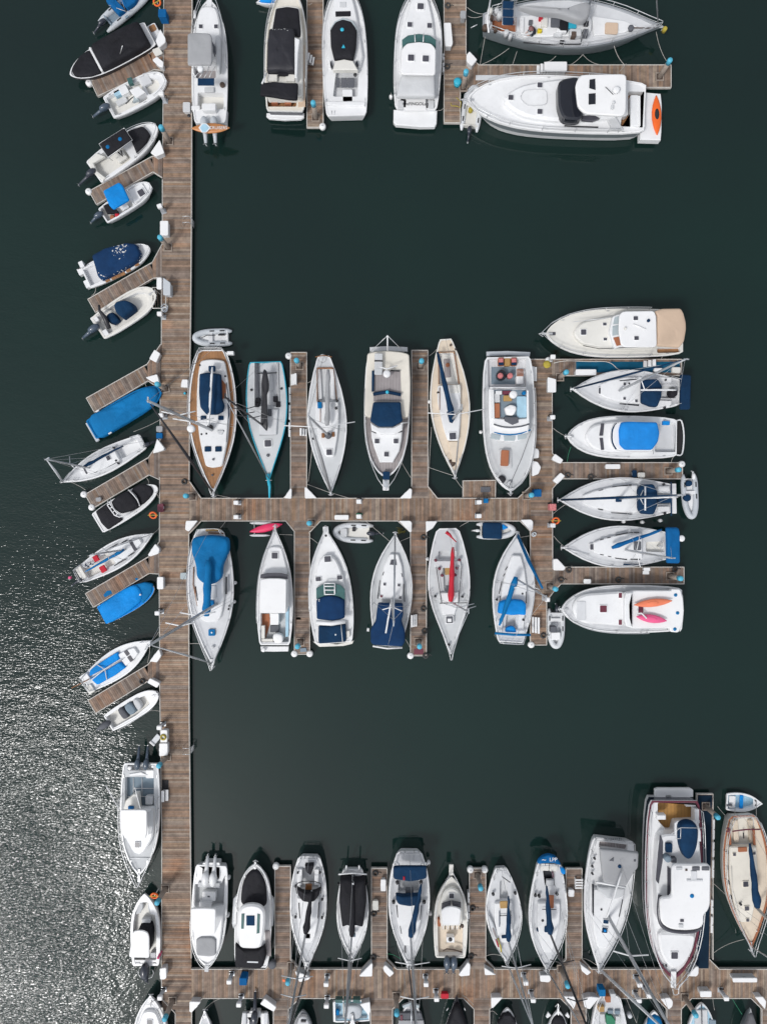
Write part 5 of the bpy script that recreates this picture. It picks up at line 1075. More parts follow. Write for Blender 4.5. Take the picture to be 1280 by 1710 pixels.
for q in ([(605, 530), (735, 514), (735, 522), (610, 534)], [(600, 702), (740, 710), (738, 718), (600, 708)], [(515, 556), (545, 548), (545, 554), (515, 560)], [(510, 678), (545, 684), (545, 690), (515, 684)]): b.P('side_window', q, 1.4, 1.53, GL, .01)
b.T('stern_arch', [(998, 500, 1.8), (1000, 725, 1.8)], .06, NV); b.winch([(955, 515), (962, 710)]); b.R('cockpit_bench', (950, 545), 80, 35, 1.1, 1.35, WH); b.R('cockpit_bench', (950, 680), 80, 35, 1.1, 1.35, WH); b.rail(.2, 1.0, .6, r=.025); b.anchor(.1); b.cleats(); b.R('stern_seat', (1020, 610), 30, 200, 1.1, 1.4, WH)
r = Rib('grey inflatable with navy cushions hung across the stern of the navy-dodgered sloop', 'B8', (1125, 478), (1138, 742), 112, GT, WH, .24, .6); r.D('navy_cushion', (1110, 605), 24, .6, 1.1, NV); r.D('navy_cushion', (1122, 508), 20, .7, 1.2, NV); r.thwart(.35); r.outboard(-.03, .25, WH, sc=.6, L=.8, z=1.0)
b = Boat('blue_sheeted_sloop', 'white sloop with a broad blue sheet across its stern and blue boom cover', 'sailing yacht', 'C1', (1000, 205), (272, 218), 278, 'sail', 1.1, HZ, dm=NW, wells=[('P', [(830, 180), (950, 175), (955, 250), (830, 245)], .4, OW)])
b.S('cabin', [(.28, .62), (.45, .62), (.62, .42), (.72, .24)], 1.05, 1.5, WH, .07, .02); b.C('stern_sheet', [(965, 82), (1045, 82), (1055, 110), (1055, 325), (970, 322)], 1.5, 1.9, BL, wr=.03); b.boom((600, 218), (935, 98), 2.2, BL, .2, .1); b.mast((690, 232), 11, (1003, 288), r=.11, spr=(.3,), sprw=.9, fm=WT, bow=False, sprm=WH)
b.hatch((478, 213), 40, 38, HG, 1.3); b.R('companion', (775, 207), 48, 58, 1.5, 1.6, DG)
for q in ([(625, 132), (710, 115), (710, 122), (630, 138)], [(725, 112), (785, 113), (785, 120), (725, 118)], [(625, 286), (705, 294), (705, 302), (630, 292)], [(728, 292), (792, 293), (792, 301), (728, 299)], [(527, 162), (550, 158), (550, 163), (527, 167)], [(573, 150), (595, 146), (595, 152), (573, 155)], [(527, 262), (550, 266), (550, 270), (527, 267)], [(578, 274), (600, 278), (600, 282), (578, 278)]): b.P('side_window', q, 1.4, 1.53, GL, .01)
b.wheel((938, 210), .4, SS); b.T('blue_pole', [(680, 330, 1.3), (805, 334, 1.3)], .06, NV); b.D('horseshoe_float', (1072, 157), 21, 1.4, 1.8, WH); b.rail(.1, 1.0, .6, r=.025); b.T('jib_foot', [(290, 225, 1.3), (450, 270, 1.3)], .04, WH); b.anchor(.1); b.cleats()
b = Boat('kayak_cruiser', 'broad white cruiser with maroon hatches and two kayaks lashed on its top deck', 'motor yacht', 'C1', (1075, 628), (268, 628), 316, 'bluff', 1.5, HZ, dm=NW, gm=WH)
b.P('trunk', [(340, 625), (365, 560), (420, 530), (700, 510), (700, 740), (420, 725), (365, 690)], 1.45, 2.1, WH, .14, rc=.5); b.P('boat_deck', [(690, 520), (760, 505), (1000, 505), (1005, 495), (1060, 495), (1080, 560), (1085, 640), (1078, 720), (1050, 785), (995, 782), (990, 755), (750, 758), (690, 740)], 2.1, 2.6, W2, .06, rc=.15)
b.P('bridge_coaming', [(690, 560), (700, 520), (745, 515), (725, 600), (728, 690), (745, 750), (700, 745), (690, 700)], 2.55, 3.0, WH, .08, rc=.1); b.R('foredeck_pad', (400, 640), 60, 130, 2.1, 2.16, NW)
for c_, l, w_ in (((547, 627), 46, 46), ((660, 537), 22, 34), ((660, 717), 22, 34)): b.hatch(c_, l, w_, MR, 2.15)
b.hatch((797, 632), 34, 46, MR, 2.66)
for c_ in ((1030, 535), (1043, 655), (1025, 763)): b.D('deck_fitting', c_, 11, 2.6, 2.66, TB, n=16)
b.T('boarding_ladder', [(765, 660, 3.1), (800, 655, 3.2), (835, 690, 3.2)], .06, WH); b.P('stern_platform', [(1060, 500), (1078, 540), (1084, 640), (1072, 760), (1060, 780)], .3, .6, WH, .03); b.rail(.3, 1.0, .75, .04, r=.028); b.anchor(.3); b.cleats(); b.P('side_shade', [(480, 520), (690, 500), (690, 512), (480, 528)], 1.5, 1.56, LG, .01)
kayak('kayak', 'coral orange kayak lashed on top of the white cruiser with maroon hatches', 'kayak', 'C1', (755, 602), (1008, 574), 52, 3.0, CO, CO)
t = kayak('kayak', 'pink kayak lashed on top of the white cruiser with maroon hatches', 'kayak', 'C1', (770, 680), (972, 708), 54, 3.0, PK, PK)
r = Rib('white inflatable with a grey console at the foot of the tee-headed pier', 'C1', (232, 655), (232, 888), 122, WT, NW, .22); r.R('console', (215, 765), 40, 40, .4, 1.1, DG); r.R('console_seat', (230, 810), 50, 60, .4, .9, W2); r.thwart(.2); r.outboard(-.1, 0, EG, sc=.6, L=.7, z=.5)
# ================================================================ berths south of the cross pier
b = Boat('blue_tented_yacht', 'long white yacht under a broad blue cockpit tent running into a blue boom cover', 'sailing yacht', 'C2', (330, 345), (356, 1600), 420, 'ketch', 1.25, GS, dm=NW)
b.S('cabin', [(.32, .6), (.5, .62), (.62, .5), (.68, .36)], 1.2, 1.6, WH, .07, .02, rc=.3); b.C('cockpit_tent', [(172, 432), (240, 412), (330, 405), (420, 410), (505, 430), (512, 500), (508, 560), (450, 685), (445, 800), (380, 852), (325, 866), (270, 850), (215, 800), (212, 690), (190, 620), (165, 560)], 1.7, 2.6, TB, wr=.06, rc=.3)
b.boom((305, 1150), (322, 640), 2.9, TB, .34, .28); b.mast((398, 1040), 19, (-221, 1418), r=.15, spr=(.36, .62), fm=LG, fr_=.06, sprm=WH, sprw=.9); b.R('hatch_cover', (350, 1305), 60, 60, 1.3, 1.45, TB); b.R('hatch_cover', (352, 1035), 55, 38, 1.65, 1.78, TB); b.D('hatch_boss', (350, 1305), 8, 1.45, 1.55, WH)
b.R('teak_seat', (360, 360), 24, 130, 1.25, 1.45, GLD); b.T('teak_rail', [(320, 385, 1.35), (460, 390, 1.35)], .05, VW); b.T('teak_strip', [(200, 880, 1.35), (205, 950, 1.35), (245, 1080, 1.35)], .04, VW); b.T('teak_strip', [(462, 800, 1.35), (450, 1080, 1.35)], .04, VW); b.T('teak_strip', [(185, 700, 1.35), (180, 860, 1.35), (220, 1060, 1.35)], .04, VW)
b.P('side_window', [(478, 790), (492, 790), (490, 950), (475, 950)], 1.5, 1.63, GL, .01); b.P('side_window', [(198, 880), (206, 880), (225, 1010), (215, 1010)], 1.5, 1.63, GL, .01); b.R('sliding_hatch', (365, 930), 120, 60, 1.6, 1.68, LG); b.D('windlass', (358, 1440), 14, 1.3, 1.5, LG); b.rail(.08, 1.0, .65, .06, over=.35, r=.028); b.pushpit(.7); b.anchor(.35); b.cleats(); b.winch([(512, 1060), (505, 1090)])
b = Boat('open_stern_cruiser', 'white cruiser with a plain white hard top and wood-lined open cockpit', 'motor cruiser', 'C2', (930, 1425), (936, 345), 330, 'vee', 1.2, GMo, dm=WH, gm=WH, wells=[('P', [(800, 1125), (1060, 1060), (1062, 1395), (800, 1395)], .7, NS)])
b.prof = 'vee'; b.P('foredeck_trunk', [(825, 720), (870, 520), (930, 508), (995, 520), (1045, 720), (1050, 770), (820, 770)], 1.15, 1.5, WH, .08, rc=.2)
b.P('cabin', [(798, 780), (860, 755), (985, 755), (1050, 775), (1055, 1060), (1035, 1120), (800, 1120)], 1.2, 2.1, WH, .08); b.P('windscreen', [(800, 770), (860, 756), (985, 756), (1050, 772), (1050, 812), (970, 800), (880, 800), (798, 806)], 2.05, 2.3, HG, .03)
b.P('hard_top', [(795, 815), (870, 805), (970, 805), (1038, 815), (1036, 960), (1034, 1125), (795, 1125)], 2.5, 2.65, W2, .05, rc=.15); b.hatch((930, 595), 56, 56, HG, 1.58)
b.P('teak_sole', [(805, 1130), (880, 1130), (890, 1210), (850, 1350), (805, 1350)], .52, .56, BRN, .01); b.P('blue_panel', [(1032, 1040), (1062, 1040), (1056, 1340), (1030, 1345)], .8, 1.35, LB, .02); b.R('cockpit_bench', (820, 1300), 120, 36, .7, 1.1, OW); b.R('cockpit_bench', (860, 1380), 35, 110, .7, 1.1, OW); b.C('round_seat_cover', [(920, 1320), (960, 1308), (1005, 1325), (1010, 1370), (990, 1400), (945, 1400), (918, 1370)], .8, 1.4, W2, wr=.02, sm=True)
b.R('grey_hatch', (930, 1270), 65, 85, .6, .75, DG); b.R('galley_unit', (928, 1180), 105, 80, .6, 1.3, W2); b.P('swim_platform', [(800, 1432), (1060, 1432), (1055, 1478), (930, 1480), (805, 1478)], .3, .6, WH, .03); b.D('life_ring', (825, 1465), 20, .8, .95, WH); b.rail(.2, 1.0, .6, .04); b.anchor(.35); b.cleats()
fr('C2')
t = Thing('float_craft', 'two slim white floats tied under the white cruiser bow', 'float', W((820, 350), 0), 0.0)
t.C('float', [(690, 292), (740, 280), (900, 285), (955, 300), (880, 312), (720, 306)], .0, .35, WT); t.C('float', [(690, 405), (740, 395), (860, 398), (900, 410), (840, 420), (720, 420)], .0, .35, WT); t.T('crossbar', [(742, 290, .35), (745, 410, .35)], .04, SS)
kayak('kayak', 'red-pink kayak lying over two slim white floats against the cross pier', 'kayak', 'C2', (700, 375), (1000, 305), 72, .55, mat('red_pink_plastic', (.75, .03, .12), .4, .1), RD, seat=False)
b = Boat('navy_cockpit_cruiser', 'white cruiser with green glass, white arch and two stained navy cockpit covers', 'motor cruiser', 'C3', (374, 1420), (298, 345), 408, 'vee', 1.2, GMo, dm=WH)
b.S('trunk', [(.3, .74), (.5, .7), (.68, .5), (.76, .2)], 1.15, 1.65, WH, .12, sm=True); b.P('windscreen', [(210, 905), (275, 868), (385, 860), (440, 878), (476, 915), (476, 1015), (430, 985), (330, 965), (260, 985), (212, 1005)], 1.6, 2.1, TGL, .04)
b.T('roof_ladder', [(283, 860, 2.2), (290, 960, 2.3)], .05, WH); b.T('roof_ladder', [(383, 855, 2.2), (382, 960, 2.3)], .05, WH)
for y in (858, 885, 920, 960): b.T('ladder_rung', [(285, y, 2.25), (382, y, 2.25)], .045, WH)
b.C('cockpit_cover', [(210, 1010), (268, 978), (330, 965), (400, 972), (476, 1008), (476, 1180), (420, 1200), (350, 1208), (215, 1190)], 1.7, 2.3, NVS); b.T('radar_arch', [(212, 1222, 2.2), (350, 1230, 2.3), (480, 1210, 2.2)], .2, WH); b.C('aft_cover', [(230, 1248), (350, 1250), (485, 1228), (490, 1400), (350, 1412), (230, 1418)], 1.4, 1.8, NV); b.T('cover_seam', [(440, 1235, 1.85), (455, 1400, 1.8)], .03, WT)
for c_, l, w_ in (((317, 632), 54, 62), ((230, 818), 38, 50), ((428, 803), 38, 50)): b.hatch(c_, l, w_, HG, 1.72)
b.P('swim_platform', [(180, 1400), (235, 1400), (400, 1425), (560, 1390), (545, 1420), (460, 1440), (240, 1448)], .5, .9, OW, .03); b.R('stern_gear', (505, 1330), 60, 36, 1.2, 1.5, OW); b.R('bow_pulpit', (300, 380), 100, 52, 1.25, 1.35, WH); b.D('anchor_pocket', (300, 415), 11, 1.34, 1.4, BM); b.rail(.3, 1.0, .65, .04); b.anchor(.2); b.cleats(); b.D('bird_dropping', (390, 1335), 8, 1.75, 1.83, WT)
r = Rib('pale grey inflatable with upturned motor between the navy-covered cruiser and the cross pier', 'C3', (700, 392), (376, 382), 190, WT, OW, .24); r.R('seat', (560, 355), 30, 40, .3, .6, BM); r.U('bow_locker', .72, 0, .55, .7, .3, .6, LG); r.outboard(-.03, 0, EG, sc=.8, L=1.3, z=.5)
b = Boat('navy_stern_yacht', 'slender white yacht whose whole cockpit is roofed by stained navy canvas', 'sailing yacht', 'C3', (876, 1448), (944, 395), 388, 'sail', 1.15, GS, dm=NS)
b.S('cabin', [(.42, .52), (.56, .56), (.72, .42), (.82, .2)], 1.1, 1.5, WH, .07, .02); b.C('cockpit_tent', [(785, 1035), (840, 1040), (1015, 1042), (1020, 1150), (1002, 1200), (1035, 1300), (1036, 1400), (1010, 1446), (870, 1440), (740, 1430), (715, 1408), (715, 1282), (762, 1210), (775, 1100)], 1.9, 2.4, NVS, wr=.03)
b.boom((905, 1030), (856, 1320), 2.9, WH, .07, .06, WH); b.mast((910, 1005), 15, None, r=.12, spr=(.4,), sprw=.55, fm=GT, fr_=.06, sprm=WH); b.P('bow_hatch', [(905, 640), (950, 635), (958, 688), (892, 685)], 1.4, 1.56, HG, .02)
for c_ in ((845, 867), (978, 875), (990, 990)): b.hatch(c_, 24, 24, HG, 1.55)
b.hatch((815, 978), 22, 22, MR, 1.55)
for q in ([(800, 830), (806, 830), (785, 1000), (775, 1000)], [(1020, 860), (1027, 865), (1035, 1030), (1026, 1030)], [(835, 750), (842, 750), (830, 785), (822, 785)], [(998, 765), (1004, 762), (1014, 798), (1008, 800)]): b.P('side_window', q, 1.4, 1.53, GL, .01)
b.T('stern_lip', [(735, 1440, 1.3), (870, 1462, 1.3), (1010, 1455, 1.3)], .08, WH); b.rail(.25, 1.0, .6, r=.025); b.anchor(.15); b.R('stern_fender', (692, 1290), 30, 22, 1.0, 1.3, WH); b.cleats()
b = Boat('grey_sloop', 'light grey sloop with a red sail cover, red winch caps and small red flag', 'sailing yacht', 'C4', (292, 312), (318, 1392), 358, [(0, .42), (.03, .56), (.1, .7), (.25, .9), (.4, 1.0), (.52, .97), (.66, .78), (.8, .48), (.9, .26), (.97, .1), (1, .03)], 1.1, GS, dm=NS, gm=WH, hm=WH,
         wells=[('P', [(212, 512), (370, 512), (370, 590), (212, 590)], .4, NS), ('P', [(250, 640), (340, 640), (345, 860), (262, 860)], .3, LG)])
b.P('cockpit_coaming', [(185, 598), (398, 598), (410, 650), (400, 660), (185, 655)], 1.1, 1.35, NW, .03); b.P('cabin', [(225, 870), (385, 865), (385, 955), (350, 1060), (250, 1060), (228, 960)], 1.05, 1.4, WH, .06)
b.boom((318, 945), (335, 480), 2.0, RD, .26, .14); b.mast((322, 952), 10, (470, 1035), r=.1, spr=(.55, .8), sprw=.8, fr_=.03, fm=GT); b.T('small_flag', [(278, 350, 1.8), (310, 375, 1.8), (330, 400, 1.7), (365, 436, 1.5)], [.14, .12, .06, .04], RD)
for c_ in ((190, 593), (393, 590), (222, 665), (372, 660), (245, 722), (358, 718)): b.D('winch_cover', c_, 13, 1.35, 1.65, MR)
b.T('cabin_track', [(195, 650, 1.4), (240, 960, 1.5)], .03, BM); b.T('cabin_track', [(412, 640, 1.4), (385, 950, 1.5)], .03, BM); b.T('deck_line', [(222, 960, 1.45), (470, 955, 1.4)], .03, BM); b.R('companion_board', (290, 680), 72, 42, 1.15, 1.3, GLD); h = b.hatch((308, 1100), 60, 60, DG, 1.45); b.R('hatch_pad', (308, 1105), 30, 34, 1.49, 1.52, W2, par=h); b.winch([(188, 902), (420, 905), (305, 1318)]); b.rail(.5, 1.0, .6, .05, over=.4, r=.03); b.cleats(); b.R('mast_box', (292, 840), 60, 24, 1.3, 1.7, DG)
r = Rib('small inflatable under a square navy cover by the cross pier', 'C4', (575, 338), (868, 338), 150, WT, OW, .22); r.C('cover', [(590, 268), (755, 270), (756, 412), (590, 406)], .5, .85, NV, wr=.03); r.C('cyan_flap', [(757, 278), (812, 315), (758, 336)], .5, .7, CY); r.outboard(-.08, 0, WH, sc=.5, L=.9, z=.4)
b = Boat('blue_boom_yacht', 'white yacht with blue boom cover, blue dodger and slim blue headsail reaching over the pier', 'sailing yacht', 'C4', (828, 1300), (885, 360), 358, 'sail', 1.1, GS, dm=NW, wells=[('P', [(795, 1060), (870, 1062), (878, 1205), (780, 1205)], .45, LG)])
b.S('cabin', [(.36, .6), (.5, .6), (.68, .42), (.8, .2)], 1.05, 1.5, WH, .07, .02); b.C('dodger', [(730, 950), (770, 932), (860, 925), (932, 932), (962, 962), (960, 1062), (900, 1056), (840, 1062), (720, 1045)], 1.7, 2.3, CY); b.boom((875, 735), (732, 1150), 2.6, TB, .26, .12)
b.mast((865, 742), 14, (1132, 905), r=.1, spr=(.45,), sprw=.7, bow=False, sprm=WH); b.T('furled_headsail', [(890, 380, 1.4), (985, 600, 6.5), (1100, 828, 12)], [.13, .15, .08], TB); b.hatch((868, 585), 44, 54, HG, 1.4)
for q in ([(800, 645), (806, 648), (785, 680), (780, 676)], [(778, 705), (784, 708), (768, 732), (763, 728)], [(752, 770), (758, 772), (735, 880), (728, 878)], [(738, 895), (744, 896), (735, 975), (728, 975)], [(958, 860), (964, 860), (966, 960), (960, 960)]): b.P('side_window', q, 1.4, 1.53, GL, .01)
b.C('helm_cover', [(790, 1165), (830, 1150), (865, 1160), (880, 1208), (780, 1205)], 1.2, 1.6, CY); b.T('stern_bar', [(695, 1215, 1.9), (850, 1228, 1.9), (1000, 1230, 1.9)], .1, TB); b.winch([(932, 878), (942, 1103), (715, 930)]); b.rail(.2, 1.0, .6, r=.025); b.pushpit(); b.R('stern_bench', (920, 1130), 150, 50, 1.1, 1.3, WH); b.R('stern_bench', (740, 1160), 110, 40, 1.1, 1.3, WH); b.anchor(.15); b.cleats()
# ================================================================ row north of the shore-side pier
b = Boat('catamaran_fisher', 'white open fisher with two white outboards between twin sterns and a grey bow cushion', 'fishing boat', 'C5', (262, 215), (222, 1045), 290, 'bluff', 1.2, GMo, dm=WH, wells=[('P', [(125, 375), (340, 375), (375, 300), (362, 560), (120, 560)], .6, NS), ('P', [(190, 200), (330, 200), (325, 335), (185, 335)], .9, RB)])
b.P('cabin', [(100, 580), (360, 560), (350, 760), (330, 900), (290, 1000), (225, 1025), (160, 1000), (115, 880)], 1.15, 1.6, WH, .1, rc=.3); b.P('hard_top', [(90, 578), (200, 574), (296, 580), (294, 785), (240, 802), (120, 800), (90, 700)], 3.0, 3.15, W2, .05, rc=.15)
b.C('bow_cushion', [(135, 832), (170, 812), (270, 812), (299, 832), (297, 960), (250, 972), (140, 962)], 1.6, 1.8, GC, wr=.01); b.R('cooler', (240, 478), 75, 108, .9, 1.5, W2); b.R('cooler_badge', (238, 480), 14, 20, 1.5, 1.53, DG); b.R('transom_seat', (240, 385), 40, 180, .9, 1.4, LG); b.R('leaning_post', (210, 545), 40, 100, .9, 1.9, LG)
b.outboard(.14, -.25, WH, sc=1.25, L=1.45, z=1.25); b.outboard(.14, .18, WH, sc=1.25, L=1.45, z=1.25); b.P('side_recess', [(300, 570), (350, 560), (352, 640), (300, 760)], 1.58, 1.63, LG, .01); b.R('bow_pulpit', (222, 1070), 60, 34, 1.25, 1.35, LG); b.rail(.5, 1.0, .6, .05); b.cleats()
b = Boat('black_decked_cruiser', 'rounded white cruiser with black foredeck cover and domed white roof with skylight', 'motor cruiser', 'C5', (590, 1062), (622, 208), 300, 'bluff', 1.3, GMo, dm=WH, gm=WH)
b.C('foredeck_cover', [(500, 540), (505, 440), (520, 360), (555, 290), (620, 248), (680, 290), (705, 380), (714, 460), (716, 560), (600, 570)], 1.3, 1.7, BK, rc=.4)
for q in ([(440, 500), (470, 465), (470, 700), (440, 740), (430, 700)], [(735, 460), (770, 500), (775, 560), (765, 725), (750, 720)]): b.P('fender_fin', q, .6, .9, WT, .03)
b.P('roof', [(482, 600), (520, 556), (590, 542), (660, 556), (700, 600), (700, 700), (690, 800), (672, 895), (630, 912), (520, 910), (490, 893), (470, 780)], 2.3, 2.7, W2, .15, rc=.3); b.P('skylight', [(548, 638), (614, 638), (614, 718), (548, 718)], 2.7, 2.76, NV, .02)
for q in ([(508, 622), (532, 620), (525, 745), (505, 745)], [(638, 622), (660, 626), (655, 780), (632, 785)]): b.P('roof_window', q, 2.7, 2.75, TGL, .02)
b.C('aft_cover', [(455, 860), (500, 905), (670, 905), (700, 870), (712, 960), (690, 1045), (660, 1068), (455, 1055)], 1.6, 2.1, BK); b.P('side_deck', [(700, 760), (745, 760), (752, 970), (710, 970)], 1.32, 1.38, TG, .01); b.rail(.4, 1.0, .5, .05); b.anchor(.3); b.cleats(); b.R('bird_stain', (600, 1018), 12, 90, 2.05, 2.12, WT, .01)
b = Boat('black_hooded_sloop', 'white sloop with a black spray hood and a black sail cover down its middle', 'sailing yacht', 'C5', (1065, 140), (1048, 1060), 300, 'ketch', 1.1, GS, dm=NW, wells=[('P', [(1000, 240), (1130, 240), (1140, 420), (985, 420)], .45, LG)])
b.S('cabin', [(.36, .6), (.55, .58), (.7, .42), (.76, .26)], 1.05, 1.5, WH, .07, .02); b.C('spray_hood', [(962, 400), (1000, 430), (1060, 438), (1120, 430), (1160, 405), (1150, 460), (1110, 510), (1060, 520), (1010, 512), (968, 455)], 1.7, 2.3, BK); b.T('hood_frame', smooth([(962, 455, 2.2), (965, 370, 1.9), (1060, 352, 1.9), (1158, 372, 1.9), (1158, 455, 2.2)], 2, False), .04, BM)
b.P('wheel_cover', [(1028, 225), (1100, 222), (1098, 250), (1075, 305), (1040, 280)], 1.4, 2.0, BK, .05); b.boom((1038, 772), (1085, 430), 2.6, BK, .3, .1); b.mast((1035, 775), 16, None, r=.12, spr=(.45, .6), fm=BM, fr_=.07); b.R('hatch_cover', (1052, 803), 44, 46, 1.35, 1.5, DG); b.R('companion', (1058, 410), 60, 55, 1.2, 1.4, VW)
b.winch([(970, 288), (1150, 290), (950, 400), (1170, 510), (1168, 660), (950, 655)]); b.P('side_window', [(1140, 530), (1150, 530), (1140, 660), (1132, 660)], 1.4, 1.52, GL, .01); b.P('side_window', [(975, 530), (985, 530), (990, 660), (982, 660)], 1.4, 1.52, GL, .01); b.rail(.1, 1.0, .6, r=.026); b.pushpit(); b.anchor(.2); b.cleats(); b.R('cockpit_bench', (985, 320), 130, 40, 1.1, 1.35, WH); b.R('cockpit_bench', (1125, 320), 130, 36, 1.1, 1.35, WH)
b = Boat('black_covered_sloop', 'small white sloop under one angular black boom tent, white sides showing', 'sailing yacht', 'C6', (290, 295), (286, 1035), 262, 'sail', 1.0, GS, dm=WH)
b.C('boom_tent', [(186, 372), (240, 362), (330, 385), (390, 368), (398, 480), (402, 568), (388, 680), (375, 770), (315, 752), (300, 765), (265, 760), (245, 750), (202, 768), (190, 680), (178, 570)], 1.1, 2.1, BK, wr=.05); b.boom((283, 850), (290, 400), 2.1, BK, .26, .08); b.mast((280, 860), 13.5, None, r=.1, spr=(.3,), sprw=.9, fr_=.05, sprm=WH); b.R('mast_cover', (290, 850), 24, 44, 1.3, 1.55, SB)
b.T('stern_post', [(237, 275, 1.9), (237, 305, 1.1)], .07, WH); b.T('stern_post', [(342, 275, 1.9), (342, 305, 1.1)], .07, WH); b.T('traveller', [(172, 345, 1.4), (290, 335, 1.4), (405, 345, 1.4)], .07, WH); b.R('companion', (290, 365), 40, 30, 1.1, 1.3, DG); b.winch([(173, 430), (404, 432)]); b.rail(.4, 1.0, .6, .05); b.cleats(); b.D('vent', (290, 425), 9, 2.0, 2.25, WH)
b = Boat('navy_hooded_yacht', 'beamy white yacht with navy bimini, navy hood and navy sail on its boom', 'sailing yacht', 'C6', (755, 148), (748, 1100), 338, 'ketch', 1.2, GS, dm=NW, wells=[('P', [(665, 390), (835, 390), (830, 500), (660, 500)], .45, LG)])
b.S('cabin', [(.42, .6), (.58, .58), (.72, .42), (.8, .22)], 1.15, 1.6, WH, .07, .02, sm=False); b.C('bimini', [(622, 280), (700, 275), (895, 276), (897, 375), (830, 392), (760, 402), (700, 392), (622, 380)], 2.6, 2.9, NV, wr=.02); b.C('spray_hood', [(640, 505), (700, 515), (850, 505), (852, 560), (840, 588), (755, 602), (665, 585), (645, 560)], 1.8, 2.4, NV); b.boom((765, 850), (852, 425), 2.7, NV, .3, .1)
b.mast((765, 860), 15.5, None, r=.12, spr=(.3, .6), sprw=1.0, fm=BM, fr_=.055, sprm=WH); b.R('cockpit_table', (755, 485), 34, 66, 1.2, 1.6, DG); b.winch([(655, 420), (850, 418), (625, 580), (877, 580)], r=.13); b.R('red_flag', (710, 380), 30, 14, 2.7, 3.0, RD)
for x in (645, 875): b.T('stern_seat', smooth([(x - 25, 270, 1.9), (x - 15, 250, 1.9), (x + 15, 250, 1.9), (x + 25, 270, 1.9)], 2, False), .05, WH)
for q in ([(645, 605), (652, 605), (662, 700), (656, 700)], [(850, 605), (857, 605), (845, 720), (840, 720)], [(675, 770), (680, 770), (692, 835), (686, 835)]): b.P('side_window', q, 1.5, 1.63, GL, .01)
b.R('transom_step', (755, 205), 60, 75, 1.2, 1.26, LG); b.P('fin_marking', [(715, 940), (722, 935), (725, 995), (716, 990)], 1.2, 1.3, BM, .01); b.rail(.1, 1.0, .6, r=.027); b.pushpit(); b.anchor(.2); b.cleats()
b = Boat('cream_sport_fisher', 'cream sport fisher bow-up with a row of rod holders and twin dark outboards', 'fishing boat', 'C6', (1090, 1035), (1098, 362), 275, 'motor', 1.1, GMo, dm=OW, gm=OW, hm=OW, wells=[('P', [(985, 770), (1200, 765), (1195, 1010), (990, 1015)], .5, CR)])
b.P('cabin', [(1010, 560), (1040, 480), (1100, 450), (1160, 480), (1190, 560), (1195, 760), (1005, 765)], 1.05, 1.6, OW, .1, rc=.3); b.P('windscreen', [(1022, 600), (1095, 575), (1095, 605), (1018, 638)], 1.6, 1.95, HG, .02); b.P('windscreen', [(1106, 575), (1178, 590), (1178, 622), (1108, 605)], 1.6, 1.95, HG, .02)
b.P('hard_top', [(1015, 645), (1050, 618), (1095, 608), (1145, 616), (1178, 635), (1172, 700), (1165, 762), (1028, 765)], 2.6, 2.72, W2, .05, rc=.12); b.hatch((1100, 522), 40, 40, HG, 1.68)
for i in range(8): b.T('rod_holder', [(1030 + i * 20, 768, 2.75), (1028 + i * 20, 795, 2.4)], .04, BM if i % 2 else W2)
b.R('bait_tank', (1092, 885), 44, 64, .7, 1.3, W2); b.D('tank_lid', (1090, 884), 17, 1.3, 1.36, BM); b.R('tackle_box', (1000, 745), 60, 26, 1.1, 1.5, BRN); b.T('fuel_line', [(1030, 975, 1.2), (1060, 958, 1.2), (1120, 965, 1.2), (1185, 985, 1.2)], .06, IRN)
b.outboard(-.01, .2, EB, sc=1.15, L=1.0); b.outboard(-.01, -.2, EB, sc=1.15, L=1.0); b.R('bow_pulpit', (1098, 310), 90, 36, 1.15, 1.25, OW); b.rail(.45, 1.0, .6, .05, over=.6); b.cleats(); b.D('reel', (1188, 775), 14, 1.6, 1.8, IRN)
b = Boat('kayak_sloop', 'small pale sloop with a light kayak strapped along its side deck', 'sailing yacht', 'C7', (272, 238), (308, 888), 242, 'classic', 1.0, GS, dm=NW, wells=[('P', [(265, 330), (318, 330), (325, 470), (262, 470)], .4, LG)])
b.S('cabin', [(.36, .5), (.55, .55), (.7, .42), (.78, .3)], .95, 1.35, WH, .06, .02); b.boom((322, 745), (323, 440), 2.2, NV, .24, .08); b.mast((325, 755), 12.5, None, r=.1, spr=(.35,), sprw=1.0, fr_=.06, fm=GT, sprm=WH); b.R('companion_board', (292, 500), 50, 54, 1.35, 1.42, GLD); b.R('hatch_cover', (296, 722), 20, 38, 1.3, 1.45, NV)
b.T('cabin_rail', [(262, 540, 1.5), (262, 650, 1.5)], .035, NV); b.T('cabin_rail', [(338, 540, 1.5), (338, 630, 1.5)], .035, NV); b.T('cabin_rail', [(262, 575, 1.5), (345, 572, 1.5)], .035, BM); b.winch([(220, 432), (372, 425)], r=.11); b.T('tiller', [(280, 305, 1.4), (335, 345, 1.5)], .04, BM); b.rail(.4, 1.0, .6, .05); b.pushpit(); b.cleats()
t = kayak('kayak', 'pale kayak with yellow and red nose strapped to the small sloop', 'kayak', 'C7', (182, 560), (276, 832), 34, 1.35, WT, TG); t.T('yellow_edge', [(250, 730, 1.5), (268, 780, 1.5), (274, 825, 1.5)], .06, YL); t.T('red_edge', [(238, 738, 1.5), (255, 790, 1.5)], .05, RD)
b = Boat('blue_sterned_yacht', 'white yacht with a lettered bright blue cloth hood over its stern', 'sailing yacht', 'C7', (605, 205), (583, 945), 264, 'sail', 1.1, GS, dm=NW, wells=[('P', [(560, 262), (645, 262), (640, 370), (575, 370)], .45, GL)])
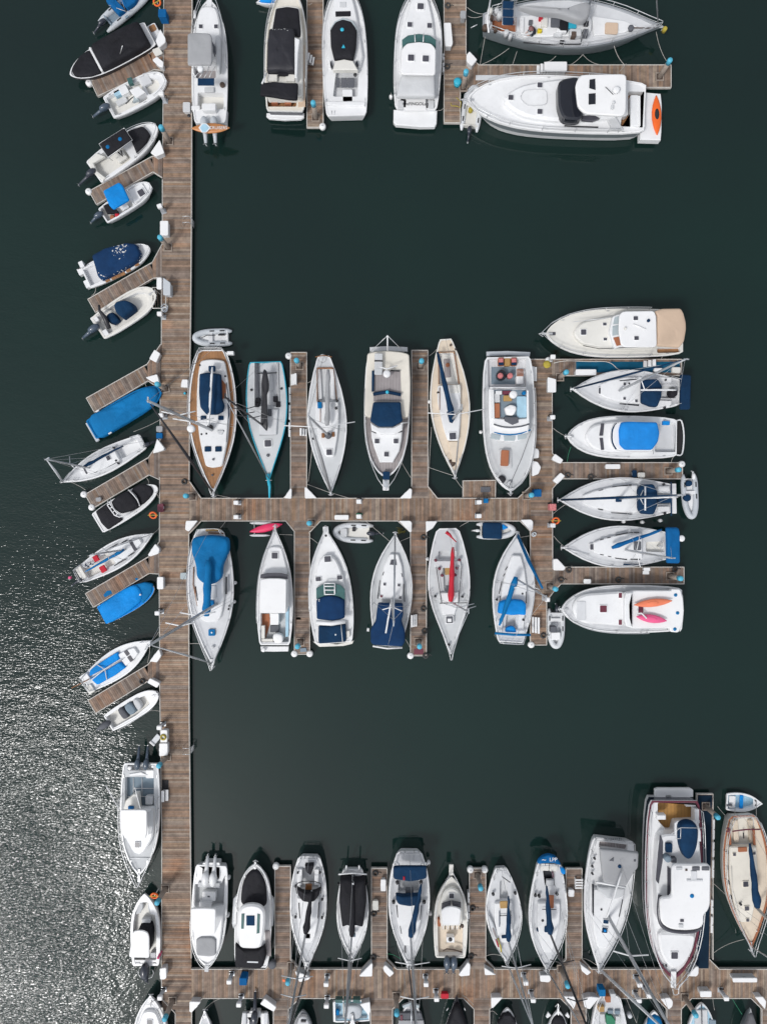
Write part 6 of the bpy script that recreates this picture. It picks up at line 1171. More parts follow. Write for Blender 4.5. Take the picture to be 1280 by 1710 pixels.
b.S('cabin', [(.36, .58), (.55, .58), (.7, .42), (.82, .22)], 1.05, 1.5, WH, .07, .02); c = b.C('stern_hood', [(520, 215), (530, 185), (560, 160), (600, 148), (645, 162), (670, 190), (688, 225), (640, 205), (560, 208)], 1.5, 1.9, BL, wr=.02); text(b, 'hood_lettering', 'LPP', (632, 188), 1.93, .42, WH, par=c); text(b, 'hood_lettering', '~', (568, 188), 1.93, .6, WH, par=c)
t2 = b.C('blue_ring', [(678, 240), (695, 235), (718, 262), (712, 288), (688, 285)], 1.5, 1.8, CY, wr=.01); b.boom((610, 695), (585, 370), 2.6, NV, .3, .09); b.mast((612, 700), 16, None, r=.12, m=BM, spr=(.3, .62), sprw=.75, fm=AL, fr_=.06); b.hatch((590, 772), 24, 36, HG, 1.4); b.R('hatch_cover', (600, 672), 38, 54, 1.5, 1.65, NV); b.R('companion', (618, 480), 90, 36, 1.5, 1.58, BRN)
b.R('cream_cushion', (575, 240), 50, 55, 1.2, 1.5, OW); b.R('cream_cushion', (635, 245), 50, 55, 1.2, 1.5, OW); b.T('red_lifeline', [(625, 270, 1.6), (632, 310, 1.6)], .06, MR); b.R('rope_bin', (610, 350), 40, 50, .9, 1.2, LG); b.winch([(537, 445), (660, 430), (510, 440), (560, 610)], r=.12); b.rail(.2, 1.0, .6, r=.026); b.pushpit(); b.T('boom_rest', [(555, 530, 1.7), (652, 532, 1.7)], .035, BM); b.anchor(.2); b.cleats(); b.D('side_fender', (530, 675), 12, 1.2, 1.4, NV)
b = Boat('grey_topped_yacht', 'large white yacht slanted in its berth with a grey sun roof and grey hood', 'sailing yacht', 'C7', (1048, 42), (945, 945), 320, [(0, .86), (.08, .94), (.2, 1), (.4, 1.0), (.55, .92), (.68, .76), (.8, .52), (.9, .28), (.97, .1), (1, .03)], 1.3, GS, dm=WH, wells=[('P', [(950, 60), (1150, 85), (1140, 130), (945, 105)], .4, TG)])
b.S('cabin', [(.38, .68), (.56, .62), (.72, .42), (.82, .2)], 1.25, 1.65, WH, .1, .02, sm=False); b.C('sun_roof', [(950, 110), (1080, 122), (1220, 136), (1216, 240), (1185, 275), (1165, 310), (1128, 372), (1050, 358), (975, 345), (958, 200)], 3.0, 3.3, GC, wr=.02); b.C('hood', [(935, 368), (1030, 368), (1130, 378), (1115, 430), (1080, 450), (1040, 456), (990, 450), (940, 405)], 1.9, 2.4, LG)
b.T('hood_strap', [(928, 342, 3.1), (1130, 378, 3.1)], .1, WH); b.P('roof_window', [(1020, 195), (1048, 175), (1048, 200)], 3.28, 3.36, DG, .0); b.D('roof_badge', (1090, 237), 12, 3.3, 3.38, NV); b.D('roof_badge', (1195, 197), 7, 3.3, 3.38, DG); b.boom((1000, 582), (1100, 280), 3.8, WH, .07, .06, WH); b.mast((1012, 582), 17, None, r=.17, spr=(.38,), sprw=.9, fm=WT, fr_=.1, sprm=WH)
b.hatch((995, 617), 26, 36, NV, 1.75); b.hatch((987, 675), 38, 38, NV, 1.75); b.D('cyan_boss', (990, 680), 9, 1.79, 1.84, CY)
for q in ([(900, 360), (912, 360), (912, 585), (902, 560)], [(1108, 462), (1114, 465), (1088, 585), (1083, 580)]): b.P('side_window', q, 1.55, 1.68, GL, .01)
text(b, 'transom_lettering', 'SEABREEZE', (1045, 48), 1.36, .3, DG); b.T('pole', [(1005, 745, 1.6), (1040, 765, 1.8)], .04, WH); b.rail(.15, 1.0, .6, r=.027); b.pushpit(); b.winch([(905, 240), (905, 290), (920, 185), (965, 535)]); b.anchor(.3); b.cleats()
b = Boat('pilothouse_yacht', 'largest motor yacht of the bottom row, teak aft deck, navy-covered tender and square white top', 'motor yacht', 'C8', (345, 185), (338, 1390), 385, 'bluff', 2.0, GMo, dm=WH, gm=MR, hm=WH, gun=.16, bul=.2, band=NVH, wells=[('P', [(232, 205), (512, 208), (518, 325), (350, 335), (335, 400), (300, 400), (235, 330)], .7, mat('golden_teak_deck', (.42, .22, .06), .55, .15, 2, .003, 20, stripe=.14))])
b.P('boat_deck', [(352, 345), (370, 330), (500, 330), (525, 400), (528, 470), (350, 470)], 2.9, 3.09, WH, .03); b.P('deck_house', [(240, 470), (262, 425), (350, 420), (515, 420), (530, 600), (540, 1020), (500, 1090), (440, 1110), (300, 1090), (235, 1010), (225, 700)], 1.95, 3.1, WH, .12, rc=.4); b.P('fore_trunk', [(235, 1090), (500, 1100), (470, 1230), (400, 1330), (320, 1335), (255, 1230)], 1.95, 2.5, WH, .15, rc=.5)
b.P('side_window', [(250, 420), (270, 470), (268, 600), (240, 760), (222, 735), (235, 560)], 3.08, 3.16, HG, .02, rc=.1); b.T('wheelhouse_window', smooth([(248, 835, 3.2), (240, 930, 3.2), (252, 1020, 3.2), (300, 1068, 3.2), (400, 1085, 3.2), (480, 1078, 3.2), (530, 1050, 3.2)], 3, False), .16, HG)
b.P('flybridge_top', [(332, 625), (595, 625), (592, 900), (575, 945), (545, 970), (550, 1030), (520, 1065), (440, 1076), (330, 1070), (275, 1040), (255, 1005), (250, 850), (332, 850)], 3.9, 4.2, W2, .1, rc=.4); b.P('stair_void', [(300, 640), (325, 660), (322, 920), (300, 900)], 3.1, 3.2, HG, .02)
b.C('tender', [(375, 360), (400, 335), (440, 325), (490, 342), (502, 380), (500, 450), (490, 505), (468, 560), (448, 583), (420, 583), (395, 545), (378, 480)], 3.1, 3.9, NV, wr=.03, rc=.3); b.R('fly_seat', (312, 515), 60, 42, 3.1, 3.4, NV); b.D('helm_stool', (306, 592), 22, 3.1, 3.7, SB); b.R('helm_box', (345, 600), 30, 36, 3.1, 3.6, DG)
for x, y, l, w_, m_ in ((380, 655, 20, 40, LG), (430, 665, 12, 14, IRN), (495, 655, 25, 50, DG), (560, 655, 25, 50, DG), (480, 700, 60, 40, NW), (485, 735, 14, 110, NW), (400, 1010, 16, 24, HG), (392, 1045, 26, 30, LG)): b.R('roof_gear', (x, y), l, w_, 4.2, 4.3, m_)
b.D('blue_boss', (468, 842), 13, 4.2, 4.28, TB, n=16); b.hatch((348, 1245), 46, 46, HG, 2.56); b.D('deck_vent', (273, 1318), 6, 2.0, 2.2, BM); b.D('deck_vent', (294, 1318), 6, 2.0, 2.2, BM); b.T('davit', [(320, 420, 4.0), (390, 375, 4.2), (550, 378, 4.0)], .03, SS); b.T('davit_frame', [(360, 378, 4.0), (390, 378, 4.0), (388, 450, 4.0), (360, 448, 4.0)], .03, SS)
b.P('swim_platform', [(215, 115), (240, 108), (455, 108), (475, 120), (475, 168), (330, 166), (325, 158), (290, 158), (285, 168), (215, 165)], .5, .8, W2, .04); b.R('deck_bench', (460, 220), 26, 70, 1.5, 1.9, W2); b.R('deck_cushion', (500, 300), 100, 30, 1.5, 2.3, WH); b.P('coaming_step', [(230, 290), (290, 290), (290, 322), (232, 322)], 1.9, 2.5, WH, .05)
b.rail(.05, 1.0, .8, .02, over=.5, r=.035); b.R('bow_pulpit', (342, 1410), 110, 36, 2.15, 2.25, W2); b.T('pulpit_loop', smooth([(335, 1465, 2.9), (340, 1505, 2.8), (358, 1512, 2.8), (376, 1500, 2.8), (380, 1450, 2.9), (440, 1400, 2.9)], 2, False), .03, SS); b.cleats(); b.anchor(.3)
b = Boat('cream_ketch', 'cream-decked yacht with a red-brown rail and navy sail cover near the pale blue dinghy', 'sailing yacht', 'C8', (810, 285), (868, 1190), 312, 'ketch', 1.3, GS, dm=CR, gm=BRN, hm=OW, gun=.14, wells=[('P', [(740, 300), (885, 300), (900, 500), (730, 500)], .45, CT)])
b.P('cabin', [(722, 505), (905, 505), (915, 700), (895, 900), (870, 1020), (790, 1020), (750, 880), (722, 700)], 1.25, 1.75, CT, .08, rc=.2); b.boom((905, 912), (855, 478), 2.9, NV, .36, .12); b.mast((902, 915), 16, None, r=.16, spr=(.4,), sprw=.6, fm=WT, fr_=.05)
for c_, s_ in (((832, 760), 36), ((840, 925), 30), ((845, 1005), 20), ((755, 558), 20), ((890, 550), 18)): b.hatch(c_, s_, s_, HG, 1.82, frame=CT)
b.R('companion', (812, 525), 32, 60, 1.75, 1.85, BRN); b.R('teak_plank', (725, 440), 110, 14, 1.35, 1.5, BRN); b.R('teak_plank', (890, 440), 110, 14, 1.35, 1.5, BRN); b.T('boom_gallows', [(740, 400, 2.2), (830, 388, 2.3), (930, 386, 2.2)], .06, MR); b.R('centre_line', (818, 430), 40, 8, 1.3, 1.35, BM); b.R('cockpit_seat', (765, 400), 150, 34, .9, 1.15, CR); b.R('cockpit_seat', (870, 400), 150, 30, .9, 1.15, CR)
for x, y in ((712, 545), (712, 650), (722, 750), (738, 850), (762, 925), (793, 1003)): b.R('port_light', (x, y), 26, 8, 1.3, 1.5, BM)
b.T('grab_rail', [(735, 640, 1.85), (740, 800, 1.85), (790, 980, 1.85)], .03, OW); b.D('vent', (800, 900), 8, 1.75, 2.0, BM); b.rail(.05, 1.0, .65, .05, over=.4, r=.03); b.pushpit(); b.anchor(.4); b.cleats(); b.T('horseshoe', smooth([(700, 380, 1.9), (715, 378, 1.9), (718, 398, 1.9), (700, 400, 1.9)], 2, False), .06, MR)
b = Boat('rowing_dinghy', 'pale blue rowing dinghy with one blue thwart beyond the cream-decked yacht', 'dinghy', 'C8', (694, 198), (942, 210), 128, 'vee', .5, GI, dm=WH, gm=WH, hm=WH, gun=.12, wells=[('P', [(705, 155), (800, 150), (880, 175), (905, 208), (880, 235), (800, 250), (706, 250)], .35, LB)])
b.R('blue_thwart', (803, 200), 24, 88, .35, .45, CY); b.R('white_thwart', (740, 200), 44, 80, .3, .38, W2); b.R('bow_seat', (895, 205), 24, 46, .42, .5, W2); b.R('oar_lock_bag', (722, 225), 40, 14, .4, .6, DG); b.T('davit_rope', [(758, 235, .6), (757, 290, 1.2)], .025, ROPE); b.T('davit_rope', [(902, 222, .6), (903, 300, 1.2)], .025, ROPE)
# ================================================================ row cut by the bottom edge
E = 'boats cut by the bottom edge'
b = Boat('narrow_bow_boat', 'narrow white bow with a dark anchor line, cut off below the shore-side pier', 'motorboat', 'D1', (652, 1350), (650, 408), 190, 'motor', 1.0, E, dm=NW); b.S('cabin', [(.4, .7), (.7, .6), (.88, .3)], .95, 1.3, WH, .08); b.anchor(.2); b.T('anchor_line', [(632, 460, 1.1), (655, 400, 1.1), (720, 340, .8)], .03, BM); b.cleats()
b = Boat('open_motorboat', 'twin-horned white stern with a black tilted outboard reaching onto the shore-side pier', 'motorboat', 'D1', (1034, 415), (1034, 1100), 222, 'skiff', .8, E, dm=WH, gun=.3, wells=[('P', [(990, 405), (1075, 405), (1080, 600), (985, 600)], .5, GC)]); b.outboard(.05, 0, EG, sc=1.2, L=1.7, z=.9); b.R('side_seat', (1115, 470), 100, 30, .8, 1.0, NW); b.R('side_seat', (950, 470), 100, 30, .8, 1.0, NW)
b = Boat('grey_hooded_boat', 'dark grey rounded boat cover with a pale hatch, cut by the bottom edge', 'motorboat', 'D2', (210, 1200), (210, 395), 205, 'bluff', .9, E, dm=GC, gm=GC, hm=GRH); b.SC('boat_cover', [(.3, .85), (.7, .8), (.9, .5), (.975, .2)], .9, 1.5, GC); b.P('foredeck', [(160, 520), (180, 460), (205, 448), (235, 455), (265, 520)], 1.2, 1.6, LG, .05); b.R('bow_roller', (212, 485), 16, 40, 1.6, 1.75, BM)
fr('D2')
t = Boat('pram_dinghy', 'pale blue square dinghy lying across the berth with glazed screen and grey cover', 'dinghy', 'D2', (722, 398), (440, 405), 165, [(0, .95), (.3, 1), (.9, .98), (1, .9)], .6, E, dm=LB, gm=WH, hm=WH, wells=[('P', [(460, 345), (700, 345), (700, 460), (460, 465)], .35, LB)])
for x in (480, 545, 615): t.P('screen_pane', [(x - 25, 318), (x + 30, 318), (x + 30, 345), (x - 25, 342)], .8, 1.3, TGL, .01)
t.C('cover', [(520, 370), (560, 345), (640, 350), (660, 400), (640, 450), (560, 460), (530, 420)], .4, 1.0, GT, sm=True); t.R('blue_seat', (468, 418), 34, 40, .4, .6, TB); t.R('oars', (518, 400), 10, 110, .7, .8, OW)
b = Boat('pointed_bow_boat', 'white pointed bow nosing over the pale blue square dinghy', 'motorboat', 'D2', (585, 1300), (587, 440), 190, 'vee', 1.1, E, dm=WH); b.anchor(.2); b.D('deck_fitting', (588, 462), 10, 1.1, 1.2, BM); b.D('deck_fitting', (560, 490), 7, 1.1, 1.2, IRN); b.D('deck_fitting', (622, 492), 7, 1.1, 1.2, IRN); b.S('cabin', [(.5, .6), (.8, .4), (.86, .2)], 1.05, 1.4, WH, .08)
b = Boat('grey_panelled_boat', 'round white boat with three grey cover panels beside the turquoise-capped pile', 'motorboat', 'D2', (1035, 1200), (1035, 330), 245, 'bluff', 1.0, E, dm=LG, gm=WH); b.P('cover_panel', [(950, 420), (1110, 420), (1125, 470), (940, 470)], 1.0, 1.3, DG, .03); b.P('cover_panel', [(938, 476), (1128, 476), (1135, 640), (932, 640)], 1.0, 1.32, GC, .03); b.T('centre_batten', [(1036, 350, 1.3), (1036, 560, 1.4)], .06, AL); b.P('screen', [(965, 365), (1030, 340), (1100, 365), (1090, 385), (1030, 365), (975, 385)], 1.0, 1.2, PG, .02); b.P('red_cushion', [(952, 440), (968, 435), (970, 475), (955, 480)], 1.1, 1.36, MR, .02)
b = Boat('all_black_boat', 'boat covered entirely in black canvas, a red crate on the pier above it', 'motorboat', 'D3', (192, 1250), (192, 285), 262, 'vee', 1.0, E, dm=BK, gm=BK, hm=NVH); b.SC('boat_cover', [(.3, .9), (.6, .85), (.85, .4), (.95, .12)], 1.0, 1.7, BK); b.T('rail_end', [(115, 400, 1.5), (128, 380, 1.5)], .04, SS); b.T('rail_end', [(250, 380, 1.5), (258, 400, 1.5)], .04, SS)
b = Boat('white_ring_boat', 'rounded white bow with a black peaked cover behind it, cut by the bottom edge', 'motorboat', 'D3', (578, 1150), (578, 380), 198, 'bluff', .9, E, dm=NW); b.P('boat_cover', [(510, 500), (555, 435), (605, 435), (645, 490), (650, 640), (505, 640)], .9, 1.4, BK, .08); b.D('bow_cleat', (520, 458), 8, .9, 1.05, BM); b.D('bow_cleat', (638, 455), 8, .9, 1.05, BM)
b = Boat('black_bow_boat', 'black covered bow with two white corners and a bow anchor, cut by the bottom edge', 'motorboat', 'D3', (962, 1150), (964, 398), 196, 'bluff', .9, E, dm=BK, gm=WH); b.SC('boat_cover', [(.3, .82), (.7, .8), (.9, .55), (.96, .3)], .9, 1.3, BK); b.P('white_corner', [(872, 450), (890, 415), (912, 440), (885, 460)], 1.1, 1.25, WH, .02); b.P('white_corner', [(1055, 450), (1040, 418), (1020, 440), (1045, 460)], 1.1, 1.25, WH, .02); b.anchor(.55)
b = Boat('gear_laden_sloop', 'white boat stern loaded with a blue bag, brown box and green cloth below the pier', 'sailboat', 'D4', (155, 262), (150, 1150), 262, 'ketch', 1.1, E, dm=NW, wells=[('P', [(85, 400), (240, 400), (245, 600), (80, 600)], .4, NS)])
for x, y, l, w_, z1, m_ in ((108, 250, 50, 44, 1.9, TB), (150, 295, 46, 34, 1.5, BRN), (100, 365, 40, 45, 1.5, GLD), (185, 270, 30, 34, 1.7, LG), (165, 385, 26, 36, 1.3, SB), (215, 388, 28, 36, 1.3, SB), (108, 430, 60, 34, 1.3, LG), (215, 435, 40, 28, 1.3, LG)): b.R('deck_gear', (x, y), l, w_, 1.05, z1, m_)
b.P('green_cloth', [(135, 405), (170, 410), (200, 445), (200, 480), (140, 480)], .9, 1.4, GN, .04); b.rail(.0, .8, .6); b.D('side_fender', (305, 418), 16, .6, 1.1, WT)
b = Boat('navy_covered_boat', 'white-rimmed boat under a smooth navy cover crossed by a slanting mast', 'motorboat', 'D4', (470, 1050), (474, 375), 175, 'bluff', .8, E, dm=NV); b.SC('boat_cover', [(.3, .9), (.7, .86), (.9, .6), (.965, .35)], .8, 1.2, TB)
b = Boat('pale_blue_boat', 'weathered pale blue-grey open boat beside the slanting pile at the bottom edge', 'motorboat', 'D4', (812, 1120), (812, 318), 225, 'bluff', .8, E, dm=LB, gm=WT); b.P('cockpit_panel', [(770, 372), (855, 370), (860, 560), (765, 560)], .8, 1.0, LG, .03); b.P('blue_panel', [(870, 440), (915, 445), (920, 560), (872, 560)], .8, .95, SB, .02); b.T('centre_line', [(812, 330, 1.1), (815, 470, 1.1)], .05, DG)
b = Boat('charcoal_covered_boat', 'pointed boat under a plain charcoal cover in the last berth of the bottom row', 'motorboat', 'D4', (1155, 1120), (1158, 355), 182, 'vee', .9, E, dm=GC, gm=GC, hm=GRH); b.SC('boat_cover', [(.3, .94), (.6, .9), (.85, .46), (.965, .12)], .9, 1.3, mat('charcoal_canvas', (.13, .13, .14), .9, .08, 1, .03, 1.8))
# ================================================================ things standing on the docks
def copy_tree(root, loc, ang, label):
    r = root.copy(); COL.objects.link(r); r.location = loc; r.rotation_euler = (0, 0, ang); r['label'] = label
    for ch in root.children:
        c = ch.copy(); COL.objects.link(c); c.parent = r
        for g_ in ch.children:
            d = g_.copy(); COL.objects.link(d); d.parent = c
    return r
def scatter(make, items, z=DZ):
    """items: (frame, x, y, angle, label); the first one is the built thing, the rest are copies of it and its parts"""
    first = None
    for f_, x, y, a, lab in items:
        fr(f_); w = W((x, y), z)
        if first is None:
            first = make(w, R(a), lab)
        else: copy_tree(first.e, w, R(a), lab)
def mk_pile(w, a, lab):
    t = Thing('mooring_pile', lab, 'pile', w, a, 'mooring piles with turquoise caps')
    t.add('pole', G().lathe((0, 0, -DZ - .5), [(.2, 0), (.2, 2.0), (.185, 3.05)], 14), PIL, local=True, sm=True)
    t.add('pile_cap', G().lathe((0, 0, 2.0), [(.205, 0), (.205, .48), (.17, .56), (.03, .58)], 14), PLC, local=True, sm=True)
    t.add('guide_frame', G().box(-.34, .34, -.34, -.26, 0, .1).box(-.34, .34, .26, .34, 0, .1).box(-.34, -.26, -.26, .26, 0, .1).box(.26, .34, -.26, .26, 0, .1), PIL, local=True)
    t.add('guide_roller', G().torus((0, 0, .08), .24, .045, 14, 6), IRN, local=True, sm=True)
    return t
scatter(mk_pile, [
 ('A2', 975, 300, 0, 'turquoise-capped pile beside the bow of the black-canopied motorboat'),
 ('A3', 965, 178, 0, 'turquoise-capped pile above the gusset of the pier by the navy-covered whaler'),
 ('A4', 990, 362, 10, 'turquoise-capped pile at the bow of the blue tarpaulin boat'),
 ('A5', 1185, 262, 0, 'turquoise-capped pile in the corner where the cross pier meets the long walkway'),
 ('B1', 678, 1050, 0, 'turquoise-capped pile on the end of the finger beside the white express cruiser'),
 ('B2', 752, 722, 0, 'turquoise-capped pile on the branch pier next to the teal hose reel'),
 ('B3', 1152, 412, 0, 'turquoise-capped pile at the far end of the pier behind the largest white yacht'),
 ('B5', 118, 355, 0, 'turquoise-capped pile at the head of the finger by the turquoise-edged racer'),
 ('B6', 60, 330, 0, 'turquoise-capped pile at the head of the finger beside the peach-decked yacht'),
 ('B6', 1002, 1482, 0, 'turquoise-capped pile beside the big blue bin on the tee-headed pier'),
 ('B7', 255, 560, 0, 'turquoise-capped pile at the root of the blue-carpeted finger'),
 ('B8', 978, 428, 0, 'turquoise-capped pile near the end of the finger below the blue-topped cruiser'),
 ('C1', 186, 476, 0, 'turquoise-capped pile beside the green-based power post'),
 ('C1', 990, 408, 0, 'turquoise-capped pile near the end of the finger above the kayak cruiser'),
 ('C2', 1168, 1388, 0, 'turquoise-capped pile at the foot of the finger beside the wood-lined cruiser'),
 ('C3', 1157, 1400, 0, 'turquoise-capped pile beside the maroon doormat'),
 ('C3', 170, 295, 0, 'turquoise-capped pile in the corner by the bow of the navy-covered cruiser'),
 ('A7', 850, 285, 0, 'turquoise-capped pile above the stern of the sport fisher'),
 ('A8', 852, 90, 0, 'turquoise-capped pile above the T-top boat by an orange float'),
 ('D1', 405, 322, 0, 'turquoise-capped pile in the notch of the walkway at the bottom edge'),
 ('C5', 918, 1045, 0, 'turquoise-capped pile behind the bow of the black-hooded sloop'),
 ('D2', 920, 285, 0, 'turquoise-capped pile beside the round boat with grey panels'),
 ('C7', 108, 290, 0, 'turquoise-capped pile at the head of the finger beside the kayak sloop'),
 ('C7', 685, 938, 0, 'turquoise-capped pile under the black leaning mast'),
 ('C8', 558, 228, 0, 'turquoise-capped pile standing on the navy carpet'),
 ('D4', 690, 275, 0, 'turquoise-capped pile leaning over the pale blue open boat')])
def mk_post(w, a, lab):
    t = Thing('power_post', lab, 'power post', w, a, 'white power posts along the docks')
    t.add('base_plate', G().box(-.22, .22, -.2, .2, 0, .04, .01), AL, local=True)
    b_ = t.add('body', G().prism(roundc([(-.14, -.12), (.14, -.12), (.14, .12), (-.14, .12)], .04, 2), .04, 1.0, .02), GT, local=True)
    t.add('head', G().prism(roundc([(-.2, -.17), (.2, -.17), (.2, .17), (-.2, .17)], .07, 2), 1.0, 1.3, .05), W2, local=True)
    t.add('socket', G().box(.14, .17, -.06, .06, .7, .85, .01), BM, par=b_, local=True)
    t.add('cable_coil', G().torus((.0, .24, .3), .17, .035, 14, 5, tiltx=R(70)), RB, local=True, sm=True)
    return t
scatter(mk_post, [
 ('A1', 752, 722, 0, 'white power post beside the open white console boat'), ('A2', 925, 925, 20, 'white power post above the tall white dock box on the long walkway'),
 ('A3', 925, 800, 0, 'white power post with green foot beside the cream console boat'), ('A4', 985, 578, 10, 'white power post below the leaning mast of the teak ketch'),
 ('A5', 905, 1285, 0, 'white power post below the rounded dock box by the blue-covered hull'), ('A6', 738, 805, 0, 'white power post above the narrow white dock locker'),
 ('A8', 835, 1225, 0, 'white power post by the bow cut off at the bottom edge'), ('C2', 600, 108, 0, 'white power post on the upper edge of the cross pier near the walkway'),
 ('C2', 600, 238, 0, 'white power post on the lower edge of the cross pier near the walkway'), ('C3', 610, 98, 0, 'white power post on the upper edge of the cross pier between two fingers'),
 ('C3', 610, 235, 0, 'white power post with green crate behind it on the cross pier'), ('C4', 547, 96, 0, 'white power post beside the wooden raft'), ('C4', 545, 212, 0, 'white power post above the square-covered inflatable'),
 ('C5', 430, 1110, 0, 'white power post above the blue wheeled bin'), ('C5', 508, 1295, 0, 'white power post above the upturned black outboard'),
 ('C5', 1212, 1130, 0, 'white power post on the shore-side pier between the two sloops'), ('C5', 1214, 1305, 0, 'white power post beside the pale blue square dinghy'),
 ('C6', 885, 1180, 0, 'white power post below the cream sport fisher'), ('C6', 970, 1300, 0, 'white power post next to the red crate'), ('D3', 700, 125, 0, 'white power post beside the furled mast of the kayak sloop'),
 ('D3', 755, 255, 0, 'white power post where two grey masts cross above the dark water'), ('D4', 340, 130, 0, 'white power post at the foot of the slanting grey mast'), ('D4', 335, 240, 0, 'white power post behind the gear-laden stern'),
 ('D4', 405, 205, 0, 'white power post just below the thickest leaning mast'), ('D4', 945, 225, 0, 'white power post below the long white dock locker'),
 ('B7', 190, 442, 0, 'white power post above the white locker at the root of the carpeted finger'), ('B8', 188, 78, 0, 'white power post facing the round-bowed cruiser'), ('B8', 190, 788, 0, 'white power post just below the orange life ring'), ('C4', 1118, 915, 0, 'white power post with green base at the foot of the tee-headed pier')])
BX = 'white dock boxes'
def dbox(f_, pts, lab, h=.75, m=W2, lid=True, name='dock_box', cat='dock box', z=DZ):
    fr(f_); c = Vector((sum(p[0] for p in pts) / len(pts), sum(p[1] for p in pts) / len(pts)))
    w = W(c, z + h); w.z = z
    t = Thing(name, lab, cat, w, 0, BX if name == 'dock_box' else None)
    xy = ccw([tuple(W(p, z + h)[:2]) for p in pts])
    t.add('body', G().prism(roundc(offset(xy, .05), .08, 2), z, z + h - .12, .0), LG if m is W2 else m)
    if lid:
        l = t.add('lid', G().prism(roundc(xy, .09, 2), z + h - .12, z + h, .03), m)
        e = max(range(len(xy)), key=lambda i: (Vector(xy[i]) - Vector(xy[i - 1])).length); a_, b_ = Vector(xy[e - 1]), Vector(xy[e]); mid = a_.lerp(b_, .5)
        d = (b_ - a_).normalized() * .12; n_ = Vector((d.y, -d.x)).normalized() * .02
        t.add('latch', G().prism([tuple(mid - d), tuple(mid + d), tuple(mid + d + n_), tuple(mid - d + n_)], z + h - .2, z + h - .06), AL, par=l)
    return t
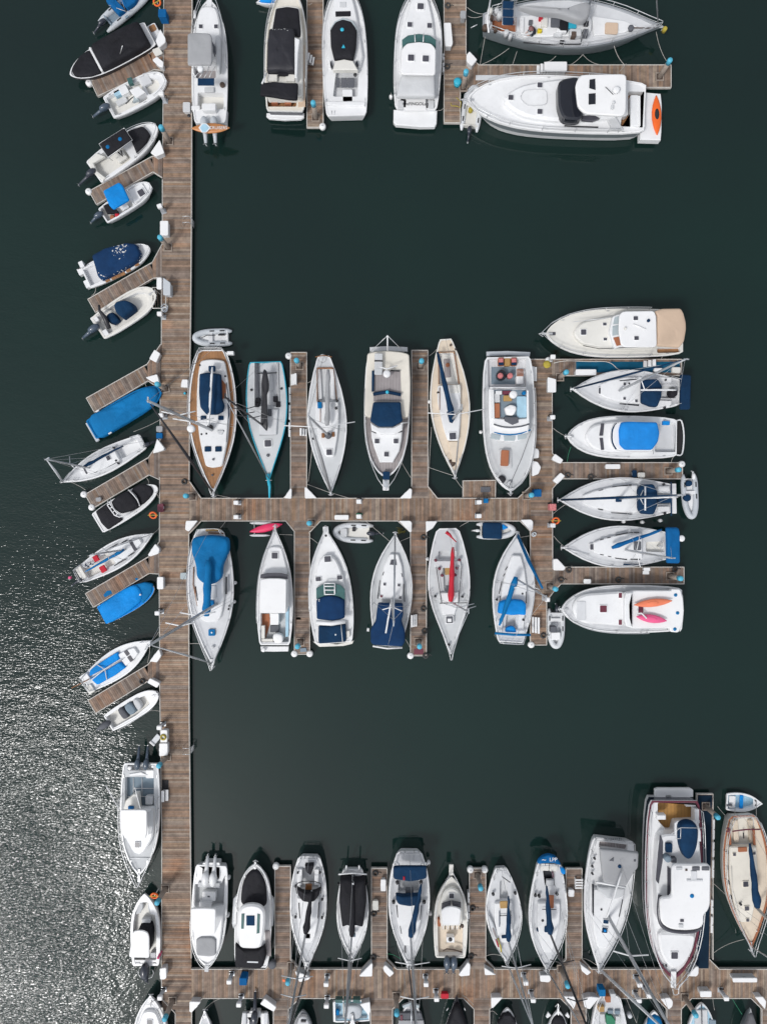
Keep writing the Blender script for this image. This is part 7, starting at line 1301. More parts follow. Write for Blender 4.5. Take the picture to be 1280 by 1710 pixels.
for f_, pts, lab in (
 ('A1', [(715, 205), (752, 270), (752, 300), (705, 338), (682, 290)], 'triangular white dock box by the black-covered speedboat swim platform'),
 ('A1', [(658, 425), (690, 402), (738, 440), (735, 478), (705, 470)], 'small angular white dock box at the root of the topmost angled finger'),
 ('A2', [(806, 400), (888, 282), (930, 400), (855, 432)], 'triangular white dock box at the bow of the black-canopied boat'),
 ('A2', [(892, 1005), (965, 1005), (965, 1135), (892, 1135)], 'upright white dock box alone on the walkway edge above the navy-covered whaler'),
 ('A4', [(905, 62), (950, 92), (918, 162), (864, 132)], 'tilted square white dock box above the blue tarpaulin boat'),
 ('A4', [(836, 275), (925, 250), (945, 325), (885, 308)], 'triangular white dock box touching the blue tarpaulin bow'),
 ('A4', [(925, 742), (982, 815), (975, 830), (892, 856)], 'triangular white dock box below the small blue crate'),
 ('A5', [(782, 785), (850, 682), (888, 728), (880, 770), (805, 796)], 'white corner dock box at the bow of the sloop with red cushions'),
 ('A5', [(866, 978), (922, 978), (922, 1088), (866, 1088)], 'rounded white dock box between the grey finger and blue-covered hull'),
 ('A5', [(1122, 478), (1228, 476), (1150, 575), (1115, 558)], 'white corner dock box where the cross pier leaves the walkway'),
 ('A6', [(638, 360), (706, 272), (722, 322), (692, 368)], 'triangular white dock box at the bow of the blue-panelled sloop'),
 ('A6', [(642, 480), (714, 516), (692, 550), (622, 512)], 'slanted white dock box above the small outboard boat'),
 ('A6', [(718, 850), (765, 850), (765, 938), (718, 938)], 'narrow white dock locker with a yellow hose coil inside'),
 ('A6', [(708, 945), (768, 945), (768, 1030), (708, 1038)], 'white dock box directly below the hose locker'),
 ('A8', [(786, 995), (858, 985), (862, 1100), (840, 1118), (790, 1118)], 'white dock box beside the outboard of the T-top boat'),
 ('B5', [(-35, 1640), (30, 1540), (40, 1555), (38, 1645)], 'white corner dock box at the bow of the turquoise-edged racer'),
 ('B5', [(165, 1535), (180, 1532), (285, 1640), (168, 1643)], 'white corner dock box near the bow of the slim white sloop'),
 ('B5', [(1088, 1640), (1188, 1542), (1208, 1555), (1202, 1643)], 'white corner dock box near the bow of the trawler yacht'),
 ('C3', [(978, 276), (1082, 276), (1098, 292), (1096, 380), (1082, 384)], 'white corner dock box by the bow of the navy-tented yacht'),
 ('C4', [(105, 258), (205, 258), (165, 318), (108, 352)], 'white corner dock box by the stern of the grey sloop'),
 ('C4', [(916, 245), (1005, 243), (1022, 262), (1020, 328), (1002, 344)], 'white corner dock box by the bow of the blue-boomed yacht'),
 ('B8', [(205, 338), (225, 310), (280, 352), (262, 378), (208, 352)], 'white corner dock box below the round-bowed cruiser'),
 ('B8', [(210, 488), (262, 436), (292, 460), (240, 514)], 'slanted white dock box with markings above the navy-dodgered sloop'),
 ('C1', [(212, 296), (240, 292), (296, 352), (285, 370), (214, 370)], 'white corner dock box below the blue-sheeted sloop'),
 ('B7', [(362, 506), (500, 506), (500, 544), (362, 544)], 'long white dock box on the blue carpet'),
 ('B7', [(175, 558), (232, 572), (232, 660), (175, 658)], 'upright white dock box at the root of the blue-carpeted finger'),
 ('B2', [(592, 186), (652, 184), (668, 350), (660, 378), (605, 378)], 'tall white dock box beside the white cruiser with lettering'),
 ('B2', [(780, 450), (805, 420), (868, 488), (825, 542), (780, 500)], 'slanted white dock box in the corner below the grey ketch'),
 ('B3', [(552, 328), (660, 328), (660, 378), (552, 378)], 'long white dock box between the grey ketch and the largest yacht'),
 ('C5', [(945, 1092), (1075, 1138), (1062, 1162), (985, 1184), (966, 1150)], 'white wedge dock box under the bow of the black-hooded sloop'),
 ('C6', [(342, 1180), (445, 1075), (453, 1085), (449, 1186), (350, 1187)], 'white corner dock box beside the bow of the black-covered sloop'),
 ('C6', [(537, 1112), (560, 1092), (630, 1158), (592, 1192), (545, 1142)], 'slanted white dock box beside the bow of the navy-hooded yacht'),
 ('C6', [(1158, 1172), (1235, 1068), (1255, 1088), (1250, 1178), (1175, 1186)], 'white corner dock box below the cream sport fisher'),
 ('C7', [(157, 932), (240, 984), (162, 986)], 'white corner dock box near the bow of the kayak sloop'),
 ('C7', [(541, 986), (610, 986), (618, 1018), (602, 1036), (543, 1030)], 'white dock box under the bow of the blue-sterned yacht'),
 ('C7', [(822, 912), (895, 965), (866, 988), (828, 955)], 'slanted white dock box beside the bow of the grey-topped yacht'),
 ('C8', [(432, 1385), (496, 1318), (512, 1322), (511, 1370), (498, 1388)], 'white corner dock box beside the largest bottom-row yacht'),
 ('C8', [(742, 1397), (910, 1397), (910, 1428), (746, 1428)], 'long white dock locker below the cream-decked ketch'),
 ('D1', [(532, 332), (620, 336), (548, 418), (532, 412)], 'white corner dock box above the narrow white bow'),
 ('D1', [(1070, 352), (1105, 308), (1195, 375), (1175, 412)], 'slanted white dock box beside the upturned black outboard'),
 ('D2', [(642, 352), (720, 335), (724, 400), (712, 443)], 'white corner dock box over the pale blue square dinghy'),
 ('D3', [(456, 302), (545, 302), (468, 384), (456, 378)], 'white corner dock box above the rounded white bow with black cover'),
 ('D3', [(1002, 292), (1095, 294), (1102, 345), (1086, 392)], 'white corner dock box crossed by the slender grey mast'),
 ('D4', [(-30, 290), (20, 275), (85, 282), (18, 366), (-20, 350)], 'white corner dock box beside the gear-laden stern'),
 ('D4', [(522, 292), (588, 282), (610, 310), (606, 345), (580, 368)], 'white corner dock box beside the thick leaning mast'),
 ('D4', [(802, 236), (885, 236), (885, 280), (806, 280)], 'white dock box above the pale blue open boat'),
 ('D4', [(1192, 278), (1250, 276), (1275, 310), (1266, 366)], 'white corner dock box above the charcoal-covered boat')):
    dbox(f_, pts, lab)
dbox('B2', [(730, 85), (775, 85), (775, 150), (730, 150)], 'grey metal locker on the branch pier beside the ketch', .7, GC, name='metal_locker', cat='locker')
dbox('BX', [(38, 1212), (125, 1212), (125, 1330), (38, 1330)], 'pale grey deck locker beside the cabin cruiser with the grey bimini', .5, LG, name='deck_locker', cat='locker')
dbox('A1', [(655, 352), (705, 332), (735, 378), (682, 402)], 'flat pale bench beside the bow corner of the topmost angled finger', .4, OW, name='dock_bench', cat='bench')
dbox('A3', [(918, 442), (985, 490), (985, 603), (918, 600)], 'pale grey five-sided fish table on the walkway', .9, GT, name='fish_table', cat='table')
dbox('A3', [(862, 445), (908, 445), (908, 548), (862, 548)], 'small white mounting block beside the fish table', .5, W2, name='mounting_block', cat='step')
dbox('A4', [(918, 646), (966, 646), (966, 690), (918, 690)], 'grey crate between the sloop and the blue crate', .5, GC, name='grey_crate', cat='crate')
dbox('A4', [(918, 697), (966, 697), (966, 742), (918, 742)], 'blue crate on the walkway edge at the sloop stern', .45, BL, name='blue_crate', cat='crate')
dbox('A4', [(1115, 290), (1160, 290), (1160, 350), (1105, 350)], 'white bin with teal foot beside the teak ketch', .8, W2, name='white_bin', cat='bin')
dbox('A4', [(1118, 382), (1146, 382), (1144, 408), (1120, 408)], 'small teal bucket below the white bin', .3, TQ, lid=False, name='teal_bucket', cat='bucket')
dbox('A5', [(868, 330), (922, 322), (924, 400), (868, 400)], 'faded red fish-cleaning bench on the walkway', .6, MR, name='red_bench', cat='bench')
dbox('A5', [(318, 272), (365, 265), (370, 300), (322, 308)], 'grey crate on the end of the finger by the black speedboat', .3, GC, name='grey_crate', cat='crate')
dbox('A5', [(1072, 940), (1130, 940), (1130, 1000), (1072, 1000)], 'glassy green-grey tank on the walkway beside the blue-tented yacht', .5, PG, name='bait_tank', cat='tank')
dbox('C3', [(380, 222), (512, 222), (512, 266), (380, 266)], 'flat white fish locker on the cross pier above the pale inflatable', .35, W2, name='fish_locker', cat='locker')
dbox('C3', [(578, 205), (640, 205), (636, 225), (582, 225)], 'low green crate behind a power post on the cross pier', .3, GN, name='green_crate', cat='crate')
dbox('B7', [(1005, 492), (1064, 492), (1062, 532), (1008, 530)], 'cream storage box at the end of the blue carpet', .5, OW, name='storage_box', cat='storage box')
dbox('B7', [(885, 498), (942, 498), (942, 522), (885, 522)], 'white storage box under the leaning mast on the blue carpet', .5, W2, name='storage_box', cat='storage box')
dbox('B8', [(562, 380), (660, 380), (660, 412), (562, 412)], 'white locker on the finger below the blue-topped cruiser', .5, W2, name='finger_locker', cat='locker')
dbox('B8', [(740, 420), (770, 420), (770, 470), (740, 470)], 'navy crate with a white mark on the finger', .35, NV, name='navy_crate', cat='crate')
dbox('B8', [(776, 436), (825, 436), (825, 470), (776, 470)], 'beige box beside the navy crate', .35, OW, name='beige_box', cat='box')
dbox('C1', [(416, 428), (465, 428), (465, 459), (416, 459)], 'white square box on the finger above the kayak cruiser', .4, W2, name='finger_box', cat='box')
dbox('C6', [(518, 388), (562, 388), (562, 485), (518, 485)], 'long white box beside the navy-hooded yacht stern', .55, W2, name='finger_locker', cat='locker')
dbox('C6', [(452, 562), (500, 562), (500, 642), (452, 642)], 'pale mounting box on the finger beside the black-covered sloop', .45, OW, name='mounting_block', cat='step')
dbox('C7', [(738, 395), (778, 398), (776, 446), (736, 444)], 'small white box below the slatted rack', .5, W2, name='finger_box', cat='box')
dbox('D3', [(72, 272), (132, 272), (132, 312), (72, 312)], 'red crate on the pier above the all-black boat', .45, RD, name='red_crate', cat='crate')
dbox('C2', [(1120, 1160), (1175, 1160), (1175, 1200), (1120, 1200)], 'weathered low platform box on the finger by the wood-lined cruiser', .12, WDG, lid=False, name='low_platform', cat='platform')
def steps(f_, c, l, w_, a, lab, n=3):
    fr(f_); wl = W(c, DZ + .4); wl.z = DZ
    t = Thing('boarding_steps', lab, 'boarding steps', wl, R(a), 'white boarding steps'); l, w_ = px2m(l), px2m(w_)
    for i in range(n):
        t.add('tread', G().box(-l / 2 + i * l / n, -l / 2 + (i + 1) * l / n - .03, -w_ / 2, w_ / 2, .25 * (i + 1) - .05, .25 * (i + 1), .01), W2, local=True)
        t.add('riser', G().box(-l / 2 + i * l / n + .02, -l / 2 + (i + 1) * l / n - .06, -w_ / 2 + .05, w_ / 2 - .05, 0, .25 * (i + 1) - .05), LG, local=True)
steps('B1', (632, 528), 58, 70, 170, 'white boarding steps on the finger between the black-covered yacht and express cruiser')
steps('B4', (1052, 572), 60, 100, 0, 'white boarding steps at the head of the racing yacht finger')
steps('B6', (1072, 395), 55, 125, 180, 'white boarding steps beside the flybridge yacht', 2)
steps('B3', (525, 366), 50, 45, 0, 'white boarding steps at one end of the long dock box')
steps('B5', (152, 1000), 65, 70, 180, 'white boarding steps beside the slim grey-sailed sloop')
steps('A7', (820, 720), 70, 120, 180, 'white boarding steps beside the sport fisher', 2)
steps('C3', (1115, 1205), 60, 110, 180, 'white boarding steps beside the navy-tented yacht')
steps('C1', (96, 735), 45, 105, 0, 'cream boarding steps beside the blue-boomed yacht')
steps('C1', (835, 373), 48, 42, 90, 'white boarding steps on the finger below the blue-sheeted sloop', 2)
steps('B7', (855, 467), 70, 42, 0, 'white garden chair-like steps on the blue carpet')
for f_, pts, lab in (('B6', [(1065, 1058), (1105, 1062), (1118, 1085), (1115, 1145), (1068, 1150)], 'small rounded white boarding box beside the flybridge yacht bow'), ('B6', [(1055, 1170), (1105, 1180), (1135, 1228), (1112, 1288), (1055, 1310)], 'large rounded white boarding box beside the flybridge yacht bow'),):
    dbox(f_, pts, lab)
# laddders, mats, rings, reels, bins
for y, lab in ((372, 'steel swim ladder on the walkway edge opposite the tall white dock box'), (1250, 'steel swim ladder on the walkway edge opposite the sport fisher engines')):
    fr('P'); w = W((317, y), DZ); t = Thing('swim_ladder', lab, 'ladder', w, 0, 'steel swim ladders')
    for s_ in (-.25, .25): t.add('side_rail', G().tube([(-.5, s_, .05), (-.4, s_, .75), (.1, s_, .8), (.22, s_, .4), (.22, s_, -.9)], .025, 6), SS, local=True, sm=True)
    for z in (.4, .1, -.2, -.5): t.add('rung', G().tube([(.22, -.25, z), (.22, .25, z)], .02, 5), SS, local=True)
def mat_(f_, pts, lab, m, h=.015, name='deck_mat', cat='mat'):
    fr(f_); z = DZ + .004; xy = [tuple(W(p, z)[:2]) for p in pts]; c = W(pts[0], z)
    g = G().prism(xy, z, z + h, .004); g.v = [(x - c.x, y - c.y, zz - z) for x, y, zz in g.v]
    o = obj(name, mesh(name, g, m)); o.location = c; tagt(o, lab, cat)
mat_('P', [(961, 604), (1134, 604), (1134, 622), (961, 622)], 'long blue carpet laid on the finger beside the cream cruiser', BLM, name='blue_carpet', cat='carpet')
mat_('P', [(1164.5, 1328), (1188, 1328), (1182, 1617), (1160, 1617)], 'navy carpet covering the finger beside the largest bottom-row yacht', NM, name='navy_carpet', cat='carpet')
mat_('A5', [(388, 1140), (420, 1102), (455, 1098), (468, 1125), (405, 1160)], 'teal mat hanging over the finger edge by the blue-covered hull', TB)
mat_('A5', [(668, 992), (690, 985), (700, 1002), (680, 1008)], 'scrap of teal cloth on the grey finger', TB); mat_('A7', [(794, 542), (866, 542), (866, 652), (794, 652)], 'dark rubber mat beside the sport fisher', RB)
mat_('C3', [(1118, 1465), (1205, 1465), (1205, 1518), (1115, 1518)], 'maroon doormat at the end of the finger', MR); mat_('D1', [(1240, 160), (1262, 165), (1262, 182), (1244, 180)], 'orange-stained scrap of plywood on the pier', OR)
mat_('C3', [(22, 1440), (60, 1420), (70, 1450), (30, 1465)], 'pale blue towel at the end of the finger by the wood-lined cruiser', LB); mat_('C3', [(60, 1460), (115, 1455), (125, 1490), (65, 1495)], 'grey-green net bundle at the finger end', SB, .1, 'net_bundle', 'net')
mat_('P', [(802, 813), (818, 813), (818, 822), (802, 822)], 'dark rubber mat on the wooden raft', DG)
mat_('B2', [(855, 618), (1200, 618), (1200, 660), (855, 660)], 'white plastic sheet under the bow of the largest yacht', WT, name='plastic_sheet', cat='sheet')
def mk_ring(w, a, lab):
    t = Thing('life_ring', lab, 'life ring', w, a, 'orange life rings on posts'); t.add('post', G().tube([(0, 0, 0), (0, 0, 1.1)], .04, 6), W2, local=True)
    t.add('ring', G().torus((0, 0, 1.2), .26, .075, 18, 8, tiltx=R(25)), OR, local=True, sm=True); t.add('bracket', G().box(-.4, .4, -.03, .03, 1.22, 1.28), YL, local=True); return t
scatter(mk_ring, [('A5', 868, 428, 0, 'orange life ring below the faded red bench'), ('B8', 208, 758, 0, 'orange life ring by the bow of the blue-sheeted sloop'), ('A8', 775, 95, 0, 'orange life ring above the T-top boat'), ('A9', 985, 112, 30, 'orange and white life ring near the top of the walkway')])
def mk_buoy(w, a, lab):
    t = Thing('corner_bumper', lab, 'bumper', w, a, 'white round bumpers on pier corners'); t.add('bumper_drum', G().lathe((0, 0, -.3), [(.1, 0), (.27, .05), (.27, .35), (.2, .42), (.05, .44)], 16), W2, local=True, sm=True); t.add('centre_bolt', G().lathe((0, 0, .13), [(.05, 0), (.05, .04)], 8), AL, local=True); return t
scatter(mk_buoy, [('C3', 8, 1512, 0, 'white round bumper on the corner nearest the wood-lined cruiser'), ('C3', 150, 1512, 0, 'white round bumper on the corner nearest the navy-covered cruiser'), ('C3', 1085, 1530, 0, 'white round bumper on the corner nearest the navy-tented yacht'),
 ('C4', 1005, 1314, 0, 'white round bumper at the foot of the tee-headed pier'), ('B1', 738, 1125, 0, 'white round bumper on the finger corner nearest the express cruiser'), ('C7', 62, 258, 0, 'white round bumper on the finger corner nearest the sport fisher'), ('C7', 160, 258, 0, 'white round bumper on the finger corner nearest the kayak sloop'),
 ('A5', 215, 243, 0, 'white round bumper on the outer corner of the reddish finger end'), ('A5', 285, 358, 0, 'white round bumper nearest the black-covered speedboat'), ('A2', 258, 745, 0, 'white round bumper on the corner nearest the black-canopied boat motor'), ('B8', 1070, 380, 0, 'white round bumper on the finger corner below the blue-topped cruiser'),
 ('A1', 208, 590, 0, 'white round bumper on the corner nearest the long black-covered speedboat'), ('C5', 790, 230, 0, 'white round bumper on the corner nearest the black-decked cruiser'), ('B6', 1200, 275, 0, 'white round bumper at the head of the tee-headed pier'), ('B4', 1002, 355, 0, 'white round bumper at the head of the racing yacht finger')])
def mk_tyre(w, a, lab):
    t = Thing('coiled_hose', lab, 'hose', w, a, 'black hoses and lines coiled on the docks'); t.add('coil', G().torus((0, 0, .06), .2, .06, 14, 6).torus((0, 0, .15), .17, .05, 14, 6), ROPED, local=True, sm=True); t.add('hose_end', G().tube([(.18, 0, .05), (.35, .08, .04), (.5, .0, .04)], .03, 5), ROPED, local=True, sm=True); return t
scatter(mk_tyre, [('C3', 1225, 1528, 0, 'black coil on the finger corner next to the maroon doormat'), ('C3', 1215, 1300, 40, 'black coil on the finger edge level with the navy tent'), ('C3', 1205, 1092, 80, 'black coil halfway down the finger by the grey sloop'), ('C3', 1205, 430, 0, 'black coil near the top of the finger by the grey sloop'),
 ('C1', 262, 432, 0, 'black coil in the corner of the finger above the kayak cruiser'), ('C1', 315, 367, 50, 'black coil beside the corner box below the blue-sheeted sloop'), ('C1', 645, 432, 10, 'black coil midway along the finger above the kayak cruiser'), ('C1', 145, 805, 0, 'black coil at the foot of the tee-headed pier'),
 ('B2', 620, 550, 30, 'black coil beside the fenders of the lettered cruiser'), ('B2', 625, 50, 0, 'rusty coil at the top of the branch pier'), ('C7', 75, 520, 0, 'black coil on the finger beside the cream sport fisher'), ('C7', 65, 850, 0, 'black coil near the lower end of the finger beside the sport fisher'), ('B8', 307, 455, 0, 'black coil beside the marked slanted dock box'),
 ('A6', 588, 502, 0, 'black coil on the lowest angled finger'), ('C6', 475, 333, 0, 'black coil at the head of the finger by the black-covered sloop'), ('C6', 462, 665, 20, 'black coil below the pale mounting box'), ('C6', 458, 1022, 0, 'black coil above the corner box by the black-covered sloop'), ('A5', 1110, 130, 0, 'brown coil on the walkway above the cross pier corner'), ('B8', 460, 465, 0, 'dark coil on the finger above the navy-dodgered sloop'), ('C1', 1022, 362, 0, 'dark coil at the end of the finger below the blue-sheeted sloop')])
fr('P')
for p, r_, z1, m, lab, nm, cat in (((455.5, 1606), 6.5, 1.1, DG, 'round black bin in the corner beside the black-decked cruiser', 'round_bin', 'bin'), ((762.6, 141.8), 6, 1.2, TQ, 'round teal hose reel on the branch pier', 'hose_reel', 'hose reel'), ((912, 609), 6, .7, YL, 'yellow hose heap at the head of the tee-headed pier', 'yellow_hose', 'hose')):
    w = W(p, DZ); t = Thing(nm, lab, cat, w); r2 = px2m(r_)
    t.add('drum', G().lathe((0, 0, 0), [(r2 * .9, 0), (r2, (z1 - DZ) * .8)], 16), m, local=True, sm=True); t.add('lid', G().lathe((0, 0, (z1 - DZ) * .8), [(r2 * 1.06, 0), (r2 * 1.06, .06), (r2 * .5, .12)], 16), m, local=True, sm=True)
def bin_(f_, c, s_, m, lab, nm='wheeled_bin', h=1.0, a=0):
    fr(f_); w = W(c, DZ); t = Thing(nm, lab, 'bin', w, R(a)); k = px2m(s_) / 2
    t.add('bin_body', G().prism([(-k, -k), (k, -k), (k, k), (-k, k)], .1, h, .02), m, local=True); t.add('bin_lid', G().prism(roundc([(-k * 1.1, -k * 1.1), (k * 1.1, -k * 1.1), (k * 1.1, k * 1.1), (-k * 1.1, k * 1.1)], .06, 2), h, h + .1, .04), m, local=True)
    for s2 in (-1, 1): t.add('wheel', G().tube([(s2 * k * .9, k, .12), (s2 * k * .75, k, .12)], .12, 10), RB, local=True)
bin_('C5', (540, 1115), 55, BL, 'blue wheeled bin on the shore-side pier'); bin_('B6', (1082, 1460), 60, BL, 'blue wheeled bin in the corner by the flybridge yacht bow'); bin_('A1', (755, 150), 50, BL, 'blue wheeled bin near the top of the walkway'); bin_('B8', (194, 668), 40, FLW, 'faded pink bin on the tee-headed pier', h=.9); bin_('C4', (612, 84), 36, TB, 'small blue bin beside a power post on the cross pier', h=.5)
fr('A8'); w = W((806, 800), DZ); t = Thing('hose_stand', 'pink-red post with wire on the walkway edge beside the T-top boat', 'hose stand', w)
t.add('post', G().tube([(0, 0, 0), (0, 0, 1.0)], .1, 8), PK, local=True, sm=True); t.add('wire', G().tube([(0, 0, .9), (.0, -.6, .3), (.02, -1.1, .1)], .02, 5), ROPE, local=True)
fr('A6'); w = W((690, 910), DZ); t = Thing('dinghy_cradle', 'white sloped dinghy ramp beside the hose locker', 'ramp', w, R(50)); t.add('ramp_board', G().box(-.5, .4, -.22, .22, .1, .2, .02), WT, local=True); t.add('roller', G().tube([(-.45, -.25, .25), (-.45, .25, .25)], .1, 8), W2, local=True)
fr('A6'); w = W((738, 900), 1.3); t = Thing('yellow_hose', 'yellow hose coil lying on the narrow white locker', 'hose', w); t.add('coil', G().torus((0, 0, .04), .22, .05).torus((0, 0, .12), .18, .05), YL, local=True, sm=True)
fr('C7'); w = W((802, 340), DZ); t = Thing('slatted_rack', 'white slatted rack on the finger beside the grey-topped yacht', 'rack', w)
for k in range(4): t.add('slat', G().box(-.32, .32, -.4 + k * .22, -.28 + k * .22, .35, .4, .01), W2, local=True)
for x in (-.3, .26): t.add('leg_frame', G().box(x, x + .05, -.42, .42, 0, .35), W2, local=True)
fr('A3'); w = W((895, 630), DZ); t = Thing('wire_rack', 'rusty wire rack and rope heap at the bow of the cream console boat', 'rack', w)
for k in range(6): t.add('wire_bar', G().tube([(-.5 + k * .2, -.9, .3), (-.5 + k * .2, .8, .35)], .02, 4), IRN, local=True)
t.add('rack_frame', G().tube([(-.55, -.9, .3), (.55, -.9, .3), (.55, .8, .35), (-.55, .8, .35), (-.55, -.9, .3)], .035, 5), OW, local=True); t.add('rope_heap', G().torus((.4, -.8, .2), .25, .07).torus((.45, -1.0, .3), .2, .06), GT, local=True, sm=True)
fr('C1'); w = W((82, 130), DZ); t = Thing('rope_heap', 'small grey rope heap beside the corner box of the tee-headed pier', 'rope', w); t.add('coil', G().torus((0, 0, .05), .16, .05).torus((.05, .05, .12), .12, .05), GT, local=True, sm=True)
mat_weed = mat('olive_weed', (.14, .13, .03), .9, .3)
fr('C3'); w = W((995, 372), .05); t = Thing('floating_weed', 'yellow-green floating weed by the bow of the navy-tented yacht', 'seaweed', w)
for k in range(7): t.add('frond', G().tube([(-.3 + k * .1, -.1, 0), (math.cos(k * .9) * .3, math.sin(k * 1.7) * .2, .02), (math.cos(k * 1.9 + .5) * .5, math.sin(k * .9 + .5) * .3, -.03)], [.03, .06, .02], 5), mat_weed, local=True, sm=True)
# white fender strips on finger sides
def strips(f_, pts, lab):
    fr(f_)
    for i in range(len(pts) - 1):
        a_, b_ = W(pts[i], .5), W(pts[i + 1], .5); m_ = a_.lerp(b_, .5); d = (b_ - a_).normalized(); a2, b2 = a_ + d * .12, b_ - d * .12
        t = Thing('fender_board', lab[i], 'fender', (m_.x, m_.y, 0), 0, 'white fender boards on finger sides'); n_ = Vector((d.y, -d.x, 0)) * .09
        t.add('board', G().prism([tuple((a2 - n_)[:2]), tuple((b2 - n_)[:2]), tuple((b2 + n_)[:2]), tuple((a2 + n_)[:2])], .05, .68, .05), W2); t.add('strap', G().tube([m_ + Vector((0, 0, .2)), m_ + Vector((.16, 0, .16))], .03, 5), RB)
strips('B4', [(1013, 632), (1013, 795), (1013, 955), (1013, 1112)], ['upper white fender board beside the turquoise-edged racer', 'middle white fender board beside the turquoise-edged racer', 'lower white fender board beside the turquoise-edged racer'])
strips('C8', [(610, 305), (608, 460), (606, 580), (604, 720)], ['white fender board nearest the pile on the navy-carpeted finger', 'white fender board beside the cockpit of the cream ketch', 'white fender board beside the cabin of the cream ketch'])
strips('C8', [(600, 850), (598, 965), (596, 1095)], ['white fender board below the square white yacht top', 'lowest white fender board on the navy-carpeted finger'])
strips('B2', [(590, 435), (590, 510), (590, 605)], ['upper pale fender board on the branch pier', 'second pale fender board on the branch pier'])
strips('C7', [(48, 400), (48, 490), (48, 600)], ['upper fender board on the finger beside the cream sport fisher', 'lower fender board on the finger beside the cream sport fisher'])
def mk_fender(w, a, lab):
    t = Thing('boat_fender', lab, 'fender', w, a, 'white fenders hung over boat sides'); t.add('fender_body', G().lathe((0, 0, -.3), [(.03, 0), (.13, .08), (.15, .3), (.13, .5), (.04, .6)], 12), W2, local=True, sm=True); t.add('fender_line', G().tube([(0, 0, .28), (0, -.02, .65)], .02, 4), ROPE, local=True); return t
scatter(mk_fender, [('C2', 566, 845, 0, 'upper white fender on the open side of the blue-tented yacht'), ('C2', 558, 1020, 0, 'lower white fender on the open side of the blue-tented yacht'), ('B8', 680, 764, 0, 'white fender nearest the bow of the navy-dodgered sloop'), ('B8', 805, 768, 0, 'middle white fender of the navy-dodgered sloop'), ('B8', 925, 757, 0, 'white fender nearest the stern of the navy-dodgered sloop'),
 ('C6', 912, 245, 0, 'upper white fender on the navy-hooded yacht'), ('C6', 925, 662, 0, 'lower white fender on the navy-hooded yacht'), ('B2', 160, 798, 0, 'grey-looking fender at the quarter of the lettered cruiser'), ('C5', 405, 320, 0, 'upper fender on the white twin-outboard fisher'), ('C5', 397, 628, 0, 'lower fender on the white twin-outboard fisher'), ('B6', 598, 915, 0, 'round-looking fender on the open side of the flybridge yacht'), ('C4', 118, 580, 0, 'small white fender between the grey sloop and its finger'), ('B6', 140, 645, 0, 'white fender between the peach-decked yacht and its finger')], z=.75)
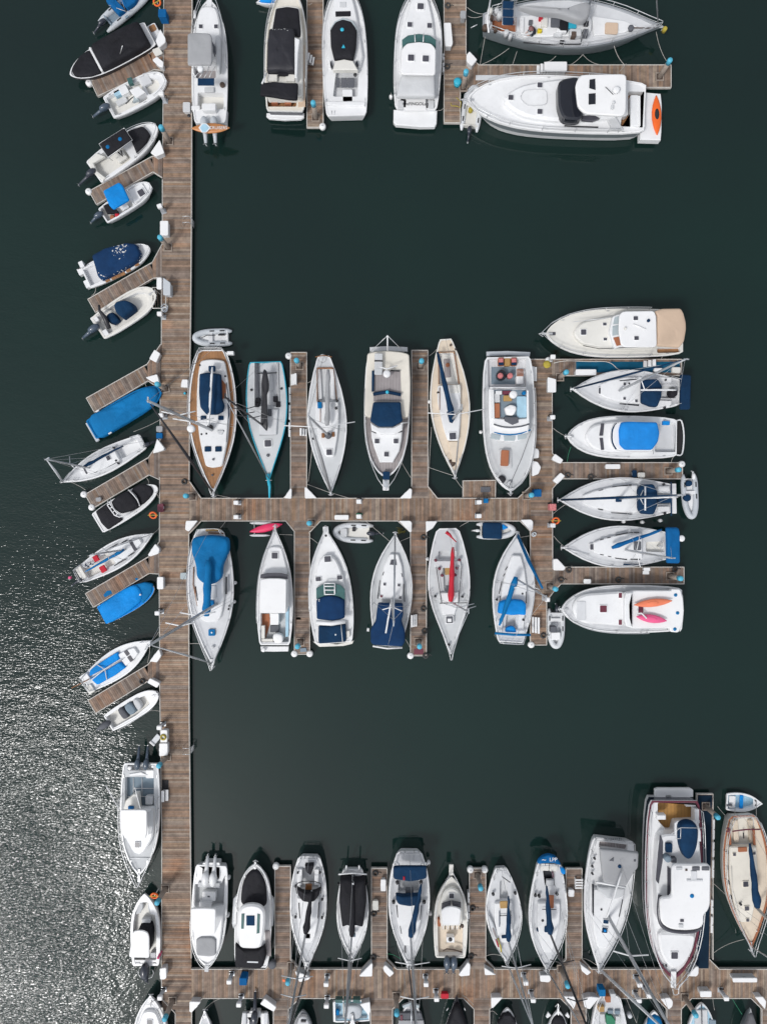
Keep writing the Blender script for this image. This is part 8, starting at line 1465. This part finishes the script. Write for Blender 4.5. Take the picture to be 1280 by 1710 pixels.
# ---------------------------------------------------------------- mooring ropes
def rope(f_, a_, b_, lab, z0=DZ, z1=1.15, sag=.25, m=ROPE, r=.022):
    fr(f_); p, q = W(a_, z0), W(b_, z1); g = G(); N = 8
    g.tube([Vector(p.lerp(q, i / N)) + Vector((0, 0, -sag * 4 * (i / N) * (1 - i / N))) for i in range(N + 1)], r, 5)
    c = Vector(p); g.v = [tuple(Vector(v) - c) for v in g.v]
    o = obj('mooring_rope', mesh('mooring_rope', g, m, True)); o.location = c; tagt(o, lab, 'rope', 'mooring ropes')
for a in (('B3', (195, 347), (222, 195), 'mooring rope from the corner box to the grey ketch quarter'), ('B3', (197, 347), (350, 258), 'long slanting mooring rope from the corner to the grey ketch side'), ('B3', (368, 347), (392, 275), 'short mooring rope to the grey ketch beside the long rope'), ('B3', (550, 330), (600, 300), 'mooring rope behind the long white dock box'),
 ('B3', (678, 345), (745, 290), 'mooring rope crossing towards the ketch midships'), ('B3', (832, 345), (745, 292), 'mooring rope from the dock cleat back to the ketch midships'), ('B3', (970, 350), (910, 245), 'thick mooring rope at the ketch shoulder'), ('B3', (1190, 325), (1135, 170), 'mooring rope from the end pile to the ketch bow'), ('B3', (928, 392), (975, 340), 'rope from the largest yacht to the pier'),
 ('A4', (830, 310), (860, 440), 'white rope lying over the blue tarpaulin'), ('A4', (948, 598), (745, 690), 'curved rope from the walkway to the small sloop'), ('A4', (380, 1135), (270, 1075), 'rope from the finger end to the small sloop bow'), ('A3', (285, 605), (320, 540), 'rope from the whaler stern to its finger'), ('A3', (900, 600), (840, 545), 'bow rope of the cream console boat'),
 ('A5', (775, 100), (790, 145), 'bow rope of the black-panelled speedboat'), ('A5', (885, 540), (832, 590), 'bow rope of the sloop with red cushions'), ('A5', (878, 272), (850, 225), 'short rope from the walkway to the black speedboat bow'), ('A6', (705, 150), (655, 215), 'bow rope of the blue-panelled sloop'), ('A6', (625, 370), (640, 250), 'second bow rope of the blue-panelled sloop'),
 ('A6', (720, 720), (640, 712), 'rope from the walkway to the small outboard boat'), ('A6', (920, 235), (1010, 238), 'rope from the walkway to the blue-tented yacht'), ('B4', (500, 1668), (330, 1635), 'bow rope of the teak ketch'), ('B5', (600, 1640), (430, 1590), 'bow rope of the slim sloop to the cross pier'), ('B5', (190, 1505), (420, 1590), 'bow rope of the slim sloop to its finger'), ('B5', (190, 520), (238, 490), 'stern rope of the slim sloop'),
 ('B5', (200, 1480), (240, 1130), 'long side rope of the slim sloop'), ('B5', (1195, 1440), (1110, 1300), 'bow spring of the trawler yacht'), ('B6', (125, 1225), (350, 1300), 'bow rope of the peach-decked yacht to its finger'), ('B6', (435, 1415), (370, 1325), 'bow rope of the peach-decked yacht to the raft'), ('B6', (140, 235), (205, 180), 'stern rope of the peach-decked yacht'),
 ('B6', (130, 1400), (160, 870), 'long side rope of the peach-decked yacht'), ('B8', (212, 140), (300, 195), 'bow rope of the round-bowed cruiser'), ('B8', (305, 370), (330, 265), 'green bow spring of the round-bowed cruiser'), ('B8', (1000, 372), (1025, 320), 'stern rope of the round-bowed cruiser'), ('B8', (205, 718), (300, 645), 'bow rope of the navy-dodgered sloop'),
 ('C1', (215, 140), (278, 205), 'bow rope of the blue-sheeted sloop'), ('B7', (935, 445), (950, 410), 'stern rope of the cream cruiser'), ('C2', (478, 275), (430, 340), 'stern rope of the blue-tented yacht'), ('C2', (1095, 405), (975, 400), 'bow rope of the wood-lined cruiser'), ('C3', (140, 425), (225, 485), 'bow rope of the navy-covered cruiser'), ('C3', (630, 245), (895, 470), 'long diagonal rope over the pale inflatable'),
 ('C3', (1080, 430), (985, 470), 'bow rope of the navy-tented yacht to its finger'), ('C3', (1085, 1460), (1040, 1380), 'stern rope of the navy-tented yacht'), ('C4', (395, 305), (470, 262), 'stern rope of the grey sloop'), ('C4', (1020, 380), (920, 395), 'bow rope of the blue-boomed yacht'), ('B2', (545, 905), (600, 880), 'stern rope of the lettered cruiser'), ('C5', (130, 1000), (215, 1050), 'bow rope of the twin-outboard fisher'),
 ('C5', (505, 1070), (505, 1020), 'rope from the black-decked cruiser stern'), ('C5', (330, 1320), (210, 1400), 'bow rope of the narrow white boat'), ('C6', (560, 1000), (680, 1040), 'green rope at the bow of the navy-hooded yacht'), ('C7', (165, 855), (270, 850), 'rope from the finger to the kayak sloop'), ('C7', (820, 865), (930, 915), 'bow rope of the grey-topped yacht'), ('C8', (600, 745), (700, 835), 'spring rope of the cream ketch'),
 ('C8', (615, 1225), (820, 1135), 'long rope from the finger to the cream ketch bow'), ('C8', (640, 230), (690, 290), 'rope from the pile to the cream ketch stern'), ('D4', (1005, 245), (1100, 400), 'green rope to the charcoal-covered boat'), ('D4', (900, 250), (905, 370), 'yellow rope beside the pale blue open boat'), ('D3', (200, 265), (320, 355), 'rope from the all-black boat bow to the corner'), ('D3', (448, 410), (500, 430), 'rope to the rounded white bow'), ('B1', (600, 20), (640, 30), 'rope end at the top finger'),
 ('D4', (265, 255), (350, 460), 'thin line behind the gear-laden stern'), ('B2', (785, 60), (930, 115), 'upper stern rope of the grey ketch'), ('B2', (785, 130), (910, 130), 'lower stern rope of the grey ketch')):
    rope(*a[:3], a[3], m=ROPE if 'green' not in a[3] else GN, r=.03 if 'thick' in a[3] else .022)
fr('B2'); w = W((690, 850), DZ); g = G().tube([W((650, 845), DZ + .03) - w, W((655, 870), DZ + .03) - w, W((700, 872), DZ + .03) - w, W((728, 885), DZ + .05) - w, W((735, 840), DZ + .05) - w, W((695, 800), DZ + .04) - w], .03, 5)
o = obj('yellow_hose', mesh('yellow_hose', g, YL, True)); o.location = w; tagt(o, 'yellow hose snaking over the end of the branch pier', 'hose')
fr('B7'); w = W((600, 470), DZ); pts = smooth([W(p, DZ + .03) - w for p in ((215, 465), (300, 450), (450, 455), (560, 455), (610, 475), (650, 510), (720, 520), (800, 512))], 3, False)
o = obj('garden_hose', mesh('garden_hose', G().tube(pts, .03, 5), OW, True)); o.location = w; tagt(o, 'pale hose trailing along the blue-carpeted finger', 'hose')
# ---------------------------------------------------------------- the person on the grey ketch
def person(f_, c, face, lab):
    fr(f_); z0 = 1.95; w = W(c, z0 + .5); w.z = z0
    t = Thing('person', lab, 'person', w, face)
    V = [(-.12, 0, .2), (-.02, 0, .42), (.12, 0, .6), (.2, 0, .68), (.3, 0, .74),          # pelvis, waist, chest, neck, head
         (-.1, .13, .18), (.28, .2, .3), (.1, .2, .05), (.28, .2, .04),                     # left hip, knee, ankle, toe
         (-.1, -.13, .18), (.28, -.2, .3), (.1, -.2, .05), (.28, -.2, .04),
         (.12, .2, .58), (.3, .27, .36), (.5, .16, .26), (.58, .13, .24),                   # left shoulder, elbow, wrist, hand
         (.12, -.2, .58), (.3, -.27, .36), (.5, -.14, .26), (.58, -.1, .24)]
    E_ = [(0, 1), (1, 2), (2, 3), (3, 4), (0, 5), (5, 6), (6, 7), (7, 8), (0, 9), (9, 10), (10, 11), (11, 12), (2, 13), (13, 14), (14, 15), (15, 16), (2, 17), (17, 18), (18, 19), (19, 20)]
    rad = [.17, .15, .18, .065, .06, .11, .075, .05, .045, .11, .075, .05, .045, .09, .05, .036, .035, .09, .05, .036, .035]
    me = bpy.data.meshes.new('body'); me.from_pydata(V, E_, []); o = obj('body', me, t.e)
    o.modifiers.new('skin', 'SKIN'); sv = me.skin_vertices[0].data
    for i, r_ in enumerate(rad): sv[i].radius = (r_, r_)
    sv[0].use_root = True
    s_ = o.modifiers.new('sub', 'SUBSURF'); s_.levels = 1; s_.render_levels = 1
    dg = bpy.context.evaluated_depsgraph_get(); m2 = bpy.data.meshes.new_from_object(o.evaluated_get(dg)); o.modifiers.clear(); o.data = m2
    skin = mat('sunburnt_skin', (.5, .27, .19), .6, .08); jk = mat('dark_jacket', (.015, .02, .04), .9, .2); tr = mat('dark_green_trousers', (.02, .04, .04), .9, .2)
    for m_ in (jk, tr, skin): m2.materials.append(m_)
    for p_ in m2.polygons:
        c_ = p_.center; p_.use_smooth = True
        p_.material_index = 2 if (c_.x > .47 and c_.z > .15) or (c_.z > .66 and c_.x > .17) else 1 if c_.z < .36 and abs(c_.y) < .26 and c_.x < .36 else 0
    hd = t.add('head', G().lathe((.34, 0, .66), [(.03, 0), (.075, .05), (.095, .13), (.09, .2), (.05, .25)], 14, ex=1.15), skin, sm=True, local=True)
    t.add('nose', G().lathe((.45, 0, .75), [(.02, 0), (.022, .03), (.005, .05)], 6), skin, par=hd, sm=True, local=True)
    for s2 in (-1, 1): t.add('ear', G().lathe((.33, s2 * .095, .74), [(.01, 0), (.02, .025), (.01, .05)], 6), skin, par=hd, local=True); t.add('eye', G().lathe((.435, s2 * .035, .79), [(.008, 0), (.01, .01), (.004, .02)], 6), BM, par=hd, local=True)
    t.add('sun_hat', G().lathe((.34, 0, .84), [(.22, 0), (.22, .015), (.11, .03), (.105, .1), (.06, .13), (.01, .135)], 18), mat('faded_maroon_hat', (.22, .1, .1), .9, .15), sm=True, local=True)
    for s2 in (-1, 1):
        for k in range(5):
            a_ = (-.5 + .22 * k) if k < 4 else 1.1
            t.add('finger', G().tube([(.6, s2 * .115 + .012 * (k - 2), .235), (.64 + .01 * (k % 3), s2 * .115 + .016 * (k - 2), .215), (.65 + .01 * (k % 2), s2 * .115 + .018 * (k - 2), .18)], .009, 5), skin, local=True, sm=True)
person('BY', (408, 180), R(200), 'person in a dark jacket and maroon sun hat crouching on the grey ketch')
fr('BY'); w = W((438, 195), 1.95); t = Thing('yellow_bag', 'small yellow bag beside the crouching person', 'bag', w); t.add('bag_body', G().dome([(-.18, -.14), (.18, -.12), (.2, .12), (-.16, .16)], 0, .3, .02), mat('bright_yellow_cloth', (.7, .55, .02), .7, .1), sm=True, local=True); t.add('bag_handle', G().torus((0, 0, .28), .08, .015, 12, 5, tiltx=R(80)), BM, local=True)
